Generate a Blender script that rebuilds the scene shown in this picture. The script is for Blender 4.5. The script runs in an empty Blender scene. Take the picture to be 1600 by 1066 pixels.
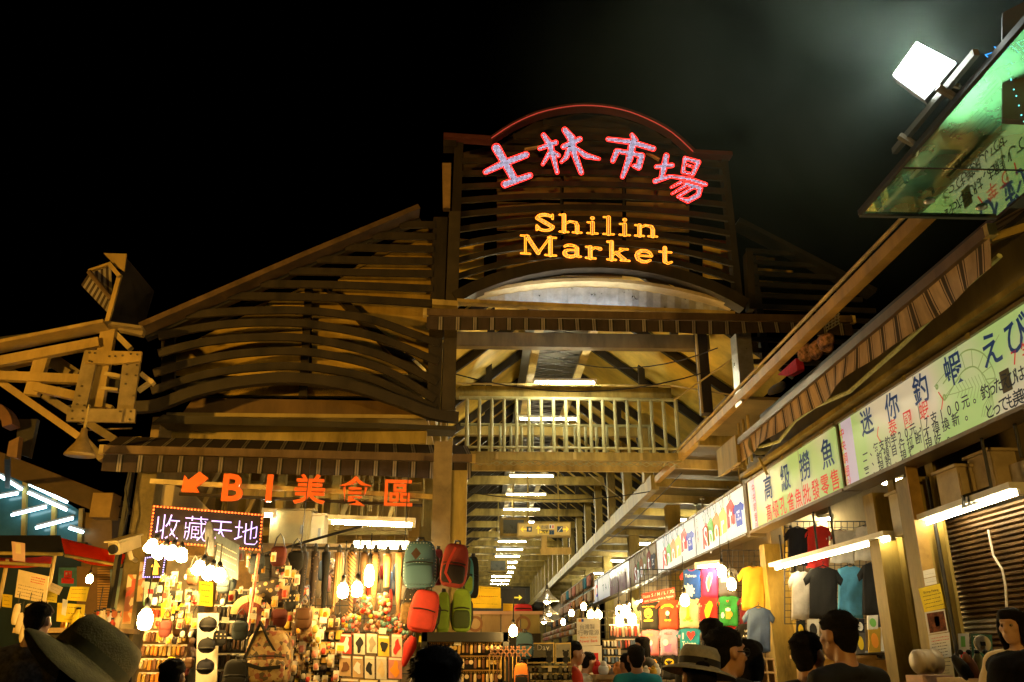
import bpy, bmesh, math, random
import numpy as np
from mathutils import Vector as V, Matrix
R = random.Random(11)
SC = bpy.context.scene
COL = SC.collection

# ------------------------------------------------------------------ camera, sky, exposure
TH, PSI, FPX, CZ = math.radians(20.4), math.radians(2.18), 1329.0, 1.6
FW = V((math.sin(PSI)*math.cos(TH), math.cos(PSI)*math.cos(TH), math.sin(TH)))
RT = V((math.cos(PSI), -math.sin(PSI), 0))
UP = RT.cross(FW)
CAM0 = V((0, 0, CZ))
cd = bpy.data.cameras.new('camera'); cam = bpy.data.objects.new('camera', cd); COL.objects.link(cam)
cd.sensor_fit = 'HORIZONTAL'; cd.sensor_width = 36; cd.lens = FPX/1600*36; cd.clip_end = 500; cd.clip_start = 0.05
cam.matrix_world = Matrix(((RT.x, UP.x, -FW.x, 0), (RT.y, UP.y, -FW.y, 0), (RT.z, UP.z, -FW.z, CZ), (0, 0, 0, 1)))
SC.camera = cam
W_ = bpy.data.worlds.new('World'); SC.world = W_; W_.use_nodes = True
bg = W_.node_tree.nodes['Background']
sky = W_.node_tree.nodes.new('ShaderNodeTexSky'); sky.sky_type = 'NISHITA'; sky.sun_disc = False
sky.sun_elevation = math.radians(-9); sky.sun_rotation = math.radians(150)
W_.node_tree.links.new(sky.outputs[0], bg.inputs[0]); bg.inputs[1].default_value = 0.02   # night
SC.view_settings.view_transform = 'Standard'; SC.view_settings.look = 'None'
SC.view_settings.exposure = 0.1; SC.view_settings.gamma = 1.0; SC.view_settings.use_curve_mapping = False
SC.render.engine = 'CYCLES'
SC.cycles.use_denoising = True
try: SC.cycles.denoiser = 'OPENIMAGEDENOISE'
except Exception: pass
SC.cycles.use_light_tree = True
SC.cycles.max_bounces = 7; SC.cycles.diffuse_bounces = 4; SC.cycles.glossy_bounces = 3; SC.cycles.transmission_bounces = 4
SC.cycles.transparent_max_bounces = 8; SC.cycles.sample_clamp_indirect = 4.0
SC.cycles.caustics_reflective = False; SC.cycles.caustics_refractive = False

# ------------------------------------------------------------------ projection helpers: a pixel of the photograph onto a real plane
def ray(x, y): return FW + RT*((x-800)/FPX) + UP*((533-y)/FPX)
def plane(x0, y0, dx=1.0, dy=0.0):
    n = V((-dy, dx, 0)).normalized(); return (V((x0, y0, 0)), n)          # vertical plane through (x0,y0) along (dx,dy); n points away
def on(pl, x, y, off=0.0):
    r = ray(x, y); p0, n = pl
    return CAM0 + r*(((p0 + n*off - CAM0).dot(n))/r.dot(n))
def onY(x, y, Y): return on((V((0, Y, 0)), V((0, 1, 0))), x, y)
def onX(x, y, X): return on((V((X, 0, 0)), V((1, 0, 0))), x, y)
def onZ(x, y, Z): return on((V((0, 0, Z)), V((0, 0, 1))), x, y)
def mpp(p):                                                              # metres per photograph pixel at point p
    return (p - CAM0).dot(FW)/FPX

# ------------------------------------------------------------------ materials
MATS = {}
def mat(name, col, rough=.6, metal=0., var=.25, scale=6., bump=.0, emis=None, estr=0., spec=.4, alpha=None, trans=0., dirt=None):
    if name in MATS: return MATS[name]
    m = bpy.data.materials.new(name); m.use_nodes = True; nt = m.node_tree; N = nt.nodes; L = nt.links
    b = N['Principled BSDF']; b.inputs['Roughness'].default_value = rough; b.inputs['Metallic'].default_value = metal
    b.inputs['Specular IOR Level'].default_value = spec
    tc = N.new('ShaderNodeTexCoord')
    if var > 0:
        streak = any(w in name for w in ('painted', 'wall', 'deck', 'beam', 'board', 'awning'))
        no = N.new('ShaderNodeTexNoise'); no.inputs['Scale'].default_value = scale; no.inputs['Detail'].default_value = 5; no.inputs['Roughness'].default_value = .65
        mp = N.new('ShaderNodeMapping'); mp.inputs['Scale'].default_value = (1, 1, .3 if streak else 1); L.new(tc.outputs['Object'], mp.inputs[0]); L.new(mp.outputs[0], no.inputs['Vector'])
        cr = N.new('ShaderNodeValToRGB'); cr.color_ramp.elements[0].position = .3; cr.color_ramp.elements[1].position = .72
        d = dirt or tuple(c*(1-var*1.3) for c in col)
        cr.color_ramp.elements[0].color = (*[max(0, c) for c in d], 1); cr.color_ramp.elements[1].color = (*[min(1, c*(1+var*.5)) for c in col], 1)
        L.new(no.outputs['Fac'], cr.inputs[0]); L.new(cr.outputs[0], b.inputs['Base Color'])
        mr = N.new('ShaderNodeMapRange'); mr.inputs[3].default_value = max(.05, rough-.15); mr.inputs[4].default_value = min(1, rough+.15)
        L.new(no.outputs['Fac'], mr.inputs[0]); L.new(mr.outputs[0], b.inputs['Roughness'])
        if bump > 0:
            n2 = N.new('ShaderNodeTexNoise'); n2.inputs['Scale'].default_value = scale*9; n2.inputs['Detail'].default_value = 3
            L.new(tc.outputs['Object'], n2.inputs['Vector'])
            bp = N.new('ShaderNodeBump'); bp.inputs['Strength'].default_value = bump; bp.inputs['Distance'].default_value = .01
            L.new(n2.outputs['Fac'], bp.inputs['Height']); L.new(bp.outputs[0], b.inputs['Normal'])
    else:
        b.inputs['Base Color'].default_value = (*col, 1)
    if emis is not None:
        b.inputs['Emission Color'].default_value = (*emis, 1); b.inputs['Emission Strength'].default_value = estr
    if trans: b.inputs['Transmission Weight'].default_value = trans
    if alpha is not None: b.inputs['Alpha'].default_value = alpha
    MATS[name] = m; return m
def em(name, col, s):
    return mat(name, tuple(min(.8, c) for c in col), .5, 0, 0, emis=col, estr=s)

STEEL = mat('olive painted steel', (.34, .255, .07), .55, .0, .5, 3., .12, spec=.2)
STEELB = mat('beige painted steel', (.50, .38, .14), .55, .0, .45, 3., .12, spec=.2)
BROWN = mat('dark brown painted steel', (.027, .019, .009), .6, 0, .6, 4., .2)
BLACKS = mat('blackened steel', (.02, .018, .015), .5, 0, .3, 5.)
ROOFY = mat('yellow painted deck', (.74, .53, .085), .6, 0, .35, 1.6, .05)
CREAM = mat('cream painted wall', (.55, .44, .24), .7, 0, .3, 2.2, .05)
SILV = mat('silver sheet metal', (.55, .57, .58), .32, .75, .25, 7., .2)
CAN_D = mat('dark striped awning cloth', (.045, .030, .022), .9, 0, .4, 9., .2)
CAN_P = mat('pale awning stripe', (.24, .21, .17), .9, 0, .35, 9., .2)
CAN_K = mat('black awning stripe', (.008, .008, .008), .9, 0, .2, 9.)
CAN_T = mat('tan awning cloth', (.50, .34, .19), .9, 0, .35, 7., .2)
CAN_B = mat('brown awning stripe', (.05, .03, .018), .9, 0, .3, 7., .2)
ROLL = mat('awning roller bar', (.15, .10, .055), .45, .3, .35, 5.)
BLK = mat('black plastic', (.012, .012, .013), .5, 0, .2, 9.)
GREY = mat('grey plastic', (.25, .25, .24), .5, 0, .2, 9.)
WHITE = mat('white enamel', (.75, .74, .70), .45, 0, .12, 6.)
PAPERW = mat('white paper', (.72, .69, .62), .85, 0, .12, 8.)
PAPERY = mat('yellow paper', (.78, .58, .03), .85, 0, .15, 8.)
CABLE = mat('black cable', (.01, .01, .01), .55, 0, 0)
TUBE = em('fluorescent tube', (1., .90, .58), 260.)
TUBEW = em('warm fluorescent tube', (1., .80, .44), 60.)
BULB = em('warm bulb glass', (1., .60, .17), 255.)
INK = mat('black ink', (.012, .012, .015), .8, 0, 0)
INKR = mat('red ink', (.55, .02, .015), .8, 0, 0)

# ------------------------------------------------------------------ mesh builder
class MB:
    def __init__(s): s.v = []; s.f = []; s.m = []; s.mi = 0
    def add(s, vs, fs):
        b = len(s.v); s.v.extend([tuple(p) for p in vs]); s.f.extend([tuple(b+i for i in f) for f in fs]); s.m.extend([s.mi]*len(fs)); return s
    def use(s, i): s.mi = i; return s
    def quad(s, a, b, c, d): return s.add([a, b, c, d], [(0, 1, 2, 3)])
    def prism(s, pts, vec):
        n = len(pts); vec = V(vec); p = [V(q) for q in pts]
        fs = [tuple(range(n))[::-1], tuple(range(n, 2*n))] + [(i, (i+1) % n, n+(i+1) % n, n+i) for i in range(n)]
        return s.add(p+[q+vec for q in p], fs)
    def bar(s, a, b, w, h, up=(0, 0, 1)):
        a, b, up = V(a), V(b), V(up); d = (b-a).normalized()
        x = d.cross(up)
        if x.length < 1e-4: x = d.cross(V((0, 1, 0)))
        x.normalize(); y = x.cross(d)
        c = [(-x*w - y*h)/2, (x*w - y*h)/2, (x*w + y*h)/2, (-x*w + y*h)/2]
        return s.add([a+q for q in c]+[b+q for q in c], [(3, 2, 1, 0), (4, 5, 6, 7), (0, 1, 5, 4), (1, 2, 6, 5), (2, 3, 7, 6), (3, 0, 4, 7)])
    def box(s, c, sx, sy, sz, rz=0.):
        c = V(c); r = Matrix.Rotation(rz, 3, 'Z')
        vs = [c + r @ V((i*sx/2, j*sy/2, k*sz/2)) for k in (-1, 1) for i, j in ((-1, -1), (1, -1), (1, 1), (-1, 1))]
        return s.add(vs, [(3, 2, 1, 0), (4, 5, 6, 7), (0, 1, 5, 4), (1, 2, 6, 5), (2, 3, 7, 6), (3, 0, 4, 7)])
    def chain(s, pts, w, h, up=(0, 0, 1)):                               # one continuous bar along a polyline
        pts = [V(p) for p in pts]; up = V(up); vs = []; n = len(pts)
        for i, p in enumerate(pts):
            d = (pts[min(i+1, n-1)]-pts[max(i-1, 0)]).normalized(); x = d.cross(up)
            if x.length < 1e-4: x = d.cross(V((0, 1, 0)))
            x.normalize(); y = x.cross(d)
            vs += [p+(-x*w-y*h)/2, p+(x*w-y*h)/2, p+(x*w+y*h)/2, p+(-x*w+y*h)/2]
        fs = [(3, 2, 1, 0), tuple(4*(n-1)+k for k in range(4))]
        for i in range(n-1):
            for k in range(4): fs.append((4*i+k, 4*i+(k+1) % 4, 4*i+4+(k+1) % 4, 4*i+4+k))
        return s.add(vs, fs)
    def tube(s, pts, r, seg=8):
        pts = [V(p) for p in pts]; n = len(pts); vs = []; u = None
        for i, p in enumerate(pts):
            d = (pts[min(i+1, n-1)]-pts[max(i-1, 0)]).normalized()
            if u is None: u = d.orthogonal().normalized()
            u = (u - d*u.dot(d)); u = u.normalized() if u.length > 1e-5 else d.orthogonal().normalized()
            w = d.cross(u); rr = r[i] if isinstance(r, (list, tuple)) else r
            vs += [p + (u*math.cos(2*math.pi*k/seg) + w*math.sin(2*math.pi*k/seg))*rr for k in range(seg)]
        fs = [tuple(range(seg))[::-1], tuple((n-1)*seg+k for k in range(seg))]
        for i in range(n-1):
            for k in range(seg): fs.append((i*seg+k, i*seg+(k+1) % seg, (i+1)*seg+(k+1) % seg, (i+1)*seg+k))
        return s.add(vs, fs)
    def lathe(s, prof, o, ax=(0, 0, 1), seg=16):                         # prof: (radius, height) pairs
        o = V(o); ax = V(ax).normalized(); u = ax.orthogonal().normalized(); w = ax.cross(u); vs = []
        for r, h in prof: vs += [o + ax*h + (u*math.cos(2*math.pi*k/seg)+w*math.sin(2*math.pi*k/seg))*r for k in range(seg)]
        fs = []
        for i in range(len(prof)-1):
            for k in range(seg): fs.append((i*seg+k, i*seg+(k+1) % seg, (i+1)*seg+(k+1) % seg, (i+1)*seg+k))
        fs += [tuple(range(seg))[::-1], tuple((len(prof)-1)*seg+k for k in range(seg))]
        return s.add(vs, fs)
    def ell(s, c, rx, ry, rz, su=14, sv=9, M=None):
        c = V(c); vs = [V((0, 0, -1))]
        for j in range(1, sv):
            t = -math.pi/2 + math.pi*j/sv
            vs += [V((math.cos(t)*math.cos(2*math.pi*k/su), math.cos(t)*math.sin(2*math.pi*k/su), math.sin(t))) for k in range(su)]
        vs.append(V((0, 0, 1))); fs = []
        for k in range(su): fs.append((0, 1+(k+1) % su, 1+k))
        for j in range(sv-2):
            for k in range(su): fs.append((1+j*su+k, 1+j*su+(k+1) % su, 1+(j+1)*su+(k+1) % su, 1+(j+1)*su+k))
        for k in range(su): fs.append((len(vs)-1, 1+(sv-2)*su+k, 1+(sv-2)*su+(k+1) % su))
        q = [V((p.x*rx, p.y*ry, p.z*rz)) for p in vs]
        if M is not None: q = [M @ p for p in q]
        return s.add([c+p for p in q], fs)
    def cap(s, a, b, ra, rb, seg=12):
        a, b = V(a), V(b); s.ell(a, ra, ra, ra, seg, 7); s.ell(b, rb, rb, rb, seg, 7); return s.tube([a, b], [ra, rb], seg)
    def build(s, name, m, parent=None, smooth=False, **props):
        me = bpy.data.meshes.new(name); off = V((0, 0, 0)); q = parent
        while q is not None: off += q.location; q = q.parent
        me.from_pydata([(x-off.x, y-off.y, z-off.z) for x, y, z in s.v], [], s.f)
        for mm in (m if isinstance(m, (list, tuple)) else [m]): me.materials.append(mm)
        if len(me.materials) > 1: me.polygons.foreach_set('material_index', s.m)
        if smooth: me.polygons.foreach_set('use_smooth', [True]*len(me.polygons))
        me.update()
        o = bpy.data.objects.new(name, me); COL.objects.link(o)
        if parent is not None: o.parent = parent
        for k, v in props.items(): o[k] = v
        return o

def thing(name, label, cat, loc, group=None):
    o = bpy.data.objects.new(name, None); COL.objects.link(o); o.location = V(loc); o.empty_display_size = .1
    o['label'] = label; o['category'] = cat
    if group: o['group'] = group
    return o
def tag(o, label, cat, group=None):
    o['label'] = label; o['category'] = cat
    if group: o['group'] = group
    return o
def struct(o, kind='structure'): o['kind'] = kind; return o
def centred(o):                                                          # move a single-mesh thing's origin to the bottom centre of its mesh
    vs = o.data.vertices; n = len(vs)
    c = V((sum(v.co.x for v in vs)/n, sum(v.co.y for v in vs)/n, min(v.co.z for v in vs)))
    o.data.transform(Matrix.Translation(-c)); o.location = o.location + c; return o
KIDS = {}
def dup(root, loc, label=None, rz=None, scale=None):
    r = root.copy(); COL.objects.link(r); r.location = V(loc)
    if rz is not None: r.rotation_euler = (0, 0, rz)
    if scale is not None: r.scale = (scale, scale, scale) if not isinstance(scale, tuple) else scale
    if label: r['label'] = label
    for ch in list(root.children):
        c = ch.copy(); COL.objects.link(c); c.parent = r
        for g in list(ch.children):
            d = g.copy(); COL.objects.link(d); d.parent = c
    return r

# ------------------------------------------------------------------ lettering: flat glyph outlines from the built-in text object
TMPS = bpy.data.scenes.new('workshop')                                   # scratch scene: glyph outlines and remeshed bodies are made there, then it is removed
def fresh(o):
    TMPS.view_layers[0].update(); return bpy.data.meshes.new_from_object(o.evaluated_get(TMPS.view_layers[0].depsgraph))
_TC = bpy.data.curves.new('glyph', 'FONT'); _TO = bpy.data.objects.new('glyph', _TC); TMPS.collection.objects.link(_TO); _GL = {}
def glyph(ch, bold=0.):
    k = (ch, bold)
    if k not in _GL:
        _TC.body = ch; _TC.offset = bold; _TC.resolution_u = 3
        me = fresh(_TO)
        vs = [(v.co.x, v.co.y) for v in me.vertices]; fs = [tuple(p.vertices) for p in me.polygons]
        bpy.data.meshes.remove(me)
        x0, x1 = (min(v[0] for v in vs), max(v[0] for v in vs)) if vs else (0, .3)
        _GL[k] = (vs, fs, x0, x1)
    return _GL[k]
def put_glyph(mb, ch, c, r, u, h, bold=0., wscale=1., lift=0., thick=0.):   # glyph centred on c (full-height box for CJK)
    vs, fs, x0, x1 = glyph(ch, bold); c, r, u = V(c), V(r), V(u); n = r.cross(u)
    cx = (x0+x1)/2; P = [c + r*((x-cx)*h*wscale) + u*((y-.40)*h) + n*lift for x, y in vs]
    mb.add(P, fs)
    if thick:
        b = len(P); edges = {}
        for f in fs:
            for i in range(len(f)):
                e = (f[i], f[(i+1) % len(f)]); edges[e] = edges.get(e, 0)+1
        side = [(e[1], e[0], e[0]+b, e[1]+b) for e in edges if (e[1], e[0]) not in edges]
        mb.add(P+[p-n*thick for p in P], side)
def word(mb, s, c, r, u, h, bold=0., gap=.08, lift=0., wscale=1., align=0):   # proportional setting, centred on c
    gs = [glyph(ch, bold) if ch != ' ' else None for ch in s]
    ws = [.28 if g is None else g[3]-g[2] for g in gs]; tot = (sum(ws)+gap*(len(s)-1))*h*wscale
    c, r = V(c), V(r).normalized(); x = -tot/2 if align == 0 else 0
    for ch, w in zip(s, ws):
        if ch != ' ': put_glyph(mb, ch, c + r*(x+w*h*wscale/2), r, u, h, bold, wscale, lift)
        x += (w+gap)*h*wscale
def row(mb, s, a, b, r, u, h, bold=0., lift=.004, wscale=1.):             # characters evenly spaced from centre a to centre b
    a, b = V(a), V(b); n = max(1, len(s)-1)
    for i, ch in enumerate(s):
        if ch != ' ': put_glyph(mb, ch, a.lerp(b, i/n), r, u, h, bold, wscale, lift)
# ================================================================== SETTING
g = MB(); g.add([(-90, -40, 0), (90, -40, 0), (90, 160, 0), (-90, 160, 0)], [(0, 1, 2, 3)])
struct(g.build('ground', mat('asphalt', (.05, .05, .048), .85, 0, .4, 1.5, .4)))
g = MB(); g.box((1.6, 45, .024), 12, 70, .04)
struct(g.build('market_floor', mat('grey floor tiles', (.30, .28, .24), .35, 0, .3, 1.2)))

PW = plane(-4.2, 10.3, 1, .13)        # louvre screen of the west gable
PLA = plane(-4.4, 9.72, 1, .12)       # front edge of the west awning
PM = plane(1.6, 11.05, 1, .05)        # sign screen over the entrance
PUA = plane(1.6, 10.35, 1, .03)       # front edge of the upper awning
def zm(pl, x0, y0, sc, off=0.):
    return lambda zx, zy, o=off: on(pl, x0+zx*sc, y0+zy*sc, o)

hall = thing('market_hall', 'long steel market hall with yellow roof and louvred gables behind the awnings', 'market hall', (1.6, 11, 0))
nW = PW[1]; nM = PM[1]
# ---- west gable: screen of slats in front of a yellow panelled gable
zw = zm(PW, 200, 330, .366)
screen = MB()
gable_posts = MB()
p = [zw(1305, 25), zw(1365, 25), zw(1330, 885), zw(1275, 885)]
MB().prism(p, nW*.12).build('post', BROWN, hall)
MB().prism([zw(1372, 0), zw(1420, 0), zw(1395, 850), zw(1338, 850)], nW*.14).build('post', mat('brown edge post', (.05, .038, .02), .55, 0, .35, 4.), hall)
sl = [[(1160, 58), (1310, 60)], [(1045, 104), (1310, 110)], [(928, 155), (1305, 163)], [(806, 207), (1300, 215)], [(688, 257), (1300, 268)],
      [(567, 312), (900, 316), (1300, 332)], [(430, 363), (850, 370), (1295, 395)],
      [(248, 445), (480, 428), (750, 425), (1000, 455), (1150, 500), (1330, 568)],
      [(130, 535), (300, 500), (500, 478), (750, 480), (1000, 522), (1150, 570), (1325, 645)],
      [(130, 608), (300, 565), (500, 542), (750, 542), (1000, 592), (1150, 645), (1320, 732)],
      [(110, 692), (300, 640), (500, 607), (750, 600), (1000, 645), (1150, 705), (1310, 805)],
      [(100, 768), (300, 706), (500, 672), (750, 664), (1000, 705), (1150, 765), (1310, 845)]]
def spline(pts, n=4):
    P = [V((*q, 0)) for q in pts]
    if len(P) < 3: return pts
    out = []
    for i in range(len(P)-1):
        a, b, c, d = P[max(i-1, 0)], P[i], P[i+1], P[min(i+2, len(P)-1)]
        for k in range(n):
            t = k/n; q = .5*((2*b)+(-a+c)*t+(2*a-5*b+4*c-d)*t*t+(-a+3*b-3*c+d)*t**3); out.append((q.x, q.y))
    out.append((P[-1].x, P[-1].y)); return out
scr = MB().prism([zw(100, 905), zw(150, 868), zw(1400, 918), zw(1400, 935)], nW*.35).build('ledge', mat('olive ledge', (.04, .033, .017), .5, 0, .3, 4.), hall)
for s in sl:
    MB().chain([zw(*q, .0) for q in spline(s)], .045, .102).build('slat', BROWN, hall)
MB().chain([zw(*q, -.06) for q in spline([(20, 840), (130, 828), (300, 768), (500, 728), (720, 716), (950, 748), (1150, 812), (1300, 868), (1410, 882)])], .12, .135).build('arch_beam', mat('arch beam paint', (.03, .022, .012), .5, 0, .4, 4.), hall)
MB().chain([zw(60, 505, -.1), zw(750, 205, -.1), zw(1240, 0, -.1)], .3, .07).build('roof_edge', mat('weathered roof edge', (.13, .08, .035), .55, .2, .4, 5.), hall)
MB().chain([zw(70, 530, .1), zw(750, 232, .1), zw(1240, 30, .1)], .12, .16).build('rafter', BLACKS, hall)
GABLE = mat('gable deck', (.46, .30, .04), .65, 0, .5, 1.8, .1)
# yellow gable panels behind, separated by dark bars
PWB = (PW[0]+nW*.62, nW)
zb = zm(PWB, 200, 330, .366)
for k, q in enumerate([[(205, 700), (205, 590), (430, 480), (590, 400), (752, 400), (752, 705)], [(785, 705), (785, 395), (900, 395), (1120, 560), (1270, 690)],
                       [(585, 395), (760, 320), (760, 395)], [(785, 390), (785, 310), (850, 350), (900, 390)],
                       [(870, 340), (900, 290), (1300, 90), (1300, 700), (1240, 640)], [(905, 280), (1180, 100), (1310, 60), (1310, 85)]]):
    MB().prism([zb(*c) for c in q], nW*.03).build('gable_panel', GABLE, hall)
for q in [[(760, 320), (790, 320), (765, 800), (730, 800)], [(520, 400), (600, 400), (330, 500), (150, 560), (170, 500)], [(840, 335), (930, 385), (1255, 690), (1200, 700)], [(150, 550), (205, 540), (205, 760), (150, 760)]]:
    MB().prism([zb(*c) for c in q], nW*-.12).build('gable_brace', BROWN, hall)
MB().prism([zb(250, 750), (zb(560, 735)), zb(950, 755), zb(1060, 790), zb(420, 785)], nW*.03).build('gable_panel', GABLE, hall)
MB().prism([zb(200, 720), zb(760, 690), zb(1290, 700), zb(1290, 790), zb(200, 790)], nW*.08).build('lintel', BLACKS, hall)
MB().prism([zb(220, 880), zb(280, 797), zb(1180, 812), zb(1290, 890)], nW*.06).build('fascia_board', mat('brown fascia board', (.16, .095, .035), .6, 0, .35, 3.), hall)
# ---- sign screen over the entrance
zs = zm(PM, 660, 150, .3375)
MB().prism([zs(150, 205), zs(190, 212), zs(163, 945), zs(118, 940)], nM*.16).build('post', BROWN, hall)
MB().prism([zs(1383, 270), zs(1412, 270), zs(1487, 960), zs(1455, 960)], nM*.16).build('post', BROWN, hall)
MB().prism([zs(92, 310), zs(133, 310), zs(128, 520), zs(96, 520)], nM*.1).build('post', mat('lit side post', (.30, .19, .07), .5, 0, .3, 4.), hall)  # warm light on this narrow post is put into its colour
MB().prism([zs(1500, 720), zs(1530, 720), zs(1545, 985), zs(1515, 985)], nM*.16).build('post', BROWN, hall)
nsl = 13
for k in range(nsl):
    t = k/(nsl-1); yc = 130+t*645; sag = 4+135*t**2.2
    x0, x1 = (190-28*t, 1385+75*t) if k > 2 else ((330, 1260) if k == 2 else ((420, 1150) if k == 1 else (560, 960)))
    if k == 0: yc = 120
    q = []
    for i in range(13):
        u = i/12; x = x0+(x1-x0)*u; w = (2*u-1)
        q.append(zs(x, yc + 24*u*(1-t*.2) + sag*w*w, .02))
    MB().chain(q, .045, .085).build('slat', BROWN, hall)
PMB = (PM[0]+nM*.6, nM); zsb = zm(PMB, 660, 150, .3375)
for a, b in ((345, 640), (655, 925), (945, 1235)):
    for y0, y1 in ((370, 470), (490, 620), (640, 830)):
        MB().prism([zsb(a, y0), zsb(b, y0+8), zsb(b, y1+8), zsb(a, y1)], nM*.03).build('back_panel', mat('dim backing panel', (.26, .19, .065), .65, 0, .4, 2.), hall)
for a, b in ((170, 285), (1300, 1420)):
    MB().prism([zsb(a, 660), zsb(b, 670), zsb(b, 850), zsb(a, 840)], nM*.03).build('back_panel', ROOFY, hall)
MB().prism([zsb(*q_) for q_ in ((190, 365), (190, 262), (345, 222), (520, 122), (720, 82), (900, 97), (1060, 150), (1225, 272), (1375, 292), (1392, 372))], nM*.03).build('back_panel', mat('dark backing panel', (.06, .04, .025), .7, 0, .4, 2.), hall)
q = [(150, 960)]+[(150+1340*u, 945-175*(1-(2*u-1)**2)**.92+30*u) for u in [i/16 for i in range(17)]]
MB().chain([zs(*c, -.08) for c in q[1:]], .22, .17).build('arch_beam', BROWN, hall)
arcq = [(250+1180*u, 945-85*(1-(2*u-1)**2)+52*u) for u in [i/18 for i in range(19)]]
vb = MB(); top = [zs(x, y, .12) for x, y in arcq]
pan = top + [zs(1435, 1003, .12), zs(240, 948, .12)]
# silver lens-shaped sheet built as ridged strips
for i in range(18):
    x0_, x1_ = arcq[i][0], arcq[i+1][0]
    a, b = zs(*arcq[i], .12), zs(*arcq[i+1], .12)
    c, d = zs(x1_, 950+46*(x1_-250)/1180, .12), zs(x0_, 950+46*(x0_-250)/1180, .12)
    o = nM*(.02*(i % 2))
    vb.add([a+o*0, b, c, d, (a+b)/2+nM*.02, (c+d)/2+nM*.02], [(0, 4, 5, 3), (4, 1, 2, 5)])
vb.build('silver_fascia', SILV, hall)
MB().chain([zs(x, y-14, .1) for x, y in arcq], .3, .05).build('canopy_rib', mat('pale canopy rib', (.45, .36, .18), .5, 0, .3, 4.), hall)
# narrow strip light lying in the gutter below the silver fascia
fx = MB().tube([zs(420, 962, -.16), zs(1000, 985, -.16)], .02).build('strip_light', em('gutter strip light', (.95, .97, 1.), 60.), hall)
MB().chain([zs(160, 955, -.2), zs(1440, 1012, -.2)], .14, .05).build('gutter', STEELB, hall)
MB().prism([zs(45, 940, -.3), zs(165, 948, -.3), zs(165, 972, -.3), zs(45, 965, -.3)], nM*.3).build('gutter_end', STEELB, hall)
# ---- east gable far right, dim
PE = plane(4.6, 11.9, 1, .05); ze = zm(PE, 1100, 360, .2626)
for k in range(11):
    y = 120+k*66
    MB().bar(ze(250, y), ze(620+k*80, y+30), .05, .07).build('slat', BLACKS, hall)
for k in range(6):
    y = 152+k*72
    xr = 420+k*110
    MB().prism([ze(310+k*8, y, .5), ze(min(xr, 760), y+5+.02*xr, .5), ze(min(xr, 760), y+42, .5), ze(310+k*8, y+28, .5)], PE[1]*.03).build('gable_panel', ROOFY, hall)
MB().prism([ze(275, 150), ze(310, 150), ze(395, 780), ze(350, 780)], PE[1]*.1).build('post', BLACKS, hall)
MB().chain([ze(190, -40), ze(1000, 380)], .3, .08).build('roof_edge', BLACKS, hall)

# ---- entrance bay: posts and far hall
pst = MB().prism([on(PM, 700, 505), on(PM, 713, 505), on(PM, 712, 640), on(PM, 688, 640)], nM*.3).build('post', BROWN, hall)
cs = MB(); cs.prism([on(PM, 1150, 520), on(PM, 1173, 520), on(PM, 1181, 605), on(PM, 1159, 630)], nM*.25); cs.build('column', SILV, hall)
# gabled roof of the nave: ridge above x=1.55
XL, XR, RX, ZE, ZR = -.75, 4.2, 1.6, 6.3, 8.1
for k in range(24):
    y0 = 12.2+k*2.0; y1 = y0+1.9
    for xe in (XL-.6, XR+.6):
        ze_ = ZE-.55; a = (xe, y0, ze_); b = (RX, y0, ZR); c = (RX, y1, ZR); d = (xe, y1, ze_)
        MB().prism([a, b, c, d], (0, 0, .05)).build('roof_panel', ROOFY, hall)
        if k < 14:
            for dy in (0.,) + ((.98,) if k > 2 else ()):
                MB().bar((xe, y0+dy, ze_-.10), (RX, y0+dy, ZR-.10), .09, .15).build('rafter', BROWN, hall)
for k in range(18):
    y = 12.9+k*2.9
    MB().bar((XL+.1, y, 6.40), (XR-.5, y, 6.40), .16, .24).build('tie_beam', STEEL if k else mat('darker tie beam', (.2, .15, .06), .55, 0, .4, 3.), hall)  # first beam has a darker colour than the rest
    if k < 8:
        for x in (.15, 3.15): MB().bar((x, y+.02, 6.54), (x, y+.02, 7.1), .12, .12).build('king_post', BROWN, hall)
for x in (.95, 1.85):
    MB().bar((x, 12.2, 6.68), (x, 62, 6.68), .14, .06).build('light_rail', STEELB, hall)
# mesh catwalk above the lights
md = MB()
for k in range(60): md.bar((.95, 12.3+k*.35, 6.95), (1.85, 12.65+k*.35, 6.95), .015, .015); md.bar((1.85, 12.3+k*.35, 6.95), (.95, 12.65+k*.35, 6.95), .015, .015)
struct(md.build('catwalk_mesh', BLACKS, hall), 'stuff')
MB().prism([(.8, 12.2, 7.2), (2.0, 12.2, 7.2), (2.0, 62, 7.2), (.8, 62, 7.2)], (0, 0, .03)).build('catwalk_deck', mat('grey deck underside', (.16, .15, .12), .6, .2, .3, 2.), hall)
# longitudinal east beam (channel) at first-floor level and the clerestory posts standing on it
ch = MB(); XB = 3.6
ch.bar((XB, 4.6, 5.0), (XB, 17.2, 5.0), .05, .12); ch.bar((XB+.05, 4.6, 5.05), (XB+.05, 17.2, 5.05), .06, .02); ch.bar((XB+.05, 4.6, 4.95), (XB+.05, 17.2, 4.95), .06, .02)
ch.build('channel_beam', mat('yellow channel beam', (.46, .28, .05), .5, 0, .4, 3., .1), hall)
MB().tube([(XB-.02, 4.6, 5.12), (XB-.02, 17, 5.12)], .02).build('gutter_pipe', STEELB, hall)
MB().bar((XB, 17.3, 4.98), (XB, 66, 4.98), .16, .3).build('channel_beam', STEEL, hall)
for k in range(17):
    y = 18.+k*2.6
    MB().bar((XB, y, 5.1), (XB, y, 6.6), .2, .26).build('clerestory_post', STEEL, hall)
    if k % 2 == 0: MB().bar((4.4, y+1.4, 0), (4.4, y+1.4, 4.85), .3, .3, up=(0, 1, 0)).build('column', STEEL, hall)
    if k < 9:
        MB().bar((XB, y+.1, 5.2), (XB, y+1.1, 6.5), .05, .07).build('brace', BLACKS, hall)
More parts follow.
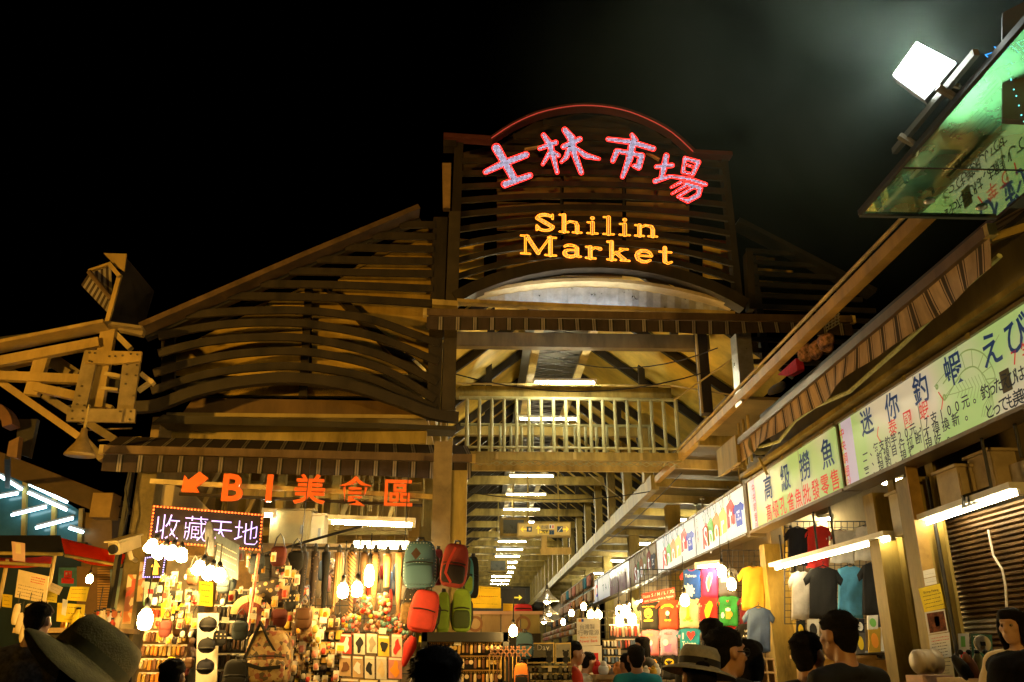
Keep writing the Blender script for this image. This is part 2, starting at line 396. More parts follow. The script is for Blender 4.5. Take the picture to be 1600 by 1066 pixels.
for k in range(24):
    y = 13.6+k*1.8
    MB().bar((XB, y, 4.95), (9, y, 4.78), .10, .17).build('aisle_beam', [STEEL, STEELB][k % 2], hall)
rg = random.Random(4)
for k in range(16):
    x, y = 4.5+rg.random()*1.4, 13.2+k*.8; zb_ = 4.05+rg.random()*.35
    h = MB(); h.tube([(x, y, zb_), (x, y, 4.8)], .014, 6); h.lathe([(.05, 0), (.06, .02), (.015, .05)], (x, y, 4.76), seg=10); h.build('hanging_rod', STEELB, hall)
    if k % 3 == 0: MB().bar((x-.4, y, zb_), (x+.5, y+.1, zb_), .03, .03).build('cross_rail', STEELB, hall)
MB().bar((3.52, 12.7, 5.15), (3.52, 12.7, 6.75), .16, .2, up=(0, 1, 0)).build('bay_post', BROWN, hall)
MB().bar((3.43, 12.62, 5.15), (3.43, 12.62, 6.75), .03, .05, up=(0, 1, 0)).build('bay_post', STEELB, hall)
MB().prism([(XB+.2, 12.5, 5.35), (9, 12.5, 5.2), (9, 62, 5.2), (XB+.2, 62, 5.35)], (0, 0, .05)).build('aisle_roof', mat('dim aisle deck', (.22, .17, .08), .7, 0, .3, 2.), hall)
# west nave wall posts
for k in range(14):
    y = 13+k*2.9
    MB().bar((XL, y, 0), (XL, y, 6.4), .26, .26, up=(0, 1, 0)).build('column', STEEL, hall)
MB().bar((XL, 12, 4.98), (XL, 60, 4.98), .16, .26).build('channel_beam', STEEL, hall)
MB().box((1.6, 63, 4.2), 14, .2, 8.4).build('end_wall', mat('far end wall', (.10, .09, .07), .8, 0, .3, 1.), hall)
# first-floor bridge with railing
PB = plane(1.6, 15.0, 1, 0)
yb = 15.0
MB().box((1.62, yb+.06, 4.99), 4.05, .12, .15).build('bridge_edge_beam', STEEL, hall)
zfar = onY(880, 729, yb+1.72).z
MB().prism([(-.4, yb+.13, 5.03), (3.64, yb+.13, 5.03), (3.64, yb+1.66, zfar+.1), (-.4, yb+1.66, zfar+.1)], (0, 0, .03)).build('bridge_deck', mat('ribbed bridge deck', (.33, .30, .15), .5, .1, .3, 3.), hall)
MB().box((1.45, yb+1.72, zfar), 4.4, .10, .20).build('bridge_edge_beam', STEELB, hall)
MB().box((-.05, yb-.06, 4.88), .5, .12, .1).build('bracket', STEEL, hall)
rail = thing('bridge_railing', 'pale green painted railing on the front edge of the first floor bridge', 'railing', (1.6, yb, 5.06))
GR = mat('pale green railing paint', (.36, .36, .19), .45, 0, .25, 6.)
MB().tube([(-.40, yb, 6.06), (3.6, yb, 6.06)], .035).build('top_rail', GR, rail)
MB().tube([(-.40, yb, 5.14), (3.6, yb, 5.14)], .025).build('bottom_rail', GR, rail)
for k in range(18): MB().tube([(-.25+k*.226, yb, 5.06), (-.25+k*.226, yb, 6.05)], .032, 8).build('baluster', GR, rail)
MB().tube([(3.6, yb, 5.06), (3.6, yb, 6.06)], .036).build('baluster', GR, rail)
rail2 = thing('bridge_railing', 'second pale green railing on the far edge of the bridge seen between the front balusters', 'railing', (1.6, yb+1.6, 5.06))
MB().tube([(-.40, yb+1.6, 5.98), (3.5, yb+1.6, 5.98)], .03).build('top_rail', GR, rail2)
for k in range(18): MB().tube([(-.25+k*.215, yb+1.6, 5.2), (-.25+k*.215, yb+1.6, 5.96)], .028, 6).build('baluster', GR, rail2)

# ---- west aisle interior under the awning: back wall, ceiling beams, hanging rods
for k in range(7):
    y = 10.9+k*1.3
    MB().bar((-4.0, y, 4.3), (-.7, y, 4.3), .12, .2).build('aisle_beam', STEEL, hall)
for x in (-3.9, -3.0, -2.1, -1.3): MB().bar((x, 10.9, 4.42), (x, 22, 4.42), .1, .12).build('purlin', STEELB, hall)
MB().prism([(-4.1, 10.9, 4.55), (-.7, 10.9, 4.55), (-.7, 22, 4.75), (-4.1, 22, 4.75)], (0, 0, .05)).build('aisle_roof', mat('yellow aisle deck', (.40, .31, .11), .65, 0, .3, 2.), hall)
MB().box((-2.4, 14.5, 2.2), 3.2, .1, 4.4).build('aisle_wall', mat('ochre back wall', (.34, .25, .09), .7, 0, .35, 2.), hall)
MB().box((-4.02, 12.4, 2.2), .1, 4.0, 4.4).build('aisle_wall', mat('ochre side wall', (.30, .21, .08), .7, 0, .4, 2.), hall)
MB().prism([onY(225, 740, 10.6), onY(300, 770, 10.6), onY(345, 815, 10.6), onY(235, 800, 10.6)], (0, .05, 0)).build('sloped_panel', CREAM, hall)
for i in range(12):
    x = -2.3+i*.14; y = 11.2+(i*37 % 7)*.35
    MB().tube([(x, y, 3.0+(i % 3)*.12), (x, y, 4.3)], .014, 6).build('hanging_rod', STEELB, hall)
for i in range(4): MB().bar((-4.2+i*1.0, 10.9, 3.95-.1*(i % 2)), (-3.5+i*1.0, 11.6, 4.3), .06, .06).build('brace', STEELB, hall)
MB().bar((-3.4, 11.2, 3.62), (-.8, 11.2, 3.56), .07, .09).build('cross_rail', STEELB, hall)
MB().bar((-3.2, 12.4, 3.9), (-.8, 12.4, 3.9), .07, .09).build('cross_rail', STEELB, hall)

rg = random.Random(21)
for i in range(15):
    x = -3.75+i*.21+rg.uniform(-.05, .05); y = 10.8+rg.random()*2.6
    if i % 3 == 0: MB().bar((x, y, 2.4), (x, y, 4.3), .10, .12, up=(0, 1, 0)).build('hanging_post', STEEL, hall)
    else: MB().bar((x, y, 2.9+rg.random()*.5), (x, y, 4.35), .035, .035, up=(0, 1, 0)).build('hanging_post', STEELB, hall)
for i in range(6): MB().bar((-3.9, 11.0+i*.55, 3.05+.13*(i % 3)), (-.9, 11.0+i*.55, 3.08+.13*(i % 3)), .05, .05).build('cross_rail', [STEEL, STEELB][i % 2], hall)
for i in range(5): MB().bar((-3.6+i*.6, 10.95, 3.1), (-3.2+i*.6, 11.0, 4.3), .04, .05).build('brace', STEELB, hall)
# columns of the west bay
pl = (V((0, 9.95, 0)), V((0, 1, 0)))
def column_px(x0t, x1t, yt, x0b, x1b, yb_, Y, name, m, label):
    a, b, c, d = onY(x0t, yt, Y), onY(x1t, yt, Y), onY(x1b, yb_, Y), onY(x0b, yb_, Y)
    xm0, xm1 = (a.x+d.x)/2, (b.x+c.x)/2
    t = thing(name, label, 'column', ((xm0+xm1)/2, Y+.12, 0))
    MB().box(((xm0+xm1)/2, Y+.12, max(a.z, b.z)/2), xm1-xm0, .24, max(a.z, b.z)).build('shaft', m, t)
    MB().box(((xm0+xm1)/2, Y+.12, .06), (xm1-xm0)+.12, .36, .12).build('base_plate', m, t)
    return t, (xm0, xm1)
c1, cx1 = column_px(214, 246, 735, 186, 216, 940, 9.95, 'steel_column', mat('dull olive column', (.20, .15, .05), .6, 0, .5, 3., .1), 'tall steel column carrying the security camera at the west end of the bay')
MB().box((cx1[0]-.05, 9.9, 2.9), .04, .1, 1.6).build('conduit', BLK, c1)
c2, cx2 = column_px(674, 728, 735, 674, 728, 960, 9.3, 'steel_column', STEEL, 'wide steel column behind the hanging backpacks')
MB().box((cx2[0]+.1, 9.28, 2.9), .2, .03, 1.9).build('face_plate', mat('brown column face', (.2, .15, .075), .5, 0, .4, 4.), c2)

# conduits, sagging wires and tie rods in the entrance bay
for a, b, sag, l in (((3.58, 12.0, 6.0), (1.2, 13.4, 6.3), .25, 'sagging wire under the first tie beam'), ((-.4, 12.2, 5.6), (3.5, 12.4, 5.75), .3, 'wire sagging across the entrance bay above the railing'), ((3.62, 15.0, 4.7), (3.62, 26., 4.75), .12, 'wire slung along the nave side beam'), ((-.5, 16.2, 4.6), (3.3, 16.4, 4.62), .18, 'wire sagging under the bridge')):
    a, b = V(a), V(b); o = MB().tube([a.lerp(b, t/10)+V((0, 0, -sag*4*t/10*(1-t/10))) for t in range(11)], .010, 5).build('sagging_wire', CABLE); tag(centred(o), l, 'wire', 'wires of the hall')
for a, b in (((3.75, 11.6, 5.75), (3.0, 12.6, 5.35)), ((3.9, 12.2, 5.3), (3.2, 13.6, 5.9)), ((3.5, 18.3, 5.3), (2.9, 19.5, 6.2)), ((3.5, 21., 5.3), (2.9, 22.4, 6.2))): MB().tube([a, b], .014, 6).build('tie_rod', STEELB, hall)
MB().tube([(-.62, 14.9, 5.2), (-.62, 14.9, 6.3), (3.5, 14.9, 6.3)], .02, 6).build('conduit', STEELB, hall)
hm = MB()
for k in range(26): hm.bar((-.3+k*.15, 15.05, 4.90), (-.15+k*.15, 15.05, 4.82), .012, .012); hm.bar((-.15+k*.15, 15.05, 4.90), (-.3+k*.15, 15.05, 4.82), .012, .012)
struct(hm.build('guard_mesh', GR, hall), 'stuff')
for x in (.3, 1.7, 2.9): MB().box((x, 14.99, 4.99), .05, .03, .12).build('cleat', STEELB, hall)
# ================================================================== MARKET SIGN (LED letters)
def led_strokes(strokes, fx, cell, edge, wdot, edot, n):
    """strokes: polylines of (x, y, radius) in drawing units; fx maps drawing units to the plane; returns inner-dot and edge-dot meshes."""
    seg = [(s[i], s[i+1]) for s in strokes for i in range(len(s)-1)]
    A = np.array([(a[0], a[1], a[2], b[0], b[1], b[2]) for a, b in seg], float)
    def sdf(P):
        P = np.asarray(P, float)[:, None, :]; a = A[None, :, 0:2]; b = A[None, :, 3:5]; d = b-a
        t = np.clip(((P-a)*d).sum(-1)/np.maximum((d*d).sum(-1), 1e-9), 0, 1)
        r = A[None, :, 2]*(1-t)+A[None, :, 5]*t
        return (np.linalg.norm(P-(a+d*t[..., None]), axis=-1)-r).min(1)
    x0, x1 = (A[:, [0, 3]].min()-40, A[:, [0, 3]].max()+40); y0, y1 = (A[:, [1, 4]].min()-40, A[:, [1, 4]].max()+40)
    gx, gy = np.meshgrid(np.arange(x0, x1, cell), np.arange(y0, y1, cell)); G = np.stack([gx.ravel(), gy.ravel()], 1)
    G = G[sdf(G) < -edge*1.3]
    E_ = []
    for a in A:
        p, q = a[:2], a[3:5]; L = np.linalg.norm(q-p); d = (q-p)/max(L, 1e-6); nn = np.array([-d[1], d[0]])
        for k in range(int(L/edge)+1):
            t = k*edge/max(L, 1e-6); r = a[2]*(1-t)+a[5]*t
            E_ += [p+d*k*edge+nn*r, p+d*k*edge-nn*r]
        for c, r in ((p, a[2]), (q, a[5])):
            m_ = max(6, int(6.28*r/edge)); E_ += [c+r*np.array([math.cos(6.283*k/m_), math.sin(6.283*k/m_)]) for k in range(m_)]
    E_ = np.array(E_); E_ = E_[sdf(E_) > -edge*.45]
    mi, me_ = MB(), MB()
    for mb, pts, w in ((mi, G, wdot), (me_, E_, edot)):
        for x, y in pts:
            a, b, c, d = fx(x-w, y), fx(x, y-w), fx(x+w, y), fx(x, y+w); e = (a+c)/2-n*.008
            mb.add([a, b, c, d, e], [(0, 1, 4), (1, 2, 4), (2, 3, 4), (3, 0, 4)])
    bk = MB()
    for i, s in enumerate(strokes):
        for j in range(len(s)-1):
            (ax, ay, ar), (bx, by, br) = s[j], s[j+1]; L = math.hypot(bx-ax, by-ay) or 1; dx, dy = (bx-ax)/L, (by-ay)/L; off = n*(.02+.0015*((i*3+j) % 11))
            q = [(ax-dy*ar-dx*ar*.5, ay+dx*ar-dy*ar*.5), (bx-dy*br+dx*br*.5, by+dx*br+dy*br*.5), (bx+dy*br+dx*br*.5, by-dx*br+dy*br*.5), (ax+dy*ar-dx*ar*.5, ay-dx*ar-dy*ar*.5)]
            bk.prism([fx(*c)+off for c in q], n*.05)
    return mi, me_, bk
sgn = thing('market_sign', 'big arched entrance sign with red outlined LED characters over orange Shilin Market letters', 'sign', on(PM, 925, 470))
PS = (PM[0]-nM*.22, nM)
fz = zm(PS, 740, 160, 1/4.2105)
LW = em('white LED dots', (.70, .68, 1.), 2.0); LR = em('red LED outline', (1., .028, .02), 3.6)
LO = em('orange LED outline', (1., .30, .02), 2.3); LY = em('yellow LED dots', (1., .55, .12), 1.6)
chars = [
 [[(80, 458, 16), (190, 405, 22), (345, 345, 20)], [(150, 300, 28), (205, 395, 25), (265, 500, 24)], [(205, 540, 22), (370, 482, 18)]],
 [[(436, 303, 13), (540, 265, 16)], [(460, 216, 14), (498, 270, 20), (525, 360, 17), (550, 462, 11)], [(505, 325, 15), (455, 408, 9)], [(532, 332, 12), (558, 350, 13)],
  [(592, 292, 16), (698, 242, 16)], [(600, 182, 18), (642, 235, 25), (662, 335, 20), (708, 462, 15)], [(630, 305, 18), (610, 360, 15), (578, 392, 9)], [(668, 300, 12), (740, 352, 18), (825, 372, 9)]],
 [[(1042, 215, 12), (1062, 250, 19)], [(885, 243, 13), (1040, 262, 17), (1182, 305, 16)], [(942, 325, 18), (916, 385, 14)], [(945, 318, 13), (1105, 350, 15)], [(1105, 352, 20), (1085, 425, 20), (1052, 418, 10)], [(1048, 262, 24), (1025, 370, 22), (980, 490, 13)]],
 [[(1202, 424, 12), (1306, 415, 14)], [(1268, 352, 17), (1250, 440, 19), (1235, 495, 14)], [(1195, 518, 15), (1290, 488, 11)],
  [(1392, 368, 12), (1376, 460, 10)], [(1392, 368, 11), (1480, 394, 14)], [(1478, 396, 14), (1442, 474, 12)], [(1398, 410, 7), (1440, 424, 7)], [(1378, 458, 9), (1442, 476, 9)],
  [(1306, 488, 10), (1420, 505, 13), (1526, 540, 12)], [(1372, 522, 10), (1300, 560, 6)], [(1395, 535, 13), (1490, 565, 16), (1478, 610, 15), (1410, 648, 15), (1362, 632, 8)], [(1395, 548, 10), (1305, 602, 6)], [(1440, 562, 10), (1345, 620, 9)]]]
for s in chars:
    a, b, c = led_strokes(s, fz, 8.2, 3.6, 2.7, 3.3, nM)
    o = c.build('character', BLACKS, sgn); struct(a.build('lettering_dots', LW, o), 'stuff'); struct(b.build('lettering_outline', LR, o), 'stuff')
# serif latin letters, strokes in a 1-high box, y up
Tk, Tn = .082, .036
def arc(cx, cy, rx, ry, a0, a1, r0, r1, n=9):
    return [(cx+rx*math.cos(math.radians(a0+(a1-a0)*i/n)), cy+ry*math.sin(math.radians(a0+(a1-a0)*i/n)), r0+(r1-r0)*math.sin(math.pi*i/n)) for i in range(n+1)]
def ln(x0, y0, x1, y1, r): return [(x0, y0, r), (x1, y1, r)]
LET = {
 'S': (1.0, [arc(.5, .73, .36, .22, 20, 180, Tn, Tk), [(.14, .73, Tk), (.5, .5, Tk*1.15), (.86, .26, Tk)], arc(.5, .26, .36, .24, 0, -165, Tk, Tn+.02), ln(.86, .72, .86, .98, Tn), ln(.12, .02, .12, .3, Tn)]),
 'h': (1.1, [ln(.22, 0, .22, 1, Tk), ln(.02, 1, .2, 1, Tn), ln(.02, 0, .42, 0, Tn), [(.25, .48, Tn), (.5, .64, Tn+.01), (.78, .58, Tk*.8), (.84, .4, Tk), (.84, 0, Tk)], ln(.64, 0, 1.04, 0, Tn)]),
 'i': (.58, [ln(.28, 0, .28, .64, Tk), ln(.06, .64, .26, .64, Tn), ln(.04, 0, .52, 0, Tn), [(.27, .9, Tk), (.29, .9, Tk)]]),
 'l': (.58, [ln(.28, 0, .28, 1, Tk), ln(.06, 1, .26, 1, Tn), ln(.04, 0, .52, 0, Tn)]),
 'n': (1.1, [ln(.22, 0, .22, .62, Tk), ln(.02, .62, .2, .62, Tn), ln(.02, 0, .42, 0, Tn), [(.25, .48, Tn), (.5, .64, Tn+.01), (.78, .58, Tk*.8), (.84, .4, Tk), (.84, 0, Tk)], ln(.64, 0, 1.04, 0, Tn)]),
 'M': (1.75, [ln(.22, 0, .22, 1, Tn), ln(.02, 1, .36, 1, Tn), ln(.02, 0, .44, 0, Tn), [(.3, .98, Tk), (.82, .08, Tk)], [(.82, .05, Tn), (1.36, .98, Tn)], ln(1.4, 0, 1.4, 1, Tk), ln(1.3, 1, 1.66, 1, Tn), ln(1.16, 0, 1.66, 0, Tn)]),
 'a': (.95, [arc(.42, .5, .3, .15, 160, 20, Tn, Tk*.7), ln(.72, .5, .72, .1, Tk), [(.72, .1, Tk), (.8, .02, Tn), (.9, .04, Tn)], arc(.4, .19, .27, .19, 90, 360, Tn, Tk), [(.4, .38, Tn), (.7, .4, Tn)]]),
 'r': (.82, [ln(.22, 0, .22, .62, Tk), ln(.02, .62, .2, .62, Tn), ln(.02, 0, .46, 0, Tn), [(.25, .45, Tn), (.45, .62, Tn), (.68, .56, Tk)]]),
 'k': (1.12, [ln(.22, 0, .22, 1, Tk), ln(.02, 1, .2, 1, Tn), ln(.02, 0, .42, 0, Tn), [(.26, .26, Tn), (.78, .62, Tn)], ln(.62, .64, .98, .64, Tn), [(.44, .4, Tk), (.84, .04, Tk)], ln(.66, 0, 1.06, 0, Tn)]),
 'e': (.95, [arc(.46, .32, .36, .32, 10, 320, Tn+.01, Tk), [(.12, .34, Tn), (.8, .34, Tn)]]),
 't': (.7, [ln(.3, .88, .3, .1, Tk), [(.3, .1, Tk), (.44, 0, Tn+.01), (.62, .1, Tn)], ln(.04, .64, .6, .64, Tn)])}
fz2 = zm(PS, 660, 150, .3375)
for txt, (xa, ya), (xb, yb_), hh in (('Shilin', (518, 622), (1092, 652), 78), ('Market', (455, 728), (1162, 778), 82)):
    tot = sum(LET[c][0] for c in txt)+.18*(len(txt)-1); k = math.hypot(xb-xa, yb_-ya)/tot; ux, uy = (xb-xa)/(tot*k), (yb_-ya)/(tot*k); x = 0
    for c in txt:
        w, st = LET[c]
        f = lambda X, Y, x=x: fz2(xa+(x*200+X)/200*k*ux, ya+(x*200+X)/200*k*uy-Y/200*hh)
        st2 = [[(p*200, q*200, r*200) for p, q, r in s] for s in st]
        a, b, cc = led_strokes(st2, f, 11., 5.5, 5.0, 5.2, nM)
        o = cc.build('letter', BLACKS, sgn); struct(a.build('lettering_dots', LY, o), 'stuff'); struct(b.build('lettering_outline', LO, o), 'stuff')
        x += w+.18
# arched frame; the LEDs' red glow is put into its colour and a dim line
fa = lambda x, y: on(PM, x, y, -.05)
arch = [(693, 212), (768, 217)]+spline([(768, 217), (800, 196), (840, 178), (885, 168), (925, 166), (970, 172), (1010, 186), (1050, 208), (1083, 238)], 3)+[(1083, 238), (1142, 241)]
MB().chain([fa(x, y+3) for x, y in arch], .16, .07).build('frame_arch', mat('red glow arch frame', (.10, .03, .025), .5, 0, .3, 4.), sgn)
MB().chain([on(PM, x, y-1, -.135) for x, y in arch[1:-1]], .012, .012).build('red_glow_line', em('dim red light line', (1., .12, .10), .22), sgn)
MB().prism([fa(693, 208), fa(714, 208), fa(712, 228), fa(693, 228)], nM*.2).build('frame_corner', BROWN, sgn)
for x in (877, 975):
    MB().bar(on(PM, x, 280, .08), on(PM, x, 330, .08), .03, .03).build('hanger_strut', BLACKS, sgn)
for a, b in (((820, 234), (842, 230)), ((1010, 239), (1030, 250))):
    MB().bar(on(PM, *a, -.1), on(PM, *b, -.1), .05, .03).build('bracket', STEELB, sgn)

# ================================================================== AWNINGS
def awning(name, label, A, B, drop, back, backrise, m_cloth, seq, wave=.012, roll=.05, under=False):
    """roller bar from A to B (world), striped valance hanging by drop, cloth rising backwards by vector back."""
    A, B, back = V(A), V(B), V(back); d = (B-A); Ln = d.length; d = d/Ln
    t = thing(name, label, 'awning', (A+B)/2)
    MB().bar(A, B, roll*1.6, roll*1.9).build('roller_bar', ROLL, t)
    for e, s in ((A, -1), (B, 1)): MB().box(e+d*s*.012, .07, .07, roll*2.1).build('end_cap', STEELB, t)
    va, cl = MB(), MB(); x = 0; i = 0; nrm = back.normalized(); nrm.z = 0
    rg = random.Random(5)
    while x < Ln:
        w, mi = seq[i % len(seq)]; x2 = min(Ln, x+w); va.use(mi); cl.use(mi)
        def edge(xx):
            q = A+d*xx; n_ = nrm*(wave*math.sin(xx*2.3)+wave*.5*math.sin(xx*5.1+1))
            return q+V((0, 0, -roll)), q+V((0, 0, -roll-drop*.5))+n_, q+V((0, 0, -roll-drop-.008*math.sin(xx*3.7)))+n_*2.2
        a, b = edge(x), edge(x2)
        for k in range(2): va.quad(a[k], a[k+1], b[k+1], b[k])
        p, q = A+d*x, A+d*x2
        cl.quad(p+V((0, 0, roll)), p+back+V((0, 0, backrise)), q+back+V((0, 0, backrise)), q+V((0, 0, roll)))
        x = x2; i += 1
    mats = m_cloth
    va.build('valance', mats, t); cl.build('cloth', mats, t)
    return t
SEQ = [(.145, 0), (.012, 2), (.02, 1), (.006, 2), (.02, 1), (.02, 2)]
cl3 = [CAN_D, CAN_P, CAN_K]
awning('striped_awning', 'dark striped awning low over the west stalls above the orange characters', on(PLA, 163, 703), on(PLA, 737, 717), .19, nW*.5, .28, cl3, SEQ)
awning('striped_awning', 'dark striped awning with pale bars high under the silver arch of the entrance', on(PUA, 667, 489), on(PUA, 1330, 500), .17, nM*.55, .16, cl3, SEQ)
SEQT = [(.16, 0), (.012, 1), (.018, 0), (.05, 1), (.018, 0), (.012, 1)]
rA, rB = V((3.65, 12.45, 4.44)), V((3.65, 5.35, 4.48))
ra = awning('striped_awning', 'long tan and brown striped awning running over the row of lit stall signs', rA, rB, .23, (.45, 0, 0), .3, [CAN_T, CAN_B], SEQT, .02, .045)
MB().tube([V((3.72, 11.22, 4.26)), V((3.76, 10.34, 4.15)), V((3.74, 9.68, 4.24)), V((3.72, 9.02, 4.22)), V((3.74, 8.14, 4.13)), V((3.72, 6.93, 4.19)), V((3.72, 6.05, 4.27)), V((3.72, 5.39, 4.31))], .022, 6).build('cable_bundle', mat('pale green cable tie bundle', (.45, .47, .22), .6, 0, .3, 20.), ra)
# ================================================================== LAMPS
def tube_fixture(name, label, a, b, m=TUBE, body=True, group=None, w=.09, up=(0, 0, 1)):
    a, b = V(a), V(b); mid = (a+b)/2; u = V(up)
    t = thing(name, label, 'fluorescent light', mid, group)
    d = (b-a).normalized()
    MB().bar(a-d*.02+u*.06, b+d*.02+u*.06, w, .05).build('fixture_body', WHITE, t)
    MB().tube([a+u*.012, b+u*.012], .018, 8).build('tube', m, t)
    for e in (a, b): MB().box(e+u*.02, .04, .04, .06).build('socket', WHITE, t)
    return t
# bulbs
def bulb(label, p, r=.055, L=.13, cord=.5, group=None, m=None):
    p = V(p); t = thing('hanging_bulb', label, 'light bulb', p, group)
    MB().lathe([(r*.25, -L*.5), (r*.8, -L*.42), (r, -L*.15), (r*.98, L*.2), (r*.6, L*.42), (r*.3, L*.55)], p, seg=12).build('glass', m or BULB, t, True)
    MB().lathe([(r*.4, L*.5), (r*.45, L*.95), (r*.15, L*1.1)], p, seg=10).build('socket', BLK, t, True)
    if cord: MB().tube([p+V((0, 0, L)), p+V((.004, 0, L+cord))], .006, 5).build('cord', CABLE, t)
    return t
GW = 'bulbs hung among the west stall goods'
NAVE_G = 'fluorescent lights down the nave ceiling'
LB = 'white fluorescent light in the long row down the nave ceiling'
tube_fixture('fluorescent_light', 'bright fluorescent light above the bridge railing, nearest of the nave row', (.95, 14.5, 6.2), (2.05, 14.5, 6.2), group=NAVE_G, w=.06)
p0 = tube_fixture('fluorescent_light', 'fluorescent light seen between the balusters of the bridge railing', (.80, 17.0, 6.2), (2.0, 17.0, 6.2), group=NAVE_G, w=.06)
ordn = ['just below the bridge beam', 'second below the bridge beam', 'third below the bridge beam', 'fourth below the bridge beam']
for k in range(14):
    y = 22.9+k*2.8
    dup(p0, (1.4, y, 6.2), ('nave fluorescent light showing '+ordn[k]) if k < 4 else 'small far fluorescent light in the receding row along the nave ceiling')
# east aisle lights deep under the low ceiling
for k, (px, py, y) in enumerate([(900, 905, 24), (892, 918, 31), (870, 918, 38)]):
    pass
bulb('bare bulb over the counter right of the key ring board', onY(802, 986, 7.7), .035, .09, .2, GW)
G2 = 'fluorescent lights in the east aisle'
e0 = tube_fixture('fluorescent_light', 'small white fluorescent light in the far east aisle', (4.4, 20., 4.6), (5.6, 20., 4.6), group=G2)
for k in range(1, 5): dup(e0, (5.0, 20.+k*4.5, 4.6))
# stall tubes on the right row
a, b = onX(1213, 890, 4.2), onX(1395, 843, 4.2)
tube_fixture('fluorescent_light', 'slanting bright fluorescent light hung before the black and blue t-shirts', a, b, TUBEW, w=.2)
a, b = onX(1435, 824, 4.2), onX(1596, 771, 4.2)
tube_fixture('fluorescent_light', 'bright fluorescent light in front of the brown roller shutter', a, b, TUBEW, w=.2)
a, b = onX(1380, 757, 4.9), onX(1420, 751, 4.9)
tube_fixture('fluorescent_light', 'short fluorescent light tucked under the sign beside the white box', a, b, TUBE, w=.07)
a, b = onX(1240, 818, 5.2), onX(1300, 812, 5.2)
tube_fixture('fluorescent_light', 'fluorescent light behind the red shirt on the wire grid', a, b, TUBE, w=.07)
tube_fixture('fluorescent_light', 'short fluorescent light under the far end of the lit sport sign', onX(975, 948, 4.4), onX(1032, 932, 4.4), TUBE, w=.07)
tube_fixture('fluorescent_light', 'fluorescent light along the top of the wall of printed t-shirts', onY(1088, 888, 13.2), onY(1126, 884, 13.2), TUBE, w=.06)
# west stall tubes
tube_fixture('fluorescent_light', 'fluorescent light hanging under the orange characters', onY(516, 818, 9.15), onY(646, 823, 9.15), TUBE, w=.1)
tube_fixture('fluorescent_light', 'thin warm fluorescent light behind the row of stocking legs', onY(555, 858, 9.6), onY(636, 858, 9.6), TUBEW, w=.06)
tube_fixture('fluorescent_light', 'short bright fluorescent light peeping beside the electric box', onY(412, 806, 9.8), onY(428, 808, 9.8), TUBE, w=.06)
GW = 'bulbs hung among the west stall goods'
for px, py, lab in [(536, 923, 'white hot bulb hanging before the fourth and fifth stocking legs'), (558, 921, 'white hot bulb hanging before the sixth stocking leg')]:
    bulb(lab, onY(px, py, 7.75), .047, .125, .3, GW)
bulb('narrow bright bulb glowing behind the stocking legs', onY(577, 900, 8.45), .045, .2, .2, GW)
b = bulb('big glaring bulb beside the steel column above the sunhat', onY(227, 968, 7.7), .06, .17, .4, GW)
# spot lamps with white glowing drum heads
def drum(label, p, d):
    p, d = V(p), V(d).normalized(); t = thing('spot_lamp', label, 'spot lamp', p, 'drum spot lamps clipped under the LED board')
    MB().lathe([(.025, -.02), (.042, .0), (.048, .085), (.04, .095)], p, d, 12).build('glowing_drum', BULB, t, True)
    MB().lathe([(.02, -.09), (.035, -.02)], p, d, 10).build('socket', BLK, t, True)
    MB().tube([p-d*.08, p-d*.1+V((0, 0, .16))], .008, 6).build('arm', BLK, t)
for (px, py, dx, lab) in [(238, 858, -.5, 'spot lamp nearest the steel column under the LED board'), (252, 868, -.6, 'second spot lamp from the steel column under the LED board'), (268, 868, .0, 'third spot lamp, left of a touching pair under the LED board'), (283, 872, .45, 'fourth spot lamp, right of a touching pair under the LED board'),
                          (312, 892, -.45, 'spot lamp at the left of a cluster of three by the blue skateboard shape'), (328, 900, -.2, 'middle spot lamp in a cluster of three'), (342, 903, .4, 'last spot lamp of a cluster of three above the folding fan')]:
    drum(lab, onY(px, py, 8.05)+V((0, 0, .06)), (dx*.5, -.45, -.8))
GE = 'bulbs hung over the t-shirt stalls'
for px, py, Y, lab in [(1128, 893, 12.3, 'bulb hanging in front of the pink and grey t-shirts'), (1143, 913, 12.2, 'bulb hanging just above the green t-shirt'), (1070, 938, 12.3, 'bulb hanging at the collar of the beige tower t-shirt'),
                       (968, 970, 13.5, 'left bulb of a low pair beside the black t-shirt'), (988, 968, 13.5, 'right bulb of a low pair beside the black t-shirt'), (980, 957, 13.9, 'upper bulb of the cluster beside the black t-shirt'), (968, 955, 14.2, 'small upper bulb behind the cluster beside the black t-shirt'),
                       (923, 961, 16, 'left bulb of the far pair above the power bank poster'), (935, 961, 16, 'right bulb of the far pair above the power bank poster')]:
    bulb(lab, onY(px, py, Y), .06, .16, .45, GE)
# conical shop lamps in the far aisle
def cone_lamp(label, p, r, h, lit=True, group=None):
    p = V(p); t = thing('cone_lamp', label, 'hanging lamp', p, group)
    MB().lathe([(r, 0), (r*.97, .015), (r*.45, h*.6), (r*.22, h), (r*.2, h*1.25)], p, seg=24).build('shade', SILV if lit else mat('old enamel shade', (.28, .20, .08), .5, .2, .3, 8.), t, True)
    MB().lathe([(r*.12, h*1.2), (r*.1, h*1.6), (.012, h*1.7), (.012, h*2.4)], p, seg=8).build('stem', BLK if lit else STEELB, t)
    if lit: MB().ell(p+V((0, 0, .02)), r*.3, r*.3, r*.3, 10, 7).build('bulb', BULB, t, True)
    return t
for i, (px, py, Y, r) in enumerate([(855, 940, 17, .24), (858, 960, 15.5, .16), (850, 972, 15, .16)]):
    cone_lamp(['wide silver cone lamp hanging beside the far beam', 'small cone lamp under the wide silver one', 'lowest cone lamp beside the racks of bags'][i], onY(px, py, Y), r, r*.75, True, 'cone lamps in the east aisle')
cone_lamp('unlit bell shaped yard lamp under the west truss', onY(125, 712, 9.3), .165, .24, False)

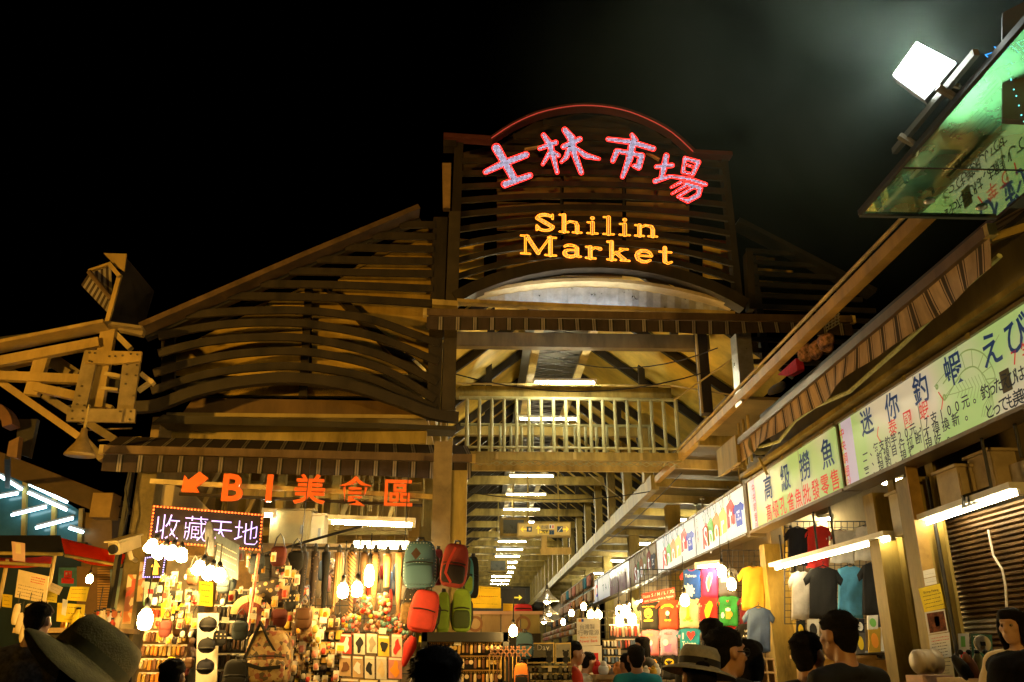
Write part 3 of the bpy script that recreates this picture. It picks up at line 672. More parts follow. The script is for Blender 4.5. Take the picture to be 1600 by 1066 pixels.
# flood lamp on the glass canopy
FP = onZ(1442, 107, 4.75)
fl = thing('flood_lamp', 'square white LED flood lamp glaring on the edge of the glass canopy', 'flood lamp', FP)
c_ = [(1396, 117), (1432, 66), (1491, 97), (1443, 151)]
q = [CAM0 + ray(*c)*((FP-CAM0).dot(FW)*(1.03 if i < 2 else .98)) for i, c in enumerate(c_)]
nrm = (q[1]-q[0]).cross(q[3]-q[0]).normalized()
if nrm.dot(FW) < 0: nrm = -nrm
MB().prism(q, nrm*.01).build('lens', em('flood lamp lens', (.93, 1., .93), 170.), fl)
cq = sum(q, V())/4
MB().prism([cq+(p-cq)*1.07+nrm*.012 for p in q], nrm*.06).build('housing', BLK, fl)
MB().prism([cq+(p-cq)*.7+nrm*.073 for p in q], nrm*.05).build('heat_sink', GREY, fl)
l = bpy.data.lights.new('flood_light', 'POINT'); l.energy = 38; l.color = (.92, 1., .88); l.shadow_soft_size = .12
lo = bpy.data.objects.new('light', l); COL.objects.link(lo); lo.parent = fl; lo.location = cq-nrm*.10-FP
MB().bar(cq+nrm*.11, onZ(1500, 135, 4.62), .03, .02).build('bracket', STEEL, fl)

# unseen lamps added in the lane to light the facade (outside the frame, west and behind the camera)
def street_lamp(label, p, col, power, aim=None):
    p = V(p); t = thing('street_lamp', label, 'street lamp', (p.x, p.y, 0), 'unseen lamps added to light the facade')
    MB().lathe([(.12, 0), (.12, .3), (.07, .35), (.05, p.z-.1)], (p.x-.0, p.y-.6, 0), seg=12).build('pole', STEEL, t, True)
    MB().tube([(p.x, p.y-.6, p.z-.2), (p.x, p.y-.55, p.z+.06), (p.x, p.y, p.z+.1)], .035).build('arm', STEEL, t)
    MB().ell(p+V((0, 0, .09)), .18, .32, .08).build('head', GREY, t, True)
    MB().ell(p, .12, .2, .05).build('lens', em('sodium lens', col, 6.), t, True)
    l = bpy.data.lights.new('street_light', 'SPOT'); l.energy = power; l.color = col; l.shadow_soft_size = .12; l.spot_size = math.radians(165); l.spot_blend = .6
    lo = bpy.data.objects.new('light', l); COL.objects.link(lo); lo.parent = t; lo.location = (0, 0, p.z-.07)
def unseen_flood_pole(label, p, aim, col, power, cone):
    p, aim = V(p), V(aim); d = (aim-p).normalized(); t = thing('unseen_flood_light_pole', label, 'street lamp', (p.x, p.y, 0), 'unseen lamps added to light the facade')
    MB().lathe([(.11, 0), (.11, .25), (.06, .3), (.05, p.z-.1)], (p.x, p.y, 0), seg=12).build('pole', STEEL, t, True)
    MB().lathe([(.10, -.2), (.16, .02), (.18, .1)], p, d, 16).build('head', GREY, t, True)
    MB().lathe([(.165, .085), (.1, .09)], p, d, 16).build('lens', em('flood pole lens', col, 5.), t)
    l = bpy.data.lights.new('flood_light', 'SPOT'); l.energy = power; l.color = col; l.shadow_soft_size = .15; l.spot_size = math.radians(cone); l.spot_blend = .55
    lo = bpy.data.objects.new('light', l); COL.objects.link(lo); lo.parent = t
    lo.rotation_euler = d.to_track_quat('-Z', 'Y').to_euler(); lo.location = p+d*.12-V((p.x, p.y, 0))
unseen_flood_pole('unseen amber flood light on a pole across the lane, added to light the west gable', (-8.5, 1.5, 3.0), (-3.3, 10.2, 5.4), (1., .50, .06), 3200, 74)  # unseen lamp added for the amber light on gable and truss
unseen_flood_pole('unseen amber flood light on a pole behind the crowd, added to light the entrance sign', (2.2, -4.5, 3.4), (2.3, 11, 6.6), (1., .55, .10), 1700, 64)  # unseen lamp added to brighten the sign screen

for px, py, Y, lab in ((893, 958, 17., 'added bulb brightening the cream and rose bags of the east aisle'), (912, 948, 15.2, 'added bulb brightening the pink bags of the east aisle'), (880, 972, 19., 'added far bulb brightening the round purses of the east aisle')): bulb(lab, onY(px, py, Y), .045, .12, .4, GE)  # bulbs added to brighten the east aisle racks
# ================================================================== EAST ROW: lit stall signs
XS = 4.0; rS, uS = V((0, -1, 0)), V((0, 0, 1)); ZB, ZT = 3.315, 4.09
def yX(x, y, X=XS): return onX(x, y, X).y
def print_mat(name, ca, cb, s, scale=1.1):
    """backlit printed face: two printed colours in soft blotches, lit from inside"""
    m = bpy.data.materials.new(name); m.use_nodes = True; nt = m.node_tree; N, L = nt.nodes, nt.links; b = N['Principled BSDF']
    tc = N.new('ShaderNodeTexCoord'); no = N.new('ShaderNodeTexNoise'); no.inputs['Scale'].default_value = scale; no.inputs['Detail'].default_value = 1
    L.new(tc.outputs['Object'], no.inputs['Vector']); cr = N.new('ShaderNodeValToRGB'); cr.color_ramp.elements[0].position = .42; cr.color_ramp.elements[1].position = .62
    cr.color_ramp.elements[0].color = (*ca, 1); cr.color_ramp.elements[1].color = (*cb, 1)
    L.new(no.outputs['Fac'], cr.inputs[0]); L.new(cr.outputs[0], b.inputs['Base Color']); L.new(cr.outputs[0], b.inputs['Emission Color'])
    b.inputs['Emission Strength'].default_value = s; b.inputs['Roughness'].default_value = .25
    return m
ALU = mat('sign frame metal', (.22, .17, .10), .4, .4, .3, 6.)
SEAM = mat('sign seam', (.3, .32, .2), .6, 0, 0)
def sign_box(label, y0, y1, face, zb=ZB, zt=ZT, name='stall_sign', group=None):
    """y0 is the far (left in the picture) end"""
    t = thing(name, label, 'sign', (XS+.1, (y0+y1)/2, zb), group)
    MB().box((XS+.13, (y0+y1)/2, (zb+zt)/2), .20, y0-y1-.02, zt-zb).build('casing', ALU, t)
    MB().box((XS+.022, (y0+y1)/2, (zb+zt)/2), .02, y0-y1-.10, zt-zb-.07).build('face', face, t)
    f = MB(); 
    for z in (zb+.015, zt-.015): f.box((XS+.01, (y0+y1)/2, z), .05, y0-y1-.01, .035)
    f.build('frame', ALU, t)
    if y0-y1 > 2.5:
        for k in range(1, 3): MB().box((XS+.0105, y0+(y1-y0)*k/3+.07, (zb+zt)/2), .003, .007, zt-zb-.08).build('seam', SEAM, t)
    for k in range(5): MB().box((XS-.016, y0+(y1-y0)*(k+.5)/5, zt-.02), .012, .05, .05).build('clip', STEEL, t)
    return t
FX = XS+.008
def sp(x, y): q = onX(x, y, FX); return V((FX, q.y, q.z))
GREENP = print_mat('green and pink backlit print', (.38, .55, .19), (.58, .53, .37), .58, .9)
INKB = mat('navy sign letters', (.008, .035, .12), .5, 0, 0, emis=(.01, .06, .2), estr=.25)
INKRED = mat('red sign letters', (.5, .03, .015), .5, 0, 0, emis=(.6, .03, .01), estr=.5)
INKK = mat('black sign letters', (.01, .012, .015), .5, 0, 0)
LAV = mat('lavender strip', (.5, .46, .6), .4, 0, 0, emis=(.55, .50, .62), estr=.5)
z2 = lambda zx, zy: sp(1140+zx*.3752, 460+zy*.3752)
yA, yBd, yC = yX(1168, 790), yX(1311, 710), 3.6
s225 = sign_box('backlit green sign with big blue characters for fish scooping and the number 225', yA, yBd+.02, GREENP)
def strip(t, xa, yy, w):
    c = z2(xa, yy); MB().box((XS+.0095, c.y, (ZB+ZT)/2), .003, w, ZT-ZB-.08).build('strip', LAV, t)
def line(t, s, a, b, h, m, bold=0., ws=1., name='lettering'):
    mb = MB(); a, b = V(a), V(b); z = (a.z+b.z)/2; a.z = b.z = z; a.x = b.x = FX-.003
    
    if h >= .17 and len(s) > 1:                                           # big characters one by one
        for i, ch in enumerate(s):
            k = MB(); put_glyph(k, ch, a.lerp(b, i/(len(s)-1)), rS, uS, h, bold, ws, .004); k.build('character', m, t)
        return
    row(mb, s, a, b, rS, uS, h, bold, .004, ws); return mb.build(name, m, t)
def ring(mb, c, r, w, n_, seg=28):
    c = V(c)
    for k in range(seg):
        a0, a1 = 2*math.pi*k/seg, 2*math.pi*(k+1)/seg
        f = lambda a, q: c + rS*math.cos(a)*q + uS*math.sin(a)*q + n_
        mb.quad(f(a0, r), f(a1, r), f(a1, r-w), f(a0, r-w))
def badge(t, zx, zys, num, zc):
    x = z2(zx, 800).y
    mb = MB(); zz = [3.93, 3.79, 3.65, 3.51] 
    for ch, z in zip('中央鋼棚', zz): put_glyph(mb, ch, (FX-.006, x, z), rS, uS, .125, .004)
    ring(mb, (FX-.006, x, 3.40), .062, .008, V((0, 0, 0)))
    word(mb, num, (FX-.006, x, 3.40), rS, uS, .062, .0)
    mb.build('lettering', INKRED, t)
strip(s225, 98, 870, .26); badge(s225, 98, None, '225', None)
line(s225, '高級撈魚', z2(160, 800), z2(408, 660), .36, INKB, .014)
line(s225, '高級孔雀魚批發零售', z2(165, 905), z2(440, 772), .25, INKRED, .012)
s226 = sign_box('long backlit green sign offering mini shrimp fishing with a printed shrimp and the number 226', yBd-.02, yC, GREENP)
strip(s226, 500, 660, .27); badge(s226, 500, None, '226', None)
a, b = z2(573, 530), z2(932, 305)
line(s226, '迷你釣蝦', a, b, .29, INKB, .014)
ye, yb2 = z2(1088, 210).y, z2(1190, 125).y
line(s226, 'えび釣り', (FX, ye, 3.88), (FX, ye+(yb2-ye)*3, 3.88), .30, INKB, .014)
line(s226, '〈泰國蝦〉', z2(622, 585), z2(885, 438), .175, INKRED, .006)
def bounds(a, b): return a.y, b.y
za, zb_, zc = 3.60, 3.50, 3.40
ya0 = z2(565, 665).y
d = .139
line(s226, '一、每支釣竿20元，7支100元。', z2(567, 665), z2(1020, 425), .122, INKK, .012)
line(s226, '二、釣線自行拉斷不得換新。', z2(570, 712), z2(985, 490), .122, INKK, .012)
line(s226, '三、現釣、現烤、現吃。', z2(577, 750), z2(910, 578), .122, INKK, .012)
yj = z2(1067, 405).y; dj = (yj - z2(1210, 312).y)/5
line(s226, '釣った', (FX, yj, 3.58), (FX, yj-2*dj, 3.58), .130, INKK, .012)
MB().box((FX-.004, yj-3*dj, 3.58), .004, .12, .17).build('patch', mat('dark olive patch', (.08, .07, .02), .6, 0, 0), s226)
line(s226, 'え', (FX-.004, yj-3*dj, 3.58), (FX-.004, yj-3*dj, 3.58), .15, INKK, .004).location.x -= .004
line(s226, 'びは、お願いして食べられます。', (FX, yj-4*dj, 3.58), (FX, yj-18*dj, 3.58), .130, INKK, .012)
line(s226, 'とっても美味しいです', (FX, z2(1085, 480).y, 3.42), (FX, z2(1085, 480).y-9*dj, 3.42), .130, INKK, .012)
y7 = z2(1187, 245).y
line(s226, '7竿で100元', (FX, y7, 3.72), (FX, y7-6*.16, 3.72), .15, INKRED, .006)
# printed shrimp
OLV = mat('olive print line', (.22, .30, .09), .5, 0, 0, emis=(.22, .33, .08), estr=.5)
z3 = lambda x, y: sp(1460+x*.2345, 450+y*.2345)
shr = MB()
def pline(pts, w=.008):
    P = [z3(*q) for q in pts]
    for i in range(len(P)-1):
        d_ = (P[i+1]-P[i]).normalized(); n_ = V((0, -d_.z, d_.y))*w/2
        shr.quad(P[i]-n_+V((-.004, 0, 0)), P[i+1]-n_+V((-.004, 0, 0)), P[i+1]+n_+V((-.004, 0, 0)), P[i]+n_+V((-.004, 0, 0)))
pline(spline([(60, 640), (150, 510), (180, 440), (250, 410), (330, 440), (385, 520), (408, 600), (370, 640)], 4), .012)
pline(spline([(80, 740), (150, 620), (200, 550), (270, 525), (330, 580), (350, 620), (372, 650), (380, 700)], 4), .012)
for a, b in (((180, 440), (210, 545)), ((250, 412), (258, 525)), ((330, 440), (295, 535)), ((385, 520), (320, 570)), ((408, 600), (345, 610))): pline([a, b])
for i in range(9):
    x = 110+i*22; pline([(x+30, 640-i*9), (x+60, 690-i*6), (x+45, 735)], .006)
for q in ([(0, 660), (80, 560), (160, 380)], [(70, 720), (150, 700), (260, 660)], [(60, 740), (180, 590)], [(350, 470), (435, 310)]): pline(q, .006)
for i in range(6): pline([(385, 690), (330+i*15, 790+i*8), (318+i*14, 860)], .007)
ring(shr, z3(70, 730)+V((-.005, 0, 0)), .03, .02, V()); ring(shr, z3(20, 660)+V((-.005, 0, 0)), .025, .018, V())
shr.build('printed_shrimp', OLV, s226)
# white sport signs
WHITEP = em('white backlit face', (.74, .80, .80), .62)
RED_P, GRN_P, ORG_P, LIM_P, BLU_P = [mat(n, tuple(c*.8 for c in k), .4, 0, 0, emis=k, estr=.55) for n, k in (('red tag print', (.75, .02, .02)), ('green tag print', (.08, .42, .03)), ('orange tag print', (.85, .22, .01)), ('lime tag print', (.55, .62, .12)), ('blue shirt print', (.02, .06, .5)))]
WLET = mat('white letters', (.8, .8, .8), .5, 0, 0, emis=(.9, .9, .88), estr=.7)
DREDP, DGRN, DORG, DLIM, DBLU = [mat('unlit '+n, c, .6, 0, .1) for n, c in (('red print', (.32, .03, .02)), ('green print', (.08, .18, .04)), ('orange print', (.38, .12, .02)), ('lime print', (.3, .3, .1)), ('blue print', (.03, .035, .12)))]
def sport(label, y0, y1, lit=True, badge_=True):
    t = sign_box(label, y0, y1, WHITEP if lit else mat('unlit tan sign face', (.42, .31, .18), .5, 0, .15, 3.), group='sport stall signs')
    L = y0-y1; mats = (RED_P, GRN_P, ORG_P, LIM_P, RED_P, BLU_P) if lit else (DREDP, DGRN, DORG, DLIM, DREDP, DBLU)
    def P(a, z, o=0.): return V((FX-.004-o, y0-a*L, ZB+z))
    for i, (ch, a) in enumerate(zip('Sport', (.25, .36, .48, .61, .76))):
        zo = .08+.035*i*(1 if i != 3 else .8); w = .067; lean = .02*(i-2)
        mb = MB(); mb.prism([P(a-w-.006, zo), P(a+w-.006, zo+.03), P(a+w+.008, zo+.30), P(a+.03, zo+.43), P(a-w+.004, zo+.36)], (-.003, 0, 0)); mb.build('tag', mats[i], t)
        st = MB(); st.tube([P(a+.0, zo+.40, .004), P(a-.035, zo+.56, .004), P(a-.005, zo+.66, .004), P(a+.03, zo+.58, .004), P(a+.012, zo+.42, .004)], .004, 5); st.build('string', INKK, t)
        lt = MB(); put_glyph(lt, ch, P(a, zo+.20, .005), rS, uS, .54, .012, .95); lt.build('lettering', WLET, t)
    sh = [(.855, .18), (.955, .18), (.955, .40), (.985, .38), (.998, .46), (.95, .53), (.925, .51), (.885, .51), (.86, .53), (.815, .46), (.828, .38), (.855, .40)]
    MB().prism([P(a-.01, z) for a, z in sh], (-.003, 0, 0)).build('shirt_print', mats[5], t)
    mb = MB()
    for k, w in enumerate(('MADE', 'IN', 'TAIWAN')): word(mb, w, P(.895, .40-.055*k, .005), rS, uS, .062, .002, .04)
    mb.build('lettering', WLET, t)
    mb = MB()
    for ch, z in zip('中央鋼棚', (.64, .53, .42, .31)): put_glyph(mb, ch, P(.07, z), rS, uS, .11, .002)
    ring(mb, P(.07, .19), .06, .007, V()); mb.build('lettering', INKRED if lit else DREDP, t)
    return t
ys1, ys2, ys3 = yX(1164, 800), yX(1086, 850), yX(1026, 880)
MB().box((XS+.12, (ys1+yA)/2, 3.7), .24, ys1-yA+.0, .85).build('gap_cover', mat('brown cover box', (.13, .10, .055), .5, 0, .3, 4.), hall)
sport('white backlit sport sign beside the green fish scooping sign', ys2-.01, ys1+.01)
sport('second white backlit sport sign, farther from the green sign', ys3-.01, ys2+.01)
y4 = ys3+.05; y5 = yX(984, 908); y6 = yX(952, 925); y7_ = yX(926, 940)
sport('unlit tan sport sign beyond the two bright ones', y5-.02, y4, False)
t = sign_box('dull purple stall sign beyond the unlit sport sign', y6-.02, y5+.02, print_mat('purple print', (.30, .20, .30), (.42, .36, .42), .12, 1.5))
mb = MB(); L = y6-y5
for i in range(9): mb.prism([V((FX-.004, y6-.3-L*.09*i, ZB+.12+.05*(i % 3))), V((FX-.004, y6-.42-L*.09*i, ZB+.14)), V((FX-.004, y6-.40-L*.09*i, ZB+.5)), V((FX-.004, y6-.3-L*.09*i, ZB+.58-.06*(i % 2)))], (-.003, 0, 0))
mb.build('print', mat('faded purple print', (.2, .10, .2), .6, 0, .2), t)
t = sign_box('far white stall sign with a ring of red, yellow and blue', y7_, y6+.02, em('pale backlit face', (.66, .68, .66), .5))
c = V((FX-.005, y7_-(y7_-y6)*.28, (ZB+ZT)/2))
for k, (cm, a0) in enumerate(((RED_P, 0), (ORG_P, 120), (BLU_P, 240))):
    mb = MB()
    for j in range(8):
        f = lambda a, q: c+rS*math.cos(a)*q*1.6+uS*math.sin(a)*q
        A0, A1 = math.radians(a0+j*14), math.radians(a0+j*14+14); mb.quad(f(A0, .2), f(A1, .2), f(A1, .11), f(A0, .11))
    mb.build('ring_print', cm, t)
mb = MB(); row(mb, 'TAISON', (FX-.004, c.y-1.6, c.z), (FX-.004, c.y-4.4, c.z), rS, uS, .3, 0, 0, 2.2); mb.build('lettering', mat('grey letters', (.3, .34, .34), .6, 0, 0), t)
for k in range(5):
    o = sign_box(['teal unlit stall sign far down the east row', 'grey unlit stall sign after the teal one', 'farthest brown stall sign', 'farthest tan stall sign', 'last stall sign of the row'][k], y7_+4.2*(k+1)-.03, y7_+4.2*k+.03, [mat('unlit face '+str(k), c, .6, 0, .2) for c in [((.06, .2, .2), (.3, .3, .28), (.2, .12, .06), (.4, .3, .2), (.3, .25, .2))[k]]][0])

# ---- steel work over the signs
MB().bar((4.12, 3.2, 4.44), (4.12, 12.6, 4.42), .16, .5).build('sign_beam', mat('olive sign beam', (.17, .135, .06), .5, 0, .4, 3., .1), hall)
MB().bar((3.98, 3.2, 4.17), (3.98, 12.6, 4.16), .12, .05).build('sign_ledge', STEEL, hall)
MB().prism([(4.25, 3.0, 5.0), (9, 3.0, 5.0), (9, 12.4, 5.0), (4.25, 12.4, 5.0)], (0, 0, .06)).build('stall_roof', BLACKS, hall)
for k in range(6): MB().bar((3.74, 5.5+k*1.25, 4.5), (4.2, 5.5+k*1.25, 4.66), .05, .06).build('awning_arm', STEEL, hall)
MB().bar((3.62, 11.6, 4.35), (3.62, 12.6, 4.35), .05, .4).build('hanger_plate', STEEL, hall)
for i in range(3): MB().tube([V((3.7, 11.3+.22*i, 4.1)), V((3.7, 11.3+.22*i, 4.75))], .02).build('yellow_rod', STEELB, hall)
hs = thing('horn_speaker', 'grey horn loudspeaker on the beam above the fish scooping sign', 'loudspeaker', onX(1195, 708, 3.85))
pp = onX(1188, 706, 3.85)
MB().lathe([(.03, 0), (.05, .08), (.08, .2), (.15, .3), (.155, .31), (.13, .28)], pp, (-.3, -.9, .1), 16).build('horn', GREY, hs, True)
MB().box(pp+V((0, .08, 0)), .12, .14, .12).build('driver', BLK, hs)
MB().bar(pp+V((0, .1, -.05)), pp+V((.1, .1, -.3)), .03, .03).build('bracket', STEEL, hs)

# ---- stall columns of the east row
k1, x1 = column_px(1200, 1240, 850, 1208, 1243, 1060, 12.5, 'stall_column', STEEL, 'olive stall column between the sport stall and the wire grid of plain t-shirts')
k2, x2 = column_px(1366, 1398, 770, 1402, 1440, 1066, 8.87, 'stall_column', STEEL, 'olive stall column right of the black t-shirts')
k3, x3 = column_px(1424, 1462, 745, 1460, 1506, 1066, 7.93, 'stall_column', STEEL, 'olive stall column papered with yellow and white notices')
for x, k, Y in ((x2, k2, 8.87), (x3, k3, 7.93), (x1, k1, 12.5)):
    MB().box((x[1]-.03, Y-.05, 1.8), .03, .14, 3.4).build('flange', STEEL, k)
MB().box((x3[0]+.05, 7.915, 1.75), .11, .02, 3.3).build('lit_face', mat('lamplit column face', (.45, .28, .07), .5, 0, .35, 4.), k3)  # brighter plate: light on the column's left face is put into its colour
MB().tube([(x3[1]-.10, 7.84, .2), (x3[1]-.10, 7.84, 3.2)], .018).build('conduit', BLK, k3)
MB().tube([(x1[1]+.04, 12.4, .2), (x1[1]+.04, 12.4, 3.4)], .02).build('conduit', BLK, k1)
# notices on the third column
def paper(label, pl_, pts, m, cat='notice', name='paper_notice', group=None, th=.004, prints=()):
    q = [on(pl_, *p) for p in pts]; n_ = pl_[1]; c = sum(q, V())/4
    t = thing(name, label, cat, c, group)
    MB().prism(q, n_*th).build('sheet', m, t)
    r = ((q[1]-q[0])+(q[2]-q[3])).normalized(); u = ((q[0]-q[3])+(q[1]-q[2])).normalized(); w = (q[1]-q[0]).length; h = (q[0]-q[3]).length
    for pr in prints:
        mb = MB()
        if pr[0] == 't': word(mb, pr[1], c+r*w*pr[2]+u*h*pr[3]-n_*.004, r, u, h*pr[4], .006, .05, 0, pr[6] if len(pr) > 6 else 1.); mb.build('lettering', pr[5], t)
        if pr[0] == 'q':
            x0, y0, x1_, y1_ = pr[1]; mb.quad(c+r*w*x0+u*h*y0-n_*.003, c+r*w*x1_+u*h*y0-n_*.003, c+r*w*x1_+u*h*y1_-n_*.003, c+r*w*x0+u*h*y1_-n_*.003); mb.build('print', pr[2], t)
        if pr[0] == 'l':                                                  # lines of small unreadable print
            rg = random.Random(int(q[0].x*1000)); x0, y0, x1_, y1_, nl = pr[1]
            for k in range(nl):
                yy = y0+(y1_-y0)*k/max(1, nl-1); x = x0
                while x < x1_*.98-.03:
                    ww = rg.uniform(.03, .07); hh = .022*rg.uniform(.8, 1.5)
                    mb.quad(*[c+r*w*(x+a*ww)+u*h*(yy+b*hh)-n_*.003 for a, b in ((0, 0), (1, 0), (1, 1), (0, 1))]); x += ww+rg.uniform(.01, .03)
            mb.build('print', pr[2], t)
    return t
PK = plane(4, 7.89)
paper('small white notice with two big letters, topmost on the papered column', PK, [(1442, 892), (1460, 888), (1462, 900), (1444, 904)], PAPERW, prints=[('l', (-.35, -.1, .4, .1, 1), INK)])
paper('second small white notice below the topmost one', PK, [(1444, 905), (1462, 901), (1464, 912), (1446, 916)], PAPERW, prints=[('l', (-.35, -.1, .4, .1, 1), INK)])
paper('yellow shrimp fishing notice on the papered column', PK, [(1435, 920), (1469, 912), (1478, 950), (1445, 957)], PAPERY, prints=[('t', 'Shrimp Fishing', 0, .3, .13, INK), ('l', (-.4, -.35, .4, .12, 4), INK)])
paper('framed dark food photograph on the papered column', PK, [(1445, 957), (1476, 952), (1482, 987), (1451, 992)], PAPERW, prints=[('q', (-.43, -.44, .43, .44), mat('food photograph print', (.16, .05, .02), .4, 0, .9, 22.)), ('q', (-.1, -.2, .15, .25), mat('pale prawn print', (.6, .5, .4), .4, 0, .5, 25.))])
paper('white notice with a red heading under the food photograph', PK, [(1451, 993), (1484, 988), (1487, 1026), (1456, 1031)], PAPERW, prints=[('l', (-.4, .22, .42, .34, 2), INKR), ('l', (-.4, -.4, .3, .1, 5), INK)])
paper('cream notice lowest on the papered column', PK, [(1457, 1031), (1488, 1028), (1494, 1075), (1462, 1078)], mat('cream paper', (.66, .55, .30), .85, 0, .2, 8.), prints=[('l', (-.35, .25, .35, .38, 2), INK), ('l', (-.35, -.4, .3, .1, 6), mat('grey print', (.25, .2, .12), .8, 0, 0))])

# ---- roller shutter stall
sh = thing('roller_shutter', 'brown ribbed roller shutter with a pale band behind the fluorescent light', 'shutter', (4.45, 6.2, .7))
SHB = mat('brown shutter steel', (.13, .075, .03), .42, .3, .45, 5., .1); SHG = mat('pale shutter band', (.30, .26, .19), .5, .2, .3, 5.)
nS = 46; band = []
for k in range(nS):
    z = .75+k*.045
    mb = MB(); mb.prism([(4.45, 8.3, z), (4.415, 8.3, z+.012), (4.415, 8.3, z+.03), (4.45, 8.3, z+.043)], (0, -5.0, 0)); 
    mb.build('slat', SHG if k in (23, 24, 25) else SHB, sh)
hd = thing('shutter_housing', 'pale metal housing above the brown roller shutter', 'shutter box', (4.5, 6.2, 2.85))
MB().box((4.55, 5.75, 2.99), .24, 5., .24).build('housing', mat('pale housing', (.42, .36, .26), .5, .1, .3, 3.), hd)
for i in range(2): MB().box((4.415, 6.35-.16*i, 2.97), .03, .1, .1).build('outlet_box', GREY, hd)
MB().box((5.4, 8.55, 2.2), 2.0, .12, 4.4).build('partition_wall', mat('stall partition', (.16, .12, .06), .7, 0, .3, 2.), hall)
mb = MB(); q = [onX(1544, 828, 4.38), onX(1552, 868, 4.38), onX(1566, 890, 4.38), onX(1571, 915, 4.38), onX(1573, 948, 4.38)]
tag(centred(mb.tube(spline3 if False else q, .010, 6).build('white_cable', WHITE)), 'thin white cable hanging down the brown roller shutter', 'cable')
def ebox(label, x0, y0, x1_, y1_, Y, deep=.35, m=None):
    a, b = onY(x0, y0, Y), onY(x1_, y1_, Y); t = thing('electric_box', label, 'electric box', ((a.x+b.x)/2, Y, b.z))
    c = ((a.x+b.x)/2, Y+deep/2, (a.z+b.z)/2); MB().box(c, b.x-a.x, deep, a.z-b.z).build('case', m or mat('beige electric box', (.46, .36, .20), .5, .1, .25, 5.), t)
    MB().box((c[0], Y+deep/2, a.z+.012), b.x-a.x+.06, deep+.06, .025).build('lid', m or MATS['beige electric box'], t)
    MB().box((c[0], Y-.006, c[2]-.02), (b.x-a.x)*.86, .012, (a.z-b.z)*.82).build('door', m or MATS['beige electric box'], t)
    MB().box((c[0]+(b.x-a.x)*.3, Y-.02, c[2]), .03, .02, .1).build('latch', GREY, t)
    return t
ebox('beige electric box left of a pair above the fluorescent light', 1494, 730, 1540, 792, 7.2)
ebox('beige electric box right of a pair, nearer the frame edge', 1546, 705, 1600, 775, 6.9)
ebox('white meter box under the sign beside the ochre column', 1402, 770, 1430, 835, 8.4, .2, mat('white box enamel', (.6, .56, .45), .5, 0, .2, 5.))
rc = MB(); q0 = onY(1506, 790, 7.0)
for k in range(8): rc.bar(onY(1506+k*8, 792-k*2.6, 7.0), onY(1506+k*8, 775-k*2.6, 7.0), .02, .02)
rc.bar(onY(1503, 776, 7.0), onY(1566, 755, 7.0), .02, .02); rc.bar(onY(1503, 793, 7.0), onY(1566, 772, 7.0), .02, .02)
struct(tag(centred(rc.build('wire_basket', BLK)), 'black wire basket on top of the fluorescent light fitting', 'basket'), 'thing')
for i, (a, b) in enumerate((((1532, 676), (1562, 770)), ((1583, 652), (1604, 712)), ((1296, 792), (1307, 862)), ((1270, 800), (1284, 872)), ((1218, 836), (1224, 890)))):
    p, q = onX(*a, 4.18), onX(*b, 4.18)
    tag(centred(MB().tube([p, V((p.x, p.y, q.z))], .014, 6).build('hanging_rod', BLK)), ['black rod holding the shutter light, left of two', 'black rod holding the shutter light at the frame edge', 'black rod holding the slanting light, right of two', 'black rod holding the slanting light, left of two', 'short black rod by the grid column'][i], 'rod', 'rods hanging from the lit signs')
# small things stored on the dark roof behind the yellow beam
def blob(name, label, cat, p, sx, sy, sz, m, seed=0, bumps=.12):
    mb = MB(); mb.ell(p, sx, sy, sz, 18, 12); rg = random.Random(seed); ph = [rg.uniform(0, 6) for _ in range(6)]
    mb.v = [tuple(V(p)+(V(v)-V(p))*(1+bumps*(math.sin(9*(v[0]-p[0])/sx*.5+ph[0])+math.sin(7*(v[2]-p[2])/sz*.5+ph[1])+math.sin(8*(v[1]-p[1])/sy*.5+ph[2]))/2)) for v in mb.v]
    return tag(centred(mb.build(name, m, smooth=True)), label, cat)
PINK = mat('hot pink cloth', (.62, .03, .12), .8, 0, .3, 14.)
mb = MB(); q = [onX(*p, 4.3) for p in ((1215, 586), (1243, 560), (1246, 580), (1230, 588))]
tag(centred(mb.prism(q, (.1, 0, 0)).build('pink_cloth', PINK)), 'hot pink cloth bundle on the dark roof behind the yellow beam', 'cloth')
for i, (x, y, l) in enumerate(((1258, 552, 'flowered bag in the dark behind the yellow beam, left of two'), (1275, 547, 'flowered bag in the dark behind the yellow beam, right of two'), (1292, 535, 'small flowered bundle in the dark beside the tan awning'))):
    blob('flowered_bag', l, 'bag', onX(x, y, 4.35), .1, .14, .12, mat('flowered cloth', (.55, .30, .25), .8, 0, 1., 22., dirt=(.01, .01, .01)), i)
blob('jeans_bundle', 'folded jeans and tan cloth on the dark roof', 'clothes', onX(1214, 607, 4.3), .1, .3, .05, mat('denim cloth', (.08, .12, .2), .85, 0, .7, 15., dirt=(.25, .18, .08)), 9)
mb = MB()
for k in range(7): mb.bar(onX(1280+k*5, 524-k*3, 4.6), onX(1280+k*5, 505-k*3, 4.6), .01, .01)
for k in range(4): mb.bar(onX(1278, 510+k*5, 4.6), onX(1312, 490+k*5, 4.6), .01, .01)
tag(centred(mb.build('wire_grid', GREY)), 'small wire panel in the dark between beam and awning', 'wire panel')

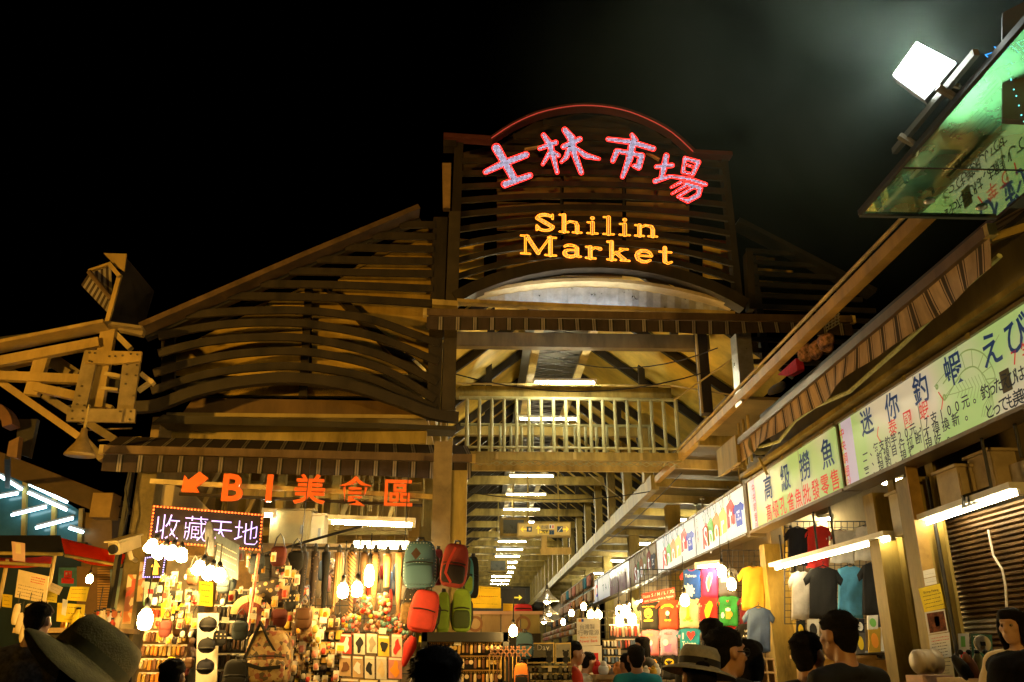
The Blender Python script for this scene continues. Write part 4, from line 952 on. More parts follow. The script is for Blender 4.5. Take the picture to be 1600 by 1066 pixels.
# ---- glass canopy
m = bpy.data.materials.new('green canopy glass'); m.use_nodes = True; nt = m.node_tree; N, L = nt.nodes, nt.links; N.remove(N['Principled BSDF'])
fr = N.new('ShaderNodeFresnel'); fr.inputs[0].default_value = 1.6; gl = N.new('ShaderNodeBsdfGlossy'); gl.inputs['Roughness'].default_value = .015; gl.inputs['Color'].default_value = (.75, 1., .72, 1)
tr = N.new('ShaderNodeBsdfTransparent'); tr.inputs[0].default_value = (.55, .75, .52, 1); df = N.new('ShaderNodeBsdfTranslucent'); df.inputs[0].default_value = (.28, .90, .36, 1)
tc = N.new('ShaderNodeTexCoord'); no = N.new('ShaderNodeTexNoise'); no.inputs['Scale'].default_value = 5; no.inputs['Detail'].default_value = 8; L.new(tc.outputs['Object'], no.inputs['Vector'])
mr = N.new('ShaderNodeMapRange'); mr.inputs[1].default_value = .35; mr.inputs[2].default_value = .75; mr.inputs[3].default_value = .5; mr.inputs[4].default_value = .92; L.new(no.outputs['Fac'], mr.inputs[0])
m1 = N.new('ShaderNodeMixShader'); L.new(mr.outputs[0], m1.inputs[0]); L.new(tr.outputs[0], m1.inputs[1]); L.new(df.outputs[0], m1.inputs[2])
mf = N.new('ShaderNodeMapRange'); mf.inputs[3].default_value = .42; mf.inputs[4].default_value = 1.; L.new(fr.outputs[0], mf.inputs[0])
m2 = N.new('ShaderNodeMixShader'); L.new(mf.outputs[0], m2.inputs[0]); L.new(m1.outputs[0], m2.inputs[1]); L.new(gl.outputs[0], m2.inputs[2])
L.new(m2.outputs[0], N['Material Output'].inputs[0]); GLASS = m
ZC = 4.38
cn = thing('glass_canopy', 'green glass canopy overhead mirroring the lit shrimp sign', 'canopy', (3.0, 4.0, ZC))
qa, qb = onZ(1350, 333, ZC), onZ(1540, 348, ZC)
x_in = qb.x+.02; yfar = qa.y
MB().quad((qa.x, yfar, ZC), (x_in, yfar, ZC), (x_in, yfar-.55, ZC), (qa.x, yfar-.55, ZC)).build('pane', GLASS, cn)
MB().quad((qa.x, yfar-.57, ZC), (x_in, yfar-.57, ZC), (x_in, 1.6, ZC), (qa.x, 1.6, ZC)).build('pane', GLASS, cn)
MB().bar((qa.x-.02, yfar+.02, ZC+.01), (qa.x-.02, 1.6, ZC+.01), .025, .035).build('edge_frame', BLACKS, cn)
MB().bar((qa.x-.02, yfar+.02, ZC+.01), (x_in, yfar+.02, ZC+.01), .03, .05).build('edge_frame', BLACKS, cn)
MB().bar((qa.x, yfar-.56, ZC+.012), (x_in, yfar-.56, ZC+.012), .015, .02).build('joint', BLACKS, cn)
MB().bar((x_in+.08, yfar-.1, ZC+.06), (x_in+.08, 1.6, ZC+.06), .12, .12).build('support_beam', BLACKS, cn)
for px, py in ((1452, 314), (1534, 324)):
    c = onZ(px, py, ZC-.004); MB().lathe([(.035, 0), (.035, .006), (.01, .012)], c, (0, 0, -1), 14).build('glass_clamp', SILV, cn, True)
r0_, r1_ = onZ(1412, 237, ZC+.1), onZ(1535, 82, ZC+.1)
MB().bar((qa.x-.05, r0_.y, ZC+.10), (qa.x-.05, r1_.y, ZC+.10), .03, .04).build('lamp_rail', mat('dim rail', (.07, .065, .045), .5, .3, .3), cn)
for y in (yfar-.75, yfar-1.2): MB().bar((qa.x-.10, y, ZC+.10), (qa.x-.02, y, ZC+.04), .03, .03).build('rail_bracket', MATS['dim rail'], cn)
# blue and orange LED board beyond the canopy, mostly outside the frame
ld = thing('led_board', 'dark LED board with blue dotted characters at the top right edge', 'LED sign', onY(1610, 110, 3.3))
pb = plane(3.2, 3.25, 1, -.5)
MB().prism([on(pb, 1566, 185, .03), on(pb, 1566, 20, .03), on(pb, 1780, -90, .03), on(pb, 1780, 200, .03)], pb[1]*.05).build('board', BLACKS, ld)
mb = MB()
rr = (on(pb, 1600, 100)-on(pb, 1570, 100)).normalized(); tilt = Matrix.Rotation(math.radians(-25), 3, pb[1])
word(mb, '中串', on(pb, 1592, 78, .018), tilt @ rr, tilt @ V((0, 0, 1)), .17, -.02, .1); mb.build('lettering', em('blue LED', (.05, .35, 1.), 1.6), ld)
mb = MB()
for k in range(12): mb.ell(on(pb, 1568+k*4, 85+k*13+((k*7) % 5), .018), .004, .004, .004, 6, 4)
struct(mb.build('led_dots', em('cyan LED', (.15, .8, 1.), 1.8), ld), 'stuff')

# inner walls of the east stalls
MB().box((6.1, 12.95, 2.2), 3.4, .1, 4.4).build('stall_wall', mat('tan stall wall', (.34, .25, .13), .7, 0, .3, 2.), hall)
MB().box((7.8, 10.6, 2.2), .1, 4.4, 4.4).build('stall_wall', MATS['tan stall wall'], hall)
for k in range(4): MB().box((6.0, 17.5+k*4.2, 2.), 3.2, .1, 4.).build('stall_wall', MATS['tan stall wall'], hall)
MB().box((5.4, 25, 2.), .1, 24, 4.).build('stall_wall', MATS['tan stall wall'], hall)
# ================================================================== GOODS: helpers
def pattern_mat(name, ca, cb, scale, size=.32, rough=.8, rand=0., kind='F1'):
    if name in MATS: return MATS[name]
    m = bpy.data.materials.new(name); m.use_nodes = True; nt = m.node_tree; N, L = nt.nodes, nt.links; b = N['Principled BSDF']; b.inputs['Roughness'].default_value = rough
    tc = N.new('ShaderNodeTexCoord'); vo = N.new('ShaderNodeTexVoronoi'); vo.inputs['Scale'].default_value = scale; vo.inputs['Randomness'].default_value = rand
    L.new(tc.outputs['Object'], vo.inputs['Vector']); cr = N.new('ShaderNodeValToRGB'); cr.color_ramp.interpolation = 'CONSTANT'
    cr.color_ramp.elements[0].color = (*cb, 1); cr.color_ramp.elements[1].color = (*ca, 1); cr.color_ramp.elements[1].position = size
    L.new(vo.outputs['Distance'], cr.inputs[0]); L.new(cr.outputs[0], b.inputs['Base Color']); MATS[name] = m; return m
def multi_mat(name, cols, scale, rough=.6):
    """random printed colours in small cells"""
    if name in MATS: return MATS[name]
    m = bpy.data.materials.new(name); m.use_nodes = True; nt = m.node_tree; N, L = nt.nodes, nt.links; b = N['Principled BSDF']; b.inputs['Roughness'].default_value = rough
    tc = N.new('ShaderNodeTexCoord'); vo = N.new('ShaderNodeTexVoronoi'); vo.inputs['Scale'].default_value = scale; L.new(tc.outputs['Object'], vo.inputs['Vector'])
    sx = N.new('ShaderNodeSeparateColor'); L.new(vo.outputs['Color'], sx.inputs[0]); cr = N.new('ShaderNodeValToRGB'); cr.color_ramp.interpolation = 'CONSTANT'
    while len(cr.color_ramp.elements) < len(cols): cr.color_ramp.elements.new(.5)
    for i, c in enumerate(cols): cr.color_ramp.elements[i].position = i/len(cols); cr.color_ramp.elements[i].color = (*c, 1)
    L.new(sx.outputs[0], cr.inputs[0]); L.new(cr.outputs[0], b.inputs['Base Color']); MATS[name] = m; return m
def sup(mb, c, sx, sy, sz, e=.5, su=20, sv=12, taper=0., M=None):
    b0 = len(mb.v); mb.ell((0, 0, 0), 1, 1, 1, su, sv)
    f = lambda t: math.copysign(abs(t)**e, t)
    for i in range(b0, len(mb.v)):
        x, y, z = mb.v[i]; h = math.hypot(x, y) or 1; k = abs(z)
        rr = (max(0, 1-k**(2/e)))**(e/2) if k < 1 else 0
        ang = math.atan2(y, x); xx, yy = f(math.cos(ang)), f(math.sin(ang)); zz = f(z)
        rr = f(h)
        tp = 1-taper*max(0, zz)
        q = V((xx*rr*sx*tp, yy*rr*sy*tp, zz*sz))
        if M is not None: q = M @ q
        mb.v[i] = tuple(V(c)+q)
    return mb
def backpack(label, x0, y0, x1, y1, Y, m, m2=None, rz=0., tilt=0., straps=True):
    a, b = onY(x0, y0, Y), onY(x1, y1, Y); c = (a+b)/2; w, h = (b.x-a.x)/2, (a.z-b.z)/2; m2 = m2 or m
    t = thing('backpack', label, 'backpack', (c.x, Y, b.z), 'bags hung on the wide column')
    Mx = Matrix.Rotation(tilt, 3, 'Y') @ Matrix.Rotation(rz, 3, 'Z'); P = lambda x, y, z: c+Mx @ V((x, y, z))
    sup(MB(), c, w, w*.55, h, .45, 24, 16, .12, Mx).build('main_body', m, t, True)
    sup(MB(), P(0, -w*.50, -h*.42), w*.86, w*.22, h*.42, .4, 18, 10, 0, Mx).build('front_pocket', m2, t, True)
    z = MB(); z.tube([P(-w*.82, -w*.60, h*.05), P(-w*.3, -w*.66, h*.1), P(w*.3, -w*.66, h*.1), P(w*.82, -w*.60, h*.05)], .006, 5); z.build('zip', BLK, t)
    MB().tube([P(-w*.2, 0, h*.96), P(-w*.15, 0, h*1.14), P(w*.15, 0, h*1.14), P(w*.2, 0, h*.96)], .012, 6).build('handle', BLK, t)
    if straps:
        for s in (-1, 1): MB().chain([P(s*w*.5, w*.5, h*.8), P(s*w*1.05, w*.62, h*.3), P(s*w*1.1, w*.6, -h*.4), P(s*w*.8, w*.45, -h*.85)], .02, .05, (0, 1, 0)).build('strap', BLK, t)
    return t
def tshirt(label, x0, x1, y0, y1, pl_, m, ms=None, slope=0., hanger=False, group=None, sleeves=1., dk=.03, narrow=1.):
    q = [on(pl_, x0, y0), on(pl_, x1, y0+slope), on(pl_, x1, y1+slope), on(pl_, x0, y1)]; n_ = pl_[1]
    o = sum(q, V())/4; rx = ((q[1]-q[0])+(q[2]-q[3]))/4; uz = ((q[0]-q[3])+(q[1]-q[2]))/2
    t = thing('t_shirt', label, 't-shirt', o, group); rg = random.Random(int(x0*7+y0)); ph = [rg.uniform(0, 6) for _ in range(5)]
    def P(u, v, s):                                                       # u -1..1 (body half width), v 0 top..1 bottom, s 1 front 0 back
        bul = max(0., 1-(u/1.12)**2)**.5*dk + .010*math.sin(u*7+v*5+ph[0])*v + .007*math.sin(v*11+u*3+ph[1]) + .006*math.sin(u*15+ph[2]*v)
        return q[3]*0 + o + rx*u + uz*(.5-v) - n_*(bul*s)
    neck = lambda u: .015+.05*max(0, 1-(abs(u)/.34)**2) if abs(u) < .34 else .015+.055*(abs(u)-.34)/.66
    body = MB(); nu, nv = 10, 9; bw = lambda v: (.92 if v > .2 else .98)*(1+.04*(v-.3))*narrow
    for s in (1, 0):
        vs = []
        for j in range(nv+1):
            for i in range(nu+1):
                u0 = -1+2*i/nu; vt = neck(u0) if s else max(.012, neck(u0)-.035*(abs(u0) < .3)); v = vt+(1-vt)*(j/nv)**1.15
                vs.append(P(u0*bw(v), v+(.012*math.sin(u0*5+ph[3]) if j == nv else 0), s))
        fs = [(j*(nu+1)+i, (j+1)*(nu+1)+i, (j+1)*(nu+1)+i+1, j*(nu+1)+i+1) for j in range(nv) for i in range(nu)]
        body.add(vs, fs if s else [f[::-1] for f in fs])
    W = nu+1
    M_ = (nv+1)*W
    for j in range(nv): body.f += [(j*W, j*W+M_, (j+1)*W+M_, (j+1)*W), (j*W+nu, (j+1)*W+nu, (j+1)*W+nu+M_, j*W+nu+M_)]; body.m += [0, 0]
    for i in range(nu): body.f += [(nv*W+i, nv*W+i+M_, nv*W+i+1+M_, nv*W+i+1)]; body.m += [0]
    body.build('body', m, t, True)
    if sleeves:
        for sg in (-1, 1):
            sv_ = MB(); a, b, c, d = (sg*.90, .055), (sg*1.36*sleeves, .24), (sg*1.20*sleeves, .37), (sg*.88, .30)
            for s in (1, 0):
                vs = []
                for j in range(4):
                    for i in range(4):
                        f, g_ = i/3, j/3
                        u = (a[0]*(1-f)+b[0]*f)*(1-g_)+(d[0]*(1-f)+c[0]*f)*g_; v = (a[1]*(1-f)+b[1]*f)*(1-g_)+(d[1]*(1-f)+c[1]*f)*g_
                        vs.append(o+rx*u+uz*(.5-v)-n_*(s*(.022*math.sin(math.pi*(g_*.8+.1)))-.002*(1-s)))
                fs = [(j*4+i, (j+1)*4+i, (j+1)*4+i+1, j*4+i+1) for j in range(3) for i in range(3)]
                if (sg > 0) == (s == 1): fs = [f[::-1] for f in fs] if False else fs
                sv_.add(vs, fs)
            for k in (0, 1, 2): sv_.f += [(k, k+1, k+17, k+16), (12+k, 12+k+16, 12+k+17, 12+k+1), (k*4+3, (k+1)*4+3, (k+1)*4+19, k*4+19)]; sv_.m += [0, 0, 0]
            sv_.build('sleeve', ms or m, t, True)
    cl = MB(); cl.tube([o+rx*(.34*math.cos(a))+uz*(.5-.015-.055*math.sin(a))-n_*(.02+.012*math.sin(a)) for a in [math.pi*k/8 for k in range(9)]], .006, 5); cl.build('collar', ms or m, t)
    if hanger:
        h = MB(); h.tube([o-rx*.8+uz*.44+n_*.01, o+uz*.53+n_*.01, o+rx*.8+uz*.44+n_*.01], .008, 5); h.tube([o+uz*.53+n_*.01, o+uz*.56+n_*.01, o+uz*.58+rx*.08+n_*.01, o+uz*.61+n_*.01, o+uz*.59-rx*.06+n_*.01], .005, 5); h.build('hanger', BLK, t)
    t['o'] = 0; del t['o']
    return t, (o, rx, uz, n_, dk)
def onshirt(fr, u, v, lift=.016): o, rx, uz, n_, dk = fr; return o+rx*u+uz*(.5-v)-n_*(dk*max(0, 1-(u/1.12)**2)**.5+lift)
def shirt_text(t, fr, s, u, v, h, m, bold=.012, ws=1.):
    o, rx, uz, n_, dk = fr; mb = MB(); word(mb, s, onshirt(fr, u, v), rx.normalized(), uz.normalized(), uz.length*h, bold, .05, .0, ws); mb.build('lettering', m, t)
def shirt_poly(t, fr, pts, m, lift=.014, name='print'):
    mb = MB(); mb.add([onshirt(fr, u, v, lift) for u, v in pts], [tuple(range(len(pts)))]); mb.build(name, m, t)
def disc(cx, cy, rx_, ry_, n=18, a0=0, a1=360): return [(cx+rx_*math.cos(math.radians(a0+(a1-a0)*k/n)), cy+ry_*math.sin(math.radians(a0+(a1-a0)*k/n))) for k in range(n)]
def flat(name, col, r=.85, v=.18, s=10., b=.0): return mat(name, col, r, 0, v, s, b)
C_ = {k: flat(k+' cotton', c) for k, c in dict(black=(.004, .004, .004), navy=(.006, .007, .016), red=(.55, .025, .02), orange_red=(.62, .05, .02), white=(.68, .66, .62), beige=(.62, .46, .30), blue=(.015, .07, .30), hot_pink=(.68, .03, .13), grey=(.10, .09, .085),
      mustard=(.42, .26, .02), green=(.02, .22, .04), maroon=(.14, .012, .02), pink=(.66, .17, .22), lavender=(.42, .26, .42), teal=(.01, .22, .33), slate=(.06, .10, .22), sky=(.10, .38, .66), tan=(.45, .26, .11), lime=(.15, .25, .02), coral=(.46, .04, .028), olive=(.16, .15, .05)).items()}
PRW = mat('white shirt print', (.72, .70, .66), .7, 0, 0); PRY = mat('yellow shirt print', (.78, .55, .02), .7, 0, 0); PRR = mat('red shirt print', (.6, .02, .02), .7, 0, 0); PRK = mat('black shirt print', (.01, .01, .01), .7, 0, 0); PRO = mat('orange shirt print', (.75, .28, .02), .7, 0, 0); PRG = mat('green shirt print', (.15, .4, .08), .7, 0, 0)
PRP = mat('purple shirt print', (.35, .12, .35), .7, 0, 0)
SP_G = 'printed t-shirts pinned up in the sport stall'
PT = plane(4.05, 12.95, -1.45, 1.5); PT = (PT[0], PT[1] if PT[1].y > 0 else -PT[1])
T = lambda *a, **k: tshirt(*a, group=SP_G, **k)
TAIW = [(.18, .18), (.36, .22), (.42, .34), (.30, .55), (.12, .82), (.02, .86), (-.10, .70), (-.16, .52), (-.05, .34)]
t, f = T('blue t-shirt with red sleeves reading Taiwan over a white sun', 1067, 1096, 889, 937, PT, C_['blue'], C_['red'])
shirt_text(t, f, 'Taiwan', 0, .22, .15, PRW); shirt_poly(t, f, [(c*(r/.5), .72+s*r*.6) for r, c, s in [((.42 if k % 2 else .27), math.cos(k*math.pi/10)-.4, math.sin(k*math.pi/10)) for k in range(20)]], PRW)
t, f = T('hot pink t-shirt with a white island map print', 1096, 1123, 887, 934, PT, C_['hot_pink']); shirt_poly(t, f, [(u*1.3-.1, v*.95) for u, v in TAIW], PRW); shirt_poly(t, f, [(u*.9-.05, v*.75+.1) for u, v in TAIW], PRG, .017)
t, f = T('dark grey t-shirt behind two bulbs', 1123, 1152, 887, 932, PT, C_['grey']); shirt_poly(t, f, [(-.6, .35), (.1, .33), (.1, .5), (-.6, .52)], PRW)
t, f = T('plain mustard t-shirt on a black hanger', 1158, 1196, 884, 954, plane(4.0, 12.7), C_['mustard'], hanger=True)
t, f = T('black t-shirt with a round yellow face print in the sport stall', 1000, 1031, 938, 984, PT, C_['black']); shirt_poly(t, f, disc(0, .45, .42, .17), PRY); shirt_poly(t, f, disc(-.15, .42, .08, .035, 8), PRK, .017); shirt_poly(t, f, disc(.15, .42, .08, .035, 8), PRK, .017); shirt_poly(t, f, [(-.2, .5), (.2, .5), (.1, .56), (-.1, .56)], PRK, .017); shirt_text(t, f, 'WHAT MATTERS', 0, .22, .07, PRY, .005); shirt_poly(t, f, [(-.45, .68), (.45, .66), (.45, .71), (-.45, .73)], PRY)
t, f = T('red t-shirt with a small yellow arched print beside the black face t-shirt', 1030, 1061, 936, 983, PT, C_['orange_red']); shirt_poly(t, f, [(-.7, .28), (-.3, .18), (.3, .17), (.6, .25), (.55, .32), (.2, .25), (-.3, .26), (-.65, .34)], PRY); shirt_poly(t, f, disc(0, .48, .2, .08), PRW); shirt_poly(t, f, [(-.18, .56), (.2, .56), (.25, .68), (-.25, .68)], PRK); shirt_poly(t, f, disc(-.15, .71, .15, .03, 10), PRY); shirt_poly(t, f, disc(.2, .71, .15, .03, 10), PRY)
t, f = T('beige t-shirt printed with a yellow tower and fruit', 1062, 1093, 933, 981, PT, C_['beige']); shirt_poly(t, f, [(-.18, .68), (-.1, .28), (.0, .22), (.1, .28), (.18, .68)], PRY); shirt_poly(t, f, disc(0, .7, .3, .08), PRO); shirt_poly(t, f, disc(-.35, .76, .2, .05), PRG); shirt_poly(t, f, disc(.3, .78, .22, .04), PRG)
t, f = T('red t-shirt with a tall yellow island print', 1094, 1122, 931, 976, PT, C_['red']); shirt_poly(t, f, [(u*1.6-.1, v*1.0) for u, v in TAIW], PRY)
for k in range(6): shirt_poly(t, f, [(-.3+.08*(k % 2), .3+k*.08), (.45-.05*k, .28+k*.08), (.44-.05*k, .30+k*.08), (-.3+.08*(k % 2), .32+k*.08)], PRO, .018)
t, f = T('green t-shirt with a beer mug print', 1124, 1154, 930, 978, PT, C_['green']); shirt_poly(t, f, [(-.15, .5), (.3, .48), (.3, .78), (-.15, .78)], PRO); shirt_poly(t, f, disc(.07, .48, .28, .06), PRW, .017); shirt_poly(t, f, disc(.38, .63, .12, .09), PRO); shirt_poly(t, f, disc(-.5, .66, .18, .1), PRW); shirt_poly(t, f, [(-.12, .2), (.0, .24), (.12, .2), (.1, .17), (0, .19), (-.1, .17)], PRR); shirt_text(t, f, 'Taiwan', 0, .33, .09, PRK, .004)
t, f = T('maroon t-shirt with white lettering half hidden behind the mustard one', 1155, 1178, 932, 976, plane(4.1, 13.1), C_['maroon']); shirt_text(t, f, 'YO', -.35, .3, .22, PRW)
t, f = T('pink t-shirt with a small white figure print below the black face t-shirt', 1003, 1031, 984, 1025, PT, C_['pink']); shirt_poly(t, f, disc(.15, .5, .22, .1), PRW); shirt_poly(t, f, [(.0, .58), (.35, .58), (.3, .85), (.05, .85)], PRP); shirt_text(t, f, 'HELLO', 0, .2, .12, PRO)
t, f = T('lavender t-shirt with black lettering and a white figure print', 1032, 1060, 983, 1025, PT, C_['lavender']); shirt_poly(t, f, disc(-.25, .5, .3, .12), PRW); shirt_poly(t, f, [(-.4, .6), (.4, .55), (.45, .85), (-.35, .85)], PRP); shirt_text(t, f, 'HELLO', .05, .17, .13, PRK)
t, f = T('teal t-shirt reading I love Taiwan with a red heart', 1062, 1095, 981, 1025, PT, C_['teal']); shirt_text(t, f, 'I', -.55, .28, .3, PRW, .03); shirt_poly(t, f, [(.2, .46), (-.18, .25), (-.14, .15), (.05, .13), (.2, .2), (.35, .12), (.55, .14), (.6, .25)], PRR); shirt_text(t, f, 'Taiwan', .05, .56, .26, PRW, .02, .75)
t, f = T('black t-shirt with an orange and yellow shield emblem', 1010, 1034, 1025, 1062, PT, C_['black']); shirt_poly(t, f, [(-.6, .25), (-.35, .14), (.35, .14), (.6, .25), (0, .62)], PRO); shirt_poly(t, f, [(-.45, .25), (-.28, .18), (.28, .18), (.45, .25), (0, .52)], PRY, .017); shirt_text(t, f, 'S', 0, .30, .26, PRO, .04)
t, f = T('black t-shirt with a yellow oval bat emblem', 1036, 1060, 1022, 1062, PT, C_['black']); shirt_poly(t, f, disc(0, .32, .6, .14, 20), PRY); shirt_poly(t, f, [(-.5, .28), (-.2, .26), (-.12, .30), (-.07, .24), (.07, .24), (.12, .30), (.2, .26), (.5, .28), (.3, .34), (.15, .37), (0, .44), (-.15, .37), (-.3, .34)], PRK, .017)
t, f = T('plain slate blue t-shirt hanging low beside the column', 1166, 1204, 949, 1019, plane(4.0, 12.5), C_['slate'], hanger=True)
t, f = T('black t-shirt with white lettering behind the slate blue one', 1152, 1176, 974, 1014, plane(4.1, 12.9), C_['black']); shirt_text(t, f, 'LIKE', .2, .3, .12, PRW); shirt_text(t, f, 'A BOSS', .2, .5, .12, PRW)
t, f = T('black t-shirt hidden behind the dark haired head', 1096, 1122, 970, 1015, PT, C_['black'])
t, f = T('red t-shirt glimpsed under the green beer mug one', 1124, 1154, 974, 1012, (PT[0]+PT[1]*.05, PT[1]), C_['red'])
G_R = 'plain t-shirts hung on the wire grid'
PRa, PRb = plane(5.0, 11.7), plane(5.0, 11.3)
T2 = lambda *a, **k: tshirt(*a, group=G_R, **k)
T2('dark navy t-shirt on the top row of the wire grid', 1230, 1262, 824, 884, PRa, C_['navy'], hanger=True)
T2('red t-shirt on the top row of the wire grid', 1259, 1295, 821, 888, PRa, C_['red'], hanger=True)
T2('white t-shirt behind the grid wires, left on the top row', 1296, 1335, 828, 880, PRa, C_['white'], hanger=True)
T2('white t-shirt behind the grid wires, right on the top row', 1334, 1370, 822, 876, PRa, C_['white'], hanger=True)
T2('white long t-shirt behind the black one left on the lower row', 1236, 1266, 892, 968, PRa, C_['white'])
T2('black t-shirt left of the sky blue one', 1263, 1309, 886, 967, PRb, C_['black'], hanger=True)
T2('sky blue t-shirt hanging between two black ones', 1308, 1349, 884, 966, PRa, C_['sky'], hanger=True)
T2('black t-shirt right of the sky blue one beside the column', 1346, 1386, 879, 962, PRb, C_['black'], hanger=True)
def wire_grid(label, x0, y0, x1, y1, pl_, step, m=BLK, r=.004, name='wire_rack', off=0.):
    a, b, c, d = on(pl_, x0, y0, off), on(pl_, x1, y0, off), on(pl_, x1, y1, off), on(pl_, x0, y1, off); t = thing(name, label, 'wire rack', (c+d)/2)
    nx, ny = max(2, int((b-a).length/step)), max(2, int((a-d).length/step)); w = MB()
    for i in range(nx+1): p, q = a.lerp(b, i/nx), d.lerp(c, i/nx); w.bar(p, q, r*2, r*2, (0, 1, 0))
    for j in range(ny+1): p, q = a.lerp(d, j/ny), b.lerp(c, j/ny); w.bar(p, q, r*2, r*2)
    struct(w.build('wires', m, t), 'stuff')
    fr = MB(); fr.chain([a, b, c, d, a], r*4, r*4, (0, 1, 0)); fr.build('frame', m, t); return t
wire_grid('black wire grid behind the plain t-shirts', 1226, 815, 1392, 975, plane(5., 11.9), .085)
wire_grid('black wire grid behind the mustard and slate blue t-shirts', 1128, 860, 1204, 1030, plane(4.5, 13.6), .085)
wire_grid('black wire grid behind the printed t-shirt wall', 1000, 890, 1130, 1066, (PT[0]+PT[1]*.12, PT[1]), .085)
# folded shirts in bags below the black t-shirts
for i, (x0, y0, x1, y1, c, pc, lab) in enumerate([(1337, 968, 1351, 990, 'navy', PRW, 'folded navy shirt under the sky blue t-shirt'), (1356, 962, 1372, 984, 'white', PRG, 'folded white shirt with a green ring print'), (1373, 960, 1388, 980, 'black', PRY, 'folded black shirt with a yellow print'),
    (1338, 988, 1352, 1022, 'grey', PRY, 'folded grey shirt with a yellow strip'), (1358, 982, 1376, 1020, 'mustard', PRO, 'folded yellow shirt with a round orange face'), (1377, 978, 1396, 1017, 'white', PRR, 'folded white shirt with a red cap print'), (1245, 970, 1258, 1000, 'black', PRY, 'folded black shirt with yellow patches by the olive column'), (1262, 968, 1280, 1000, 'white', PRK, 'folded white shirt beside the head of the short haired man')]):
    t = paper(lab, plane(4.6, 10.4), [(x0, y0), (x1, y0-1), (x1, y1-1), (x0, y1)], C_[c], 'shirt', 'folded_shirt', th=.03)
    q = t.location; pl_ = plane(4.6, 10.4); c_ = on(pl_, (x0+x1)/2, (y0+y1)/2, -.004); s = mpp(c_); w, h = (x1-x0)*s, (y1-y0)*s
    mb = MB(); mb.add([c_+V((math.cos(a)*w*.33, 0, math.sin(a)*h*.3)) for a in [6.283*k/14 for k in range(14)]], [tuple(range(14))]); mb.build('print', pc, t)
# red size board
paper('red size board reading Sizes S M L XL over the printed t-shirts', plane(3., 12.9), [(1003, 928), (1054, 918), (1055, 934), (1004, 944)], mat('red board', (.62, .03, .015), .5, 0, .1), 'notice', 'size_board', th=.02,
      prints=[('t', 'Sizes S / M / L / XL', 0, .2, .42, PRW), ('t', '100% Cotton Made in Taiwan', 0, -.28, .26, PRW)])
# wooden cubby shelf right of the slate blue shirt
def shelf_unit(label, x0, y0, x1, y1, Y, m, nx, ny, deep=.3, fill=None):
    a, b = onY(x0, y0, Y), onY(x1, y1, Y); t = thing('shelf_unit', label, 'shelf', ((a.x+b.x)/2, Y, b.z))
    for i in range(nx+1): MB().box((a.x+(b.x-a.x)*i/nx, Y+deep/2, (a.z+b.z)/2), .022, deep, a.z-b.z).build('upright', m, t)
    for j in range(ny+1): MB().box(((a.x+b.x)/2, Y+deep/2+.002, b.z+(a.z-b.z)*j/ny), b.x-a.x+.026, deep, .024).build('shelf', m, t)
    MB().box(((a.x+b.x)/2, Y+deep, (a.z+b.z)/2), b.x-a.x, .015, a.z-b.z).build('back_panel', m, t); return t, a, b
WOOD = mat('pale wood', (.52, .34, .14), .55, 0, .35, 4., .1)
shelf_unit('pale wooden cubby shelf below the slate blue t-shirt', 1186, 1030, 1213, 1072, 11.6, WOOD, 2, 2)
MB_ = MB(); a = onY(1300, 1024, 10.6); b = onY(1412, 1090, 10.6)
t = thing('stall_counter', 'wooden stall counter under the folded shirts', 'counter', ((a.x+b.x)/2, 10.6, 0))
MB().box(((a.x+b.x)/2, 10.9, a.z-.02), b.x-a.x+.6, .6, .04).build('top', WOOD, t); MB().box(((a.x+b.x)/2, 10.9, (a.z-.04)/2), b.x-a.x+.5, .5, a.z-.04).build('body', WOOD, t)
blob('clothes_heap', 'heap of dark clothes on the wooden stall counter', 'clothes', onY(1372, 1022, 10.7), .28, .2, .05, multi_mat('dark clothes heap', [(.02, .03, .05), (.06, .1, .16), (.01, .01, .01), (.1, .1, .1)], 16), 4, .4)
# white drinks cooler by the papered column
ck = thing('cooler', 'white ribbed drum cooler beside the papered column', 'cooler', onY(1447, 1055, 7.7))
ca, cb_ = onY(1428, 1034, 7.6), onY(1466, 1036, 7.9)
MB().lathe([(.0, 0), (.075, .0), (.095, .02), (.10, .06), (.092, .068), (.10, .08), (.10, .14), (.093, .148), (.10, .16), (.10, .22)], ca, (1, .1, 0), 22).build('drum', mat('cream plastic drum', (.36, .29, .19), .45, 0, .2, 6.), ck, True)
MB().box(onY(1452, 1062, 7.7), .26, .3, .07).build('base_tray', mat('pink tray', (.5, .3, .22), .5, 0, .2), ck)
MB().box(onY(1452, 1092, 7.75), .5, .4, .22).build('stand', WOOD, ck)
# ================================================================== WEST SIDE: truss, roof-top sign box, yard, signs
PTR = plane(-5.2, 9.75, 1, .10); nT = PTR[1]
zt = zm(PTR, 0, 360, .375)
tru = thing('roof_truss', 'amber lit steel truss arm with riveted end frame at the west gable', 'roof truss', on(PTR, 150, 650))
AMB = mat('sand painted truss', (.40, .27, .07), .55, 0, .4, 3., .15); AMBD = mat('shaded truss paint', (.24, .18, .08), .55, 0, .4, 3., .15)  # paler and darker truss copies put light and shade into the colour
def tb(name, a, b, th, off=0., dep=.10, m=AMB, ext=None):
    p, q = zt(*a, off), zt(*b, off); return MB().bar(p, q, dep, th*.375*mpp(p), (0, 0, 1)).build(name, m, tru)
tb('roof_edge', (-120, 508), (445, 395), 15, -.1, .3); tb('chord', (-120, 572), (415, 468), 42); tb('chord', (-120, 603), (335, 622), 38, .02); tb('diagonal', (-60, 585), (130, 545), 24, .14)
tb('diagonal', (150, 655), (318, 692), 36, .03); tb('lower_chord', (-60, 588), (332, 862), 28, .25); tb('lower_chord', (185, 690), (482, 876), 30, .45, m=AMBD); tb('lower_chord', (330, 850), (430, 955), 30, .4, m=AMBD)
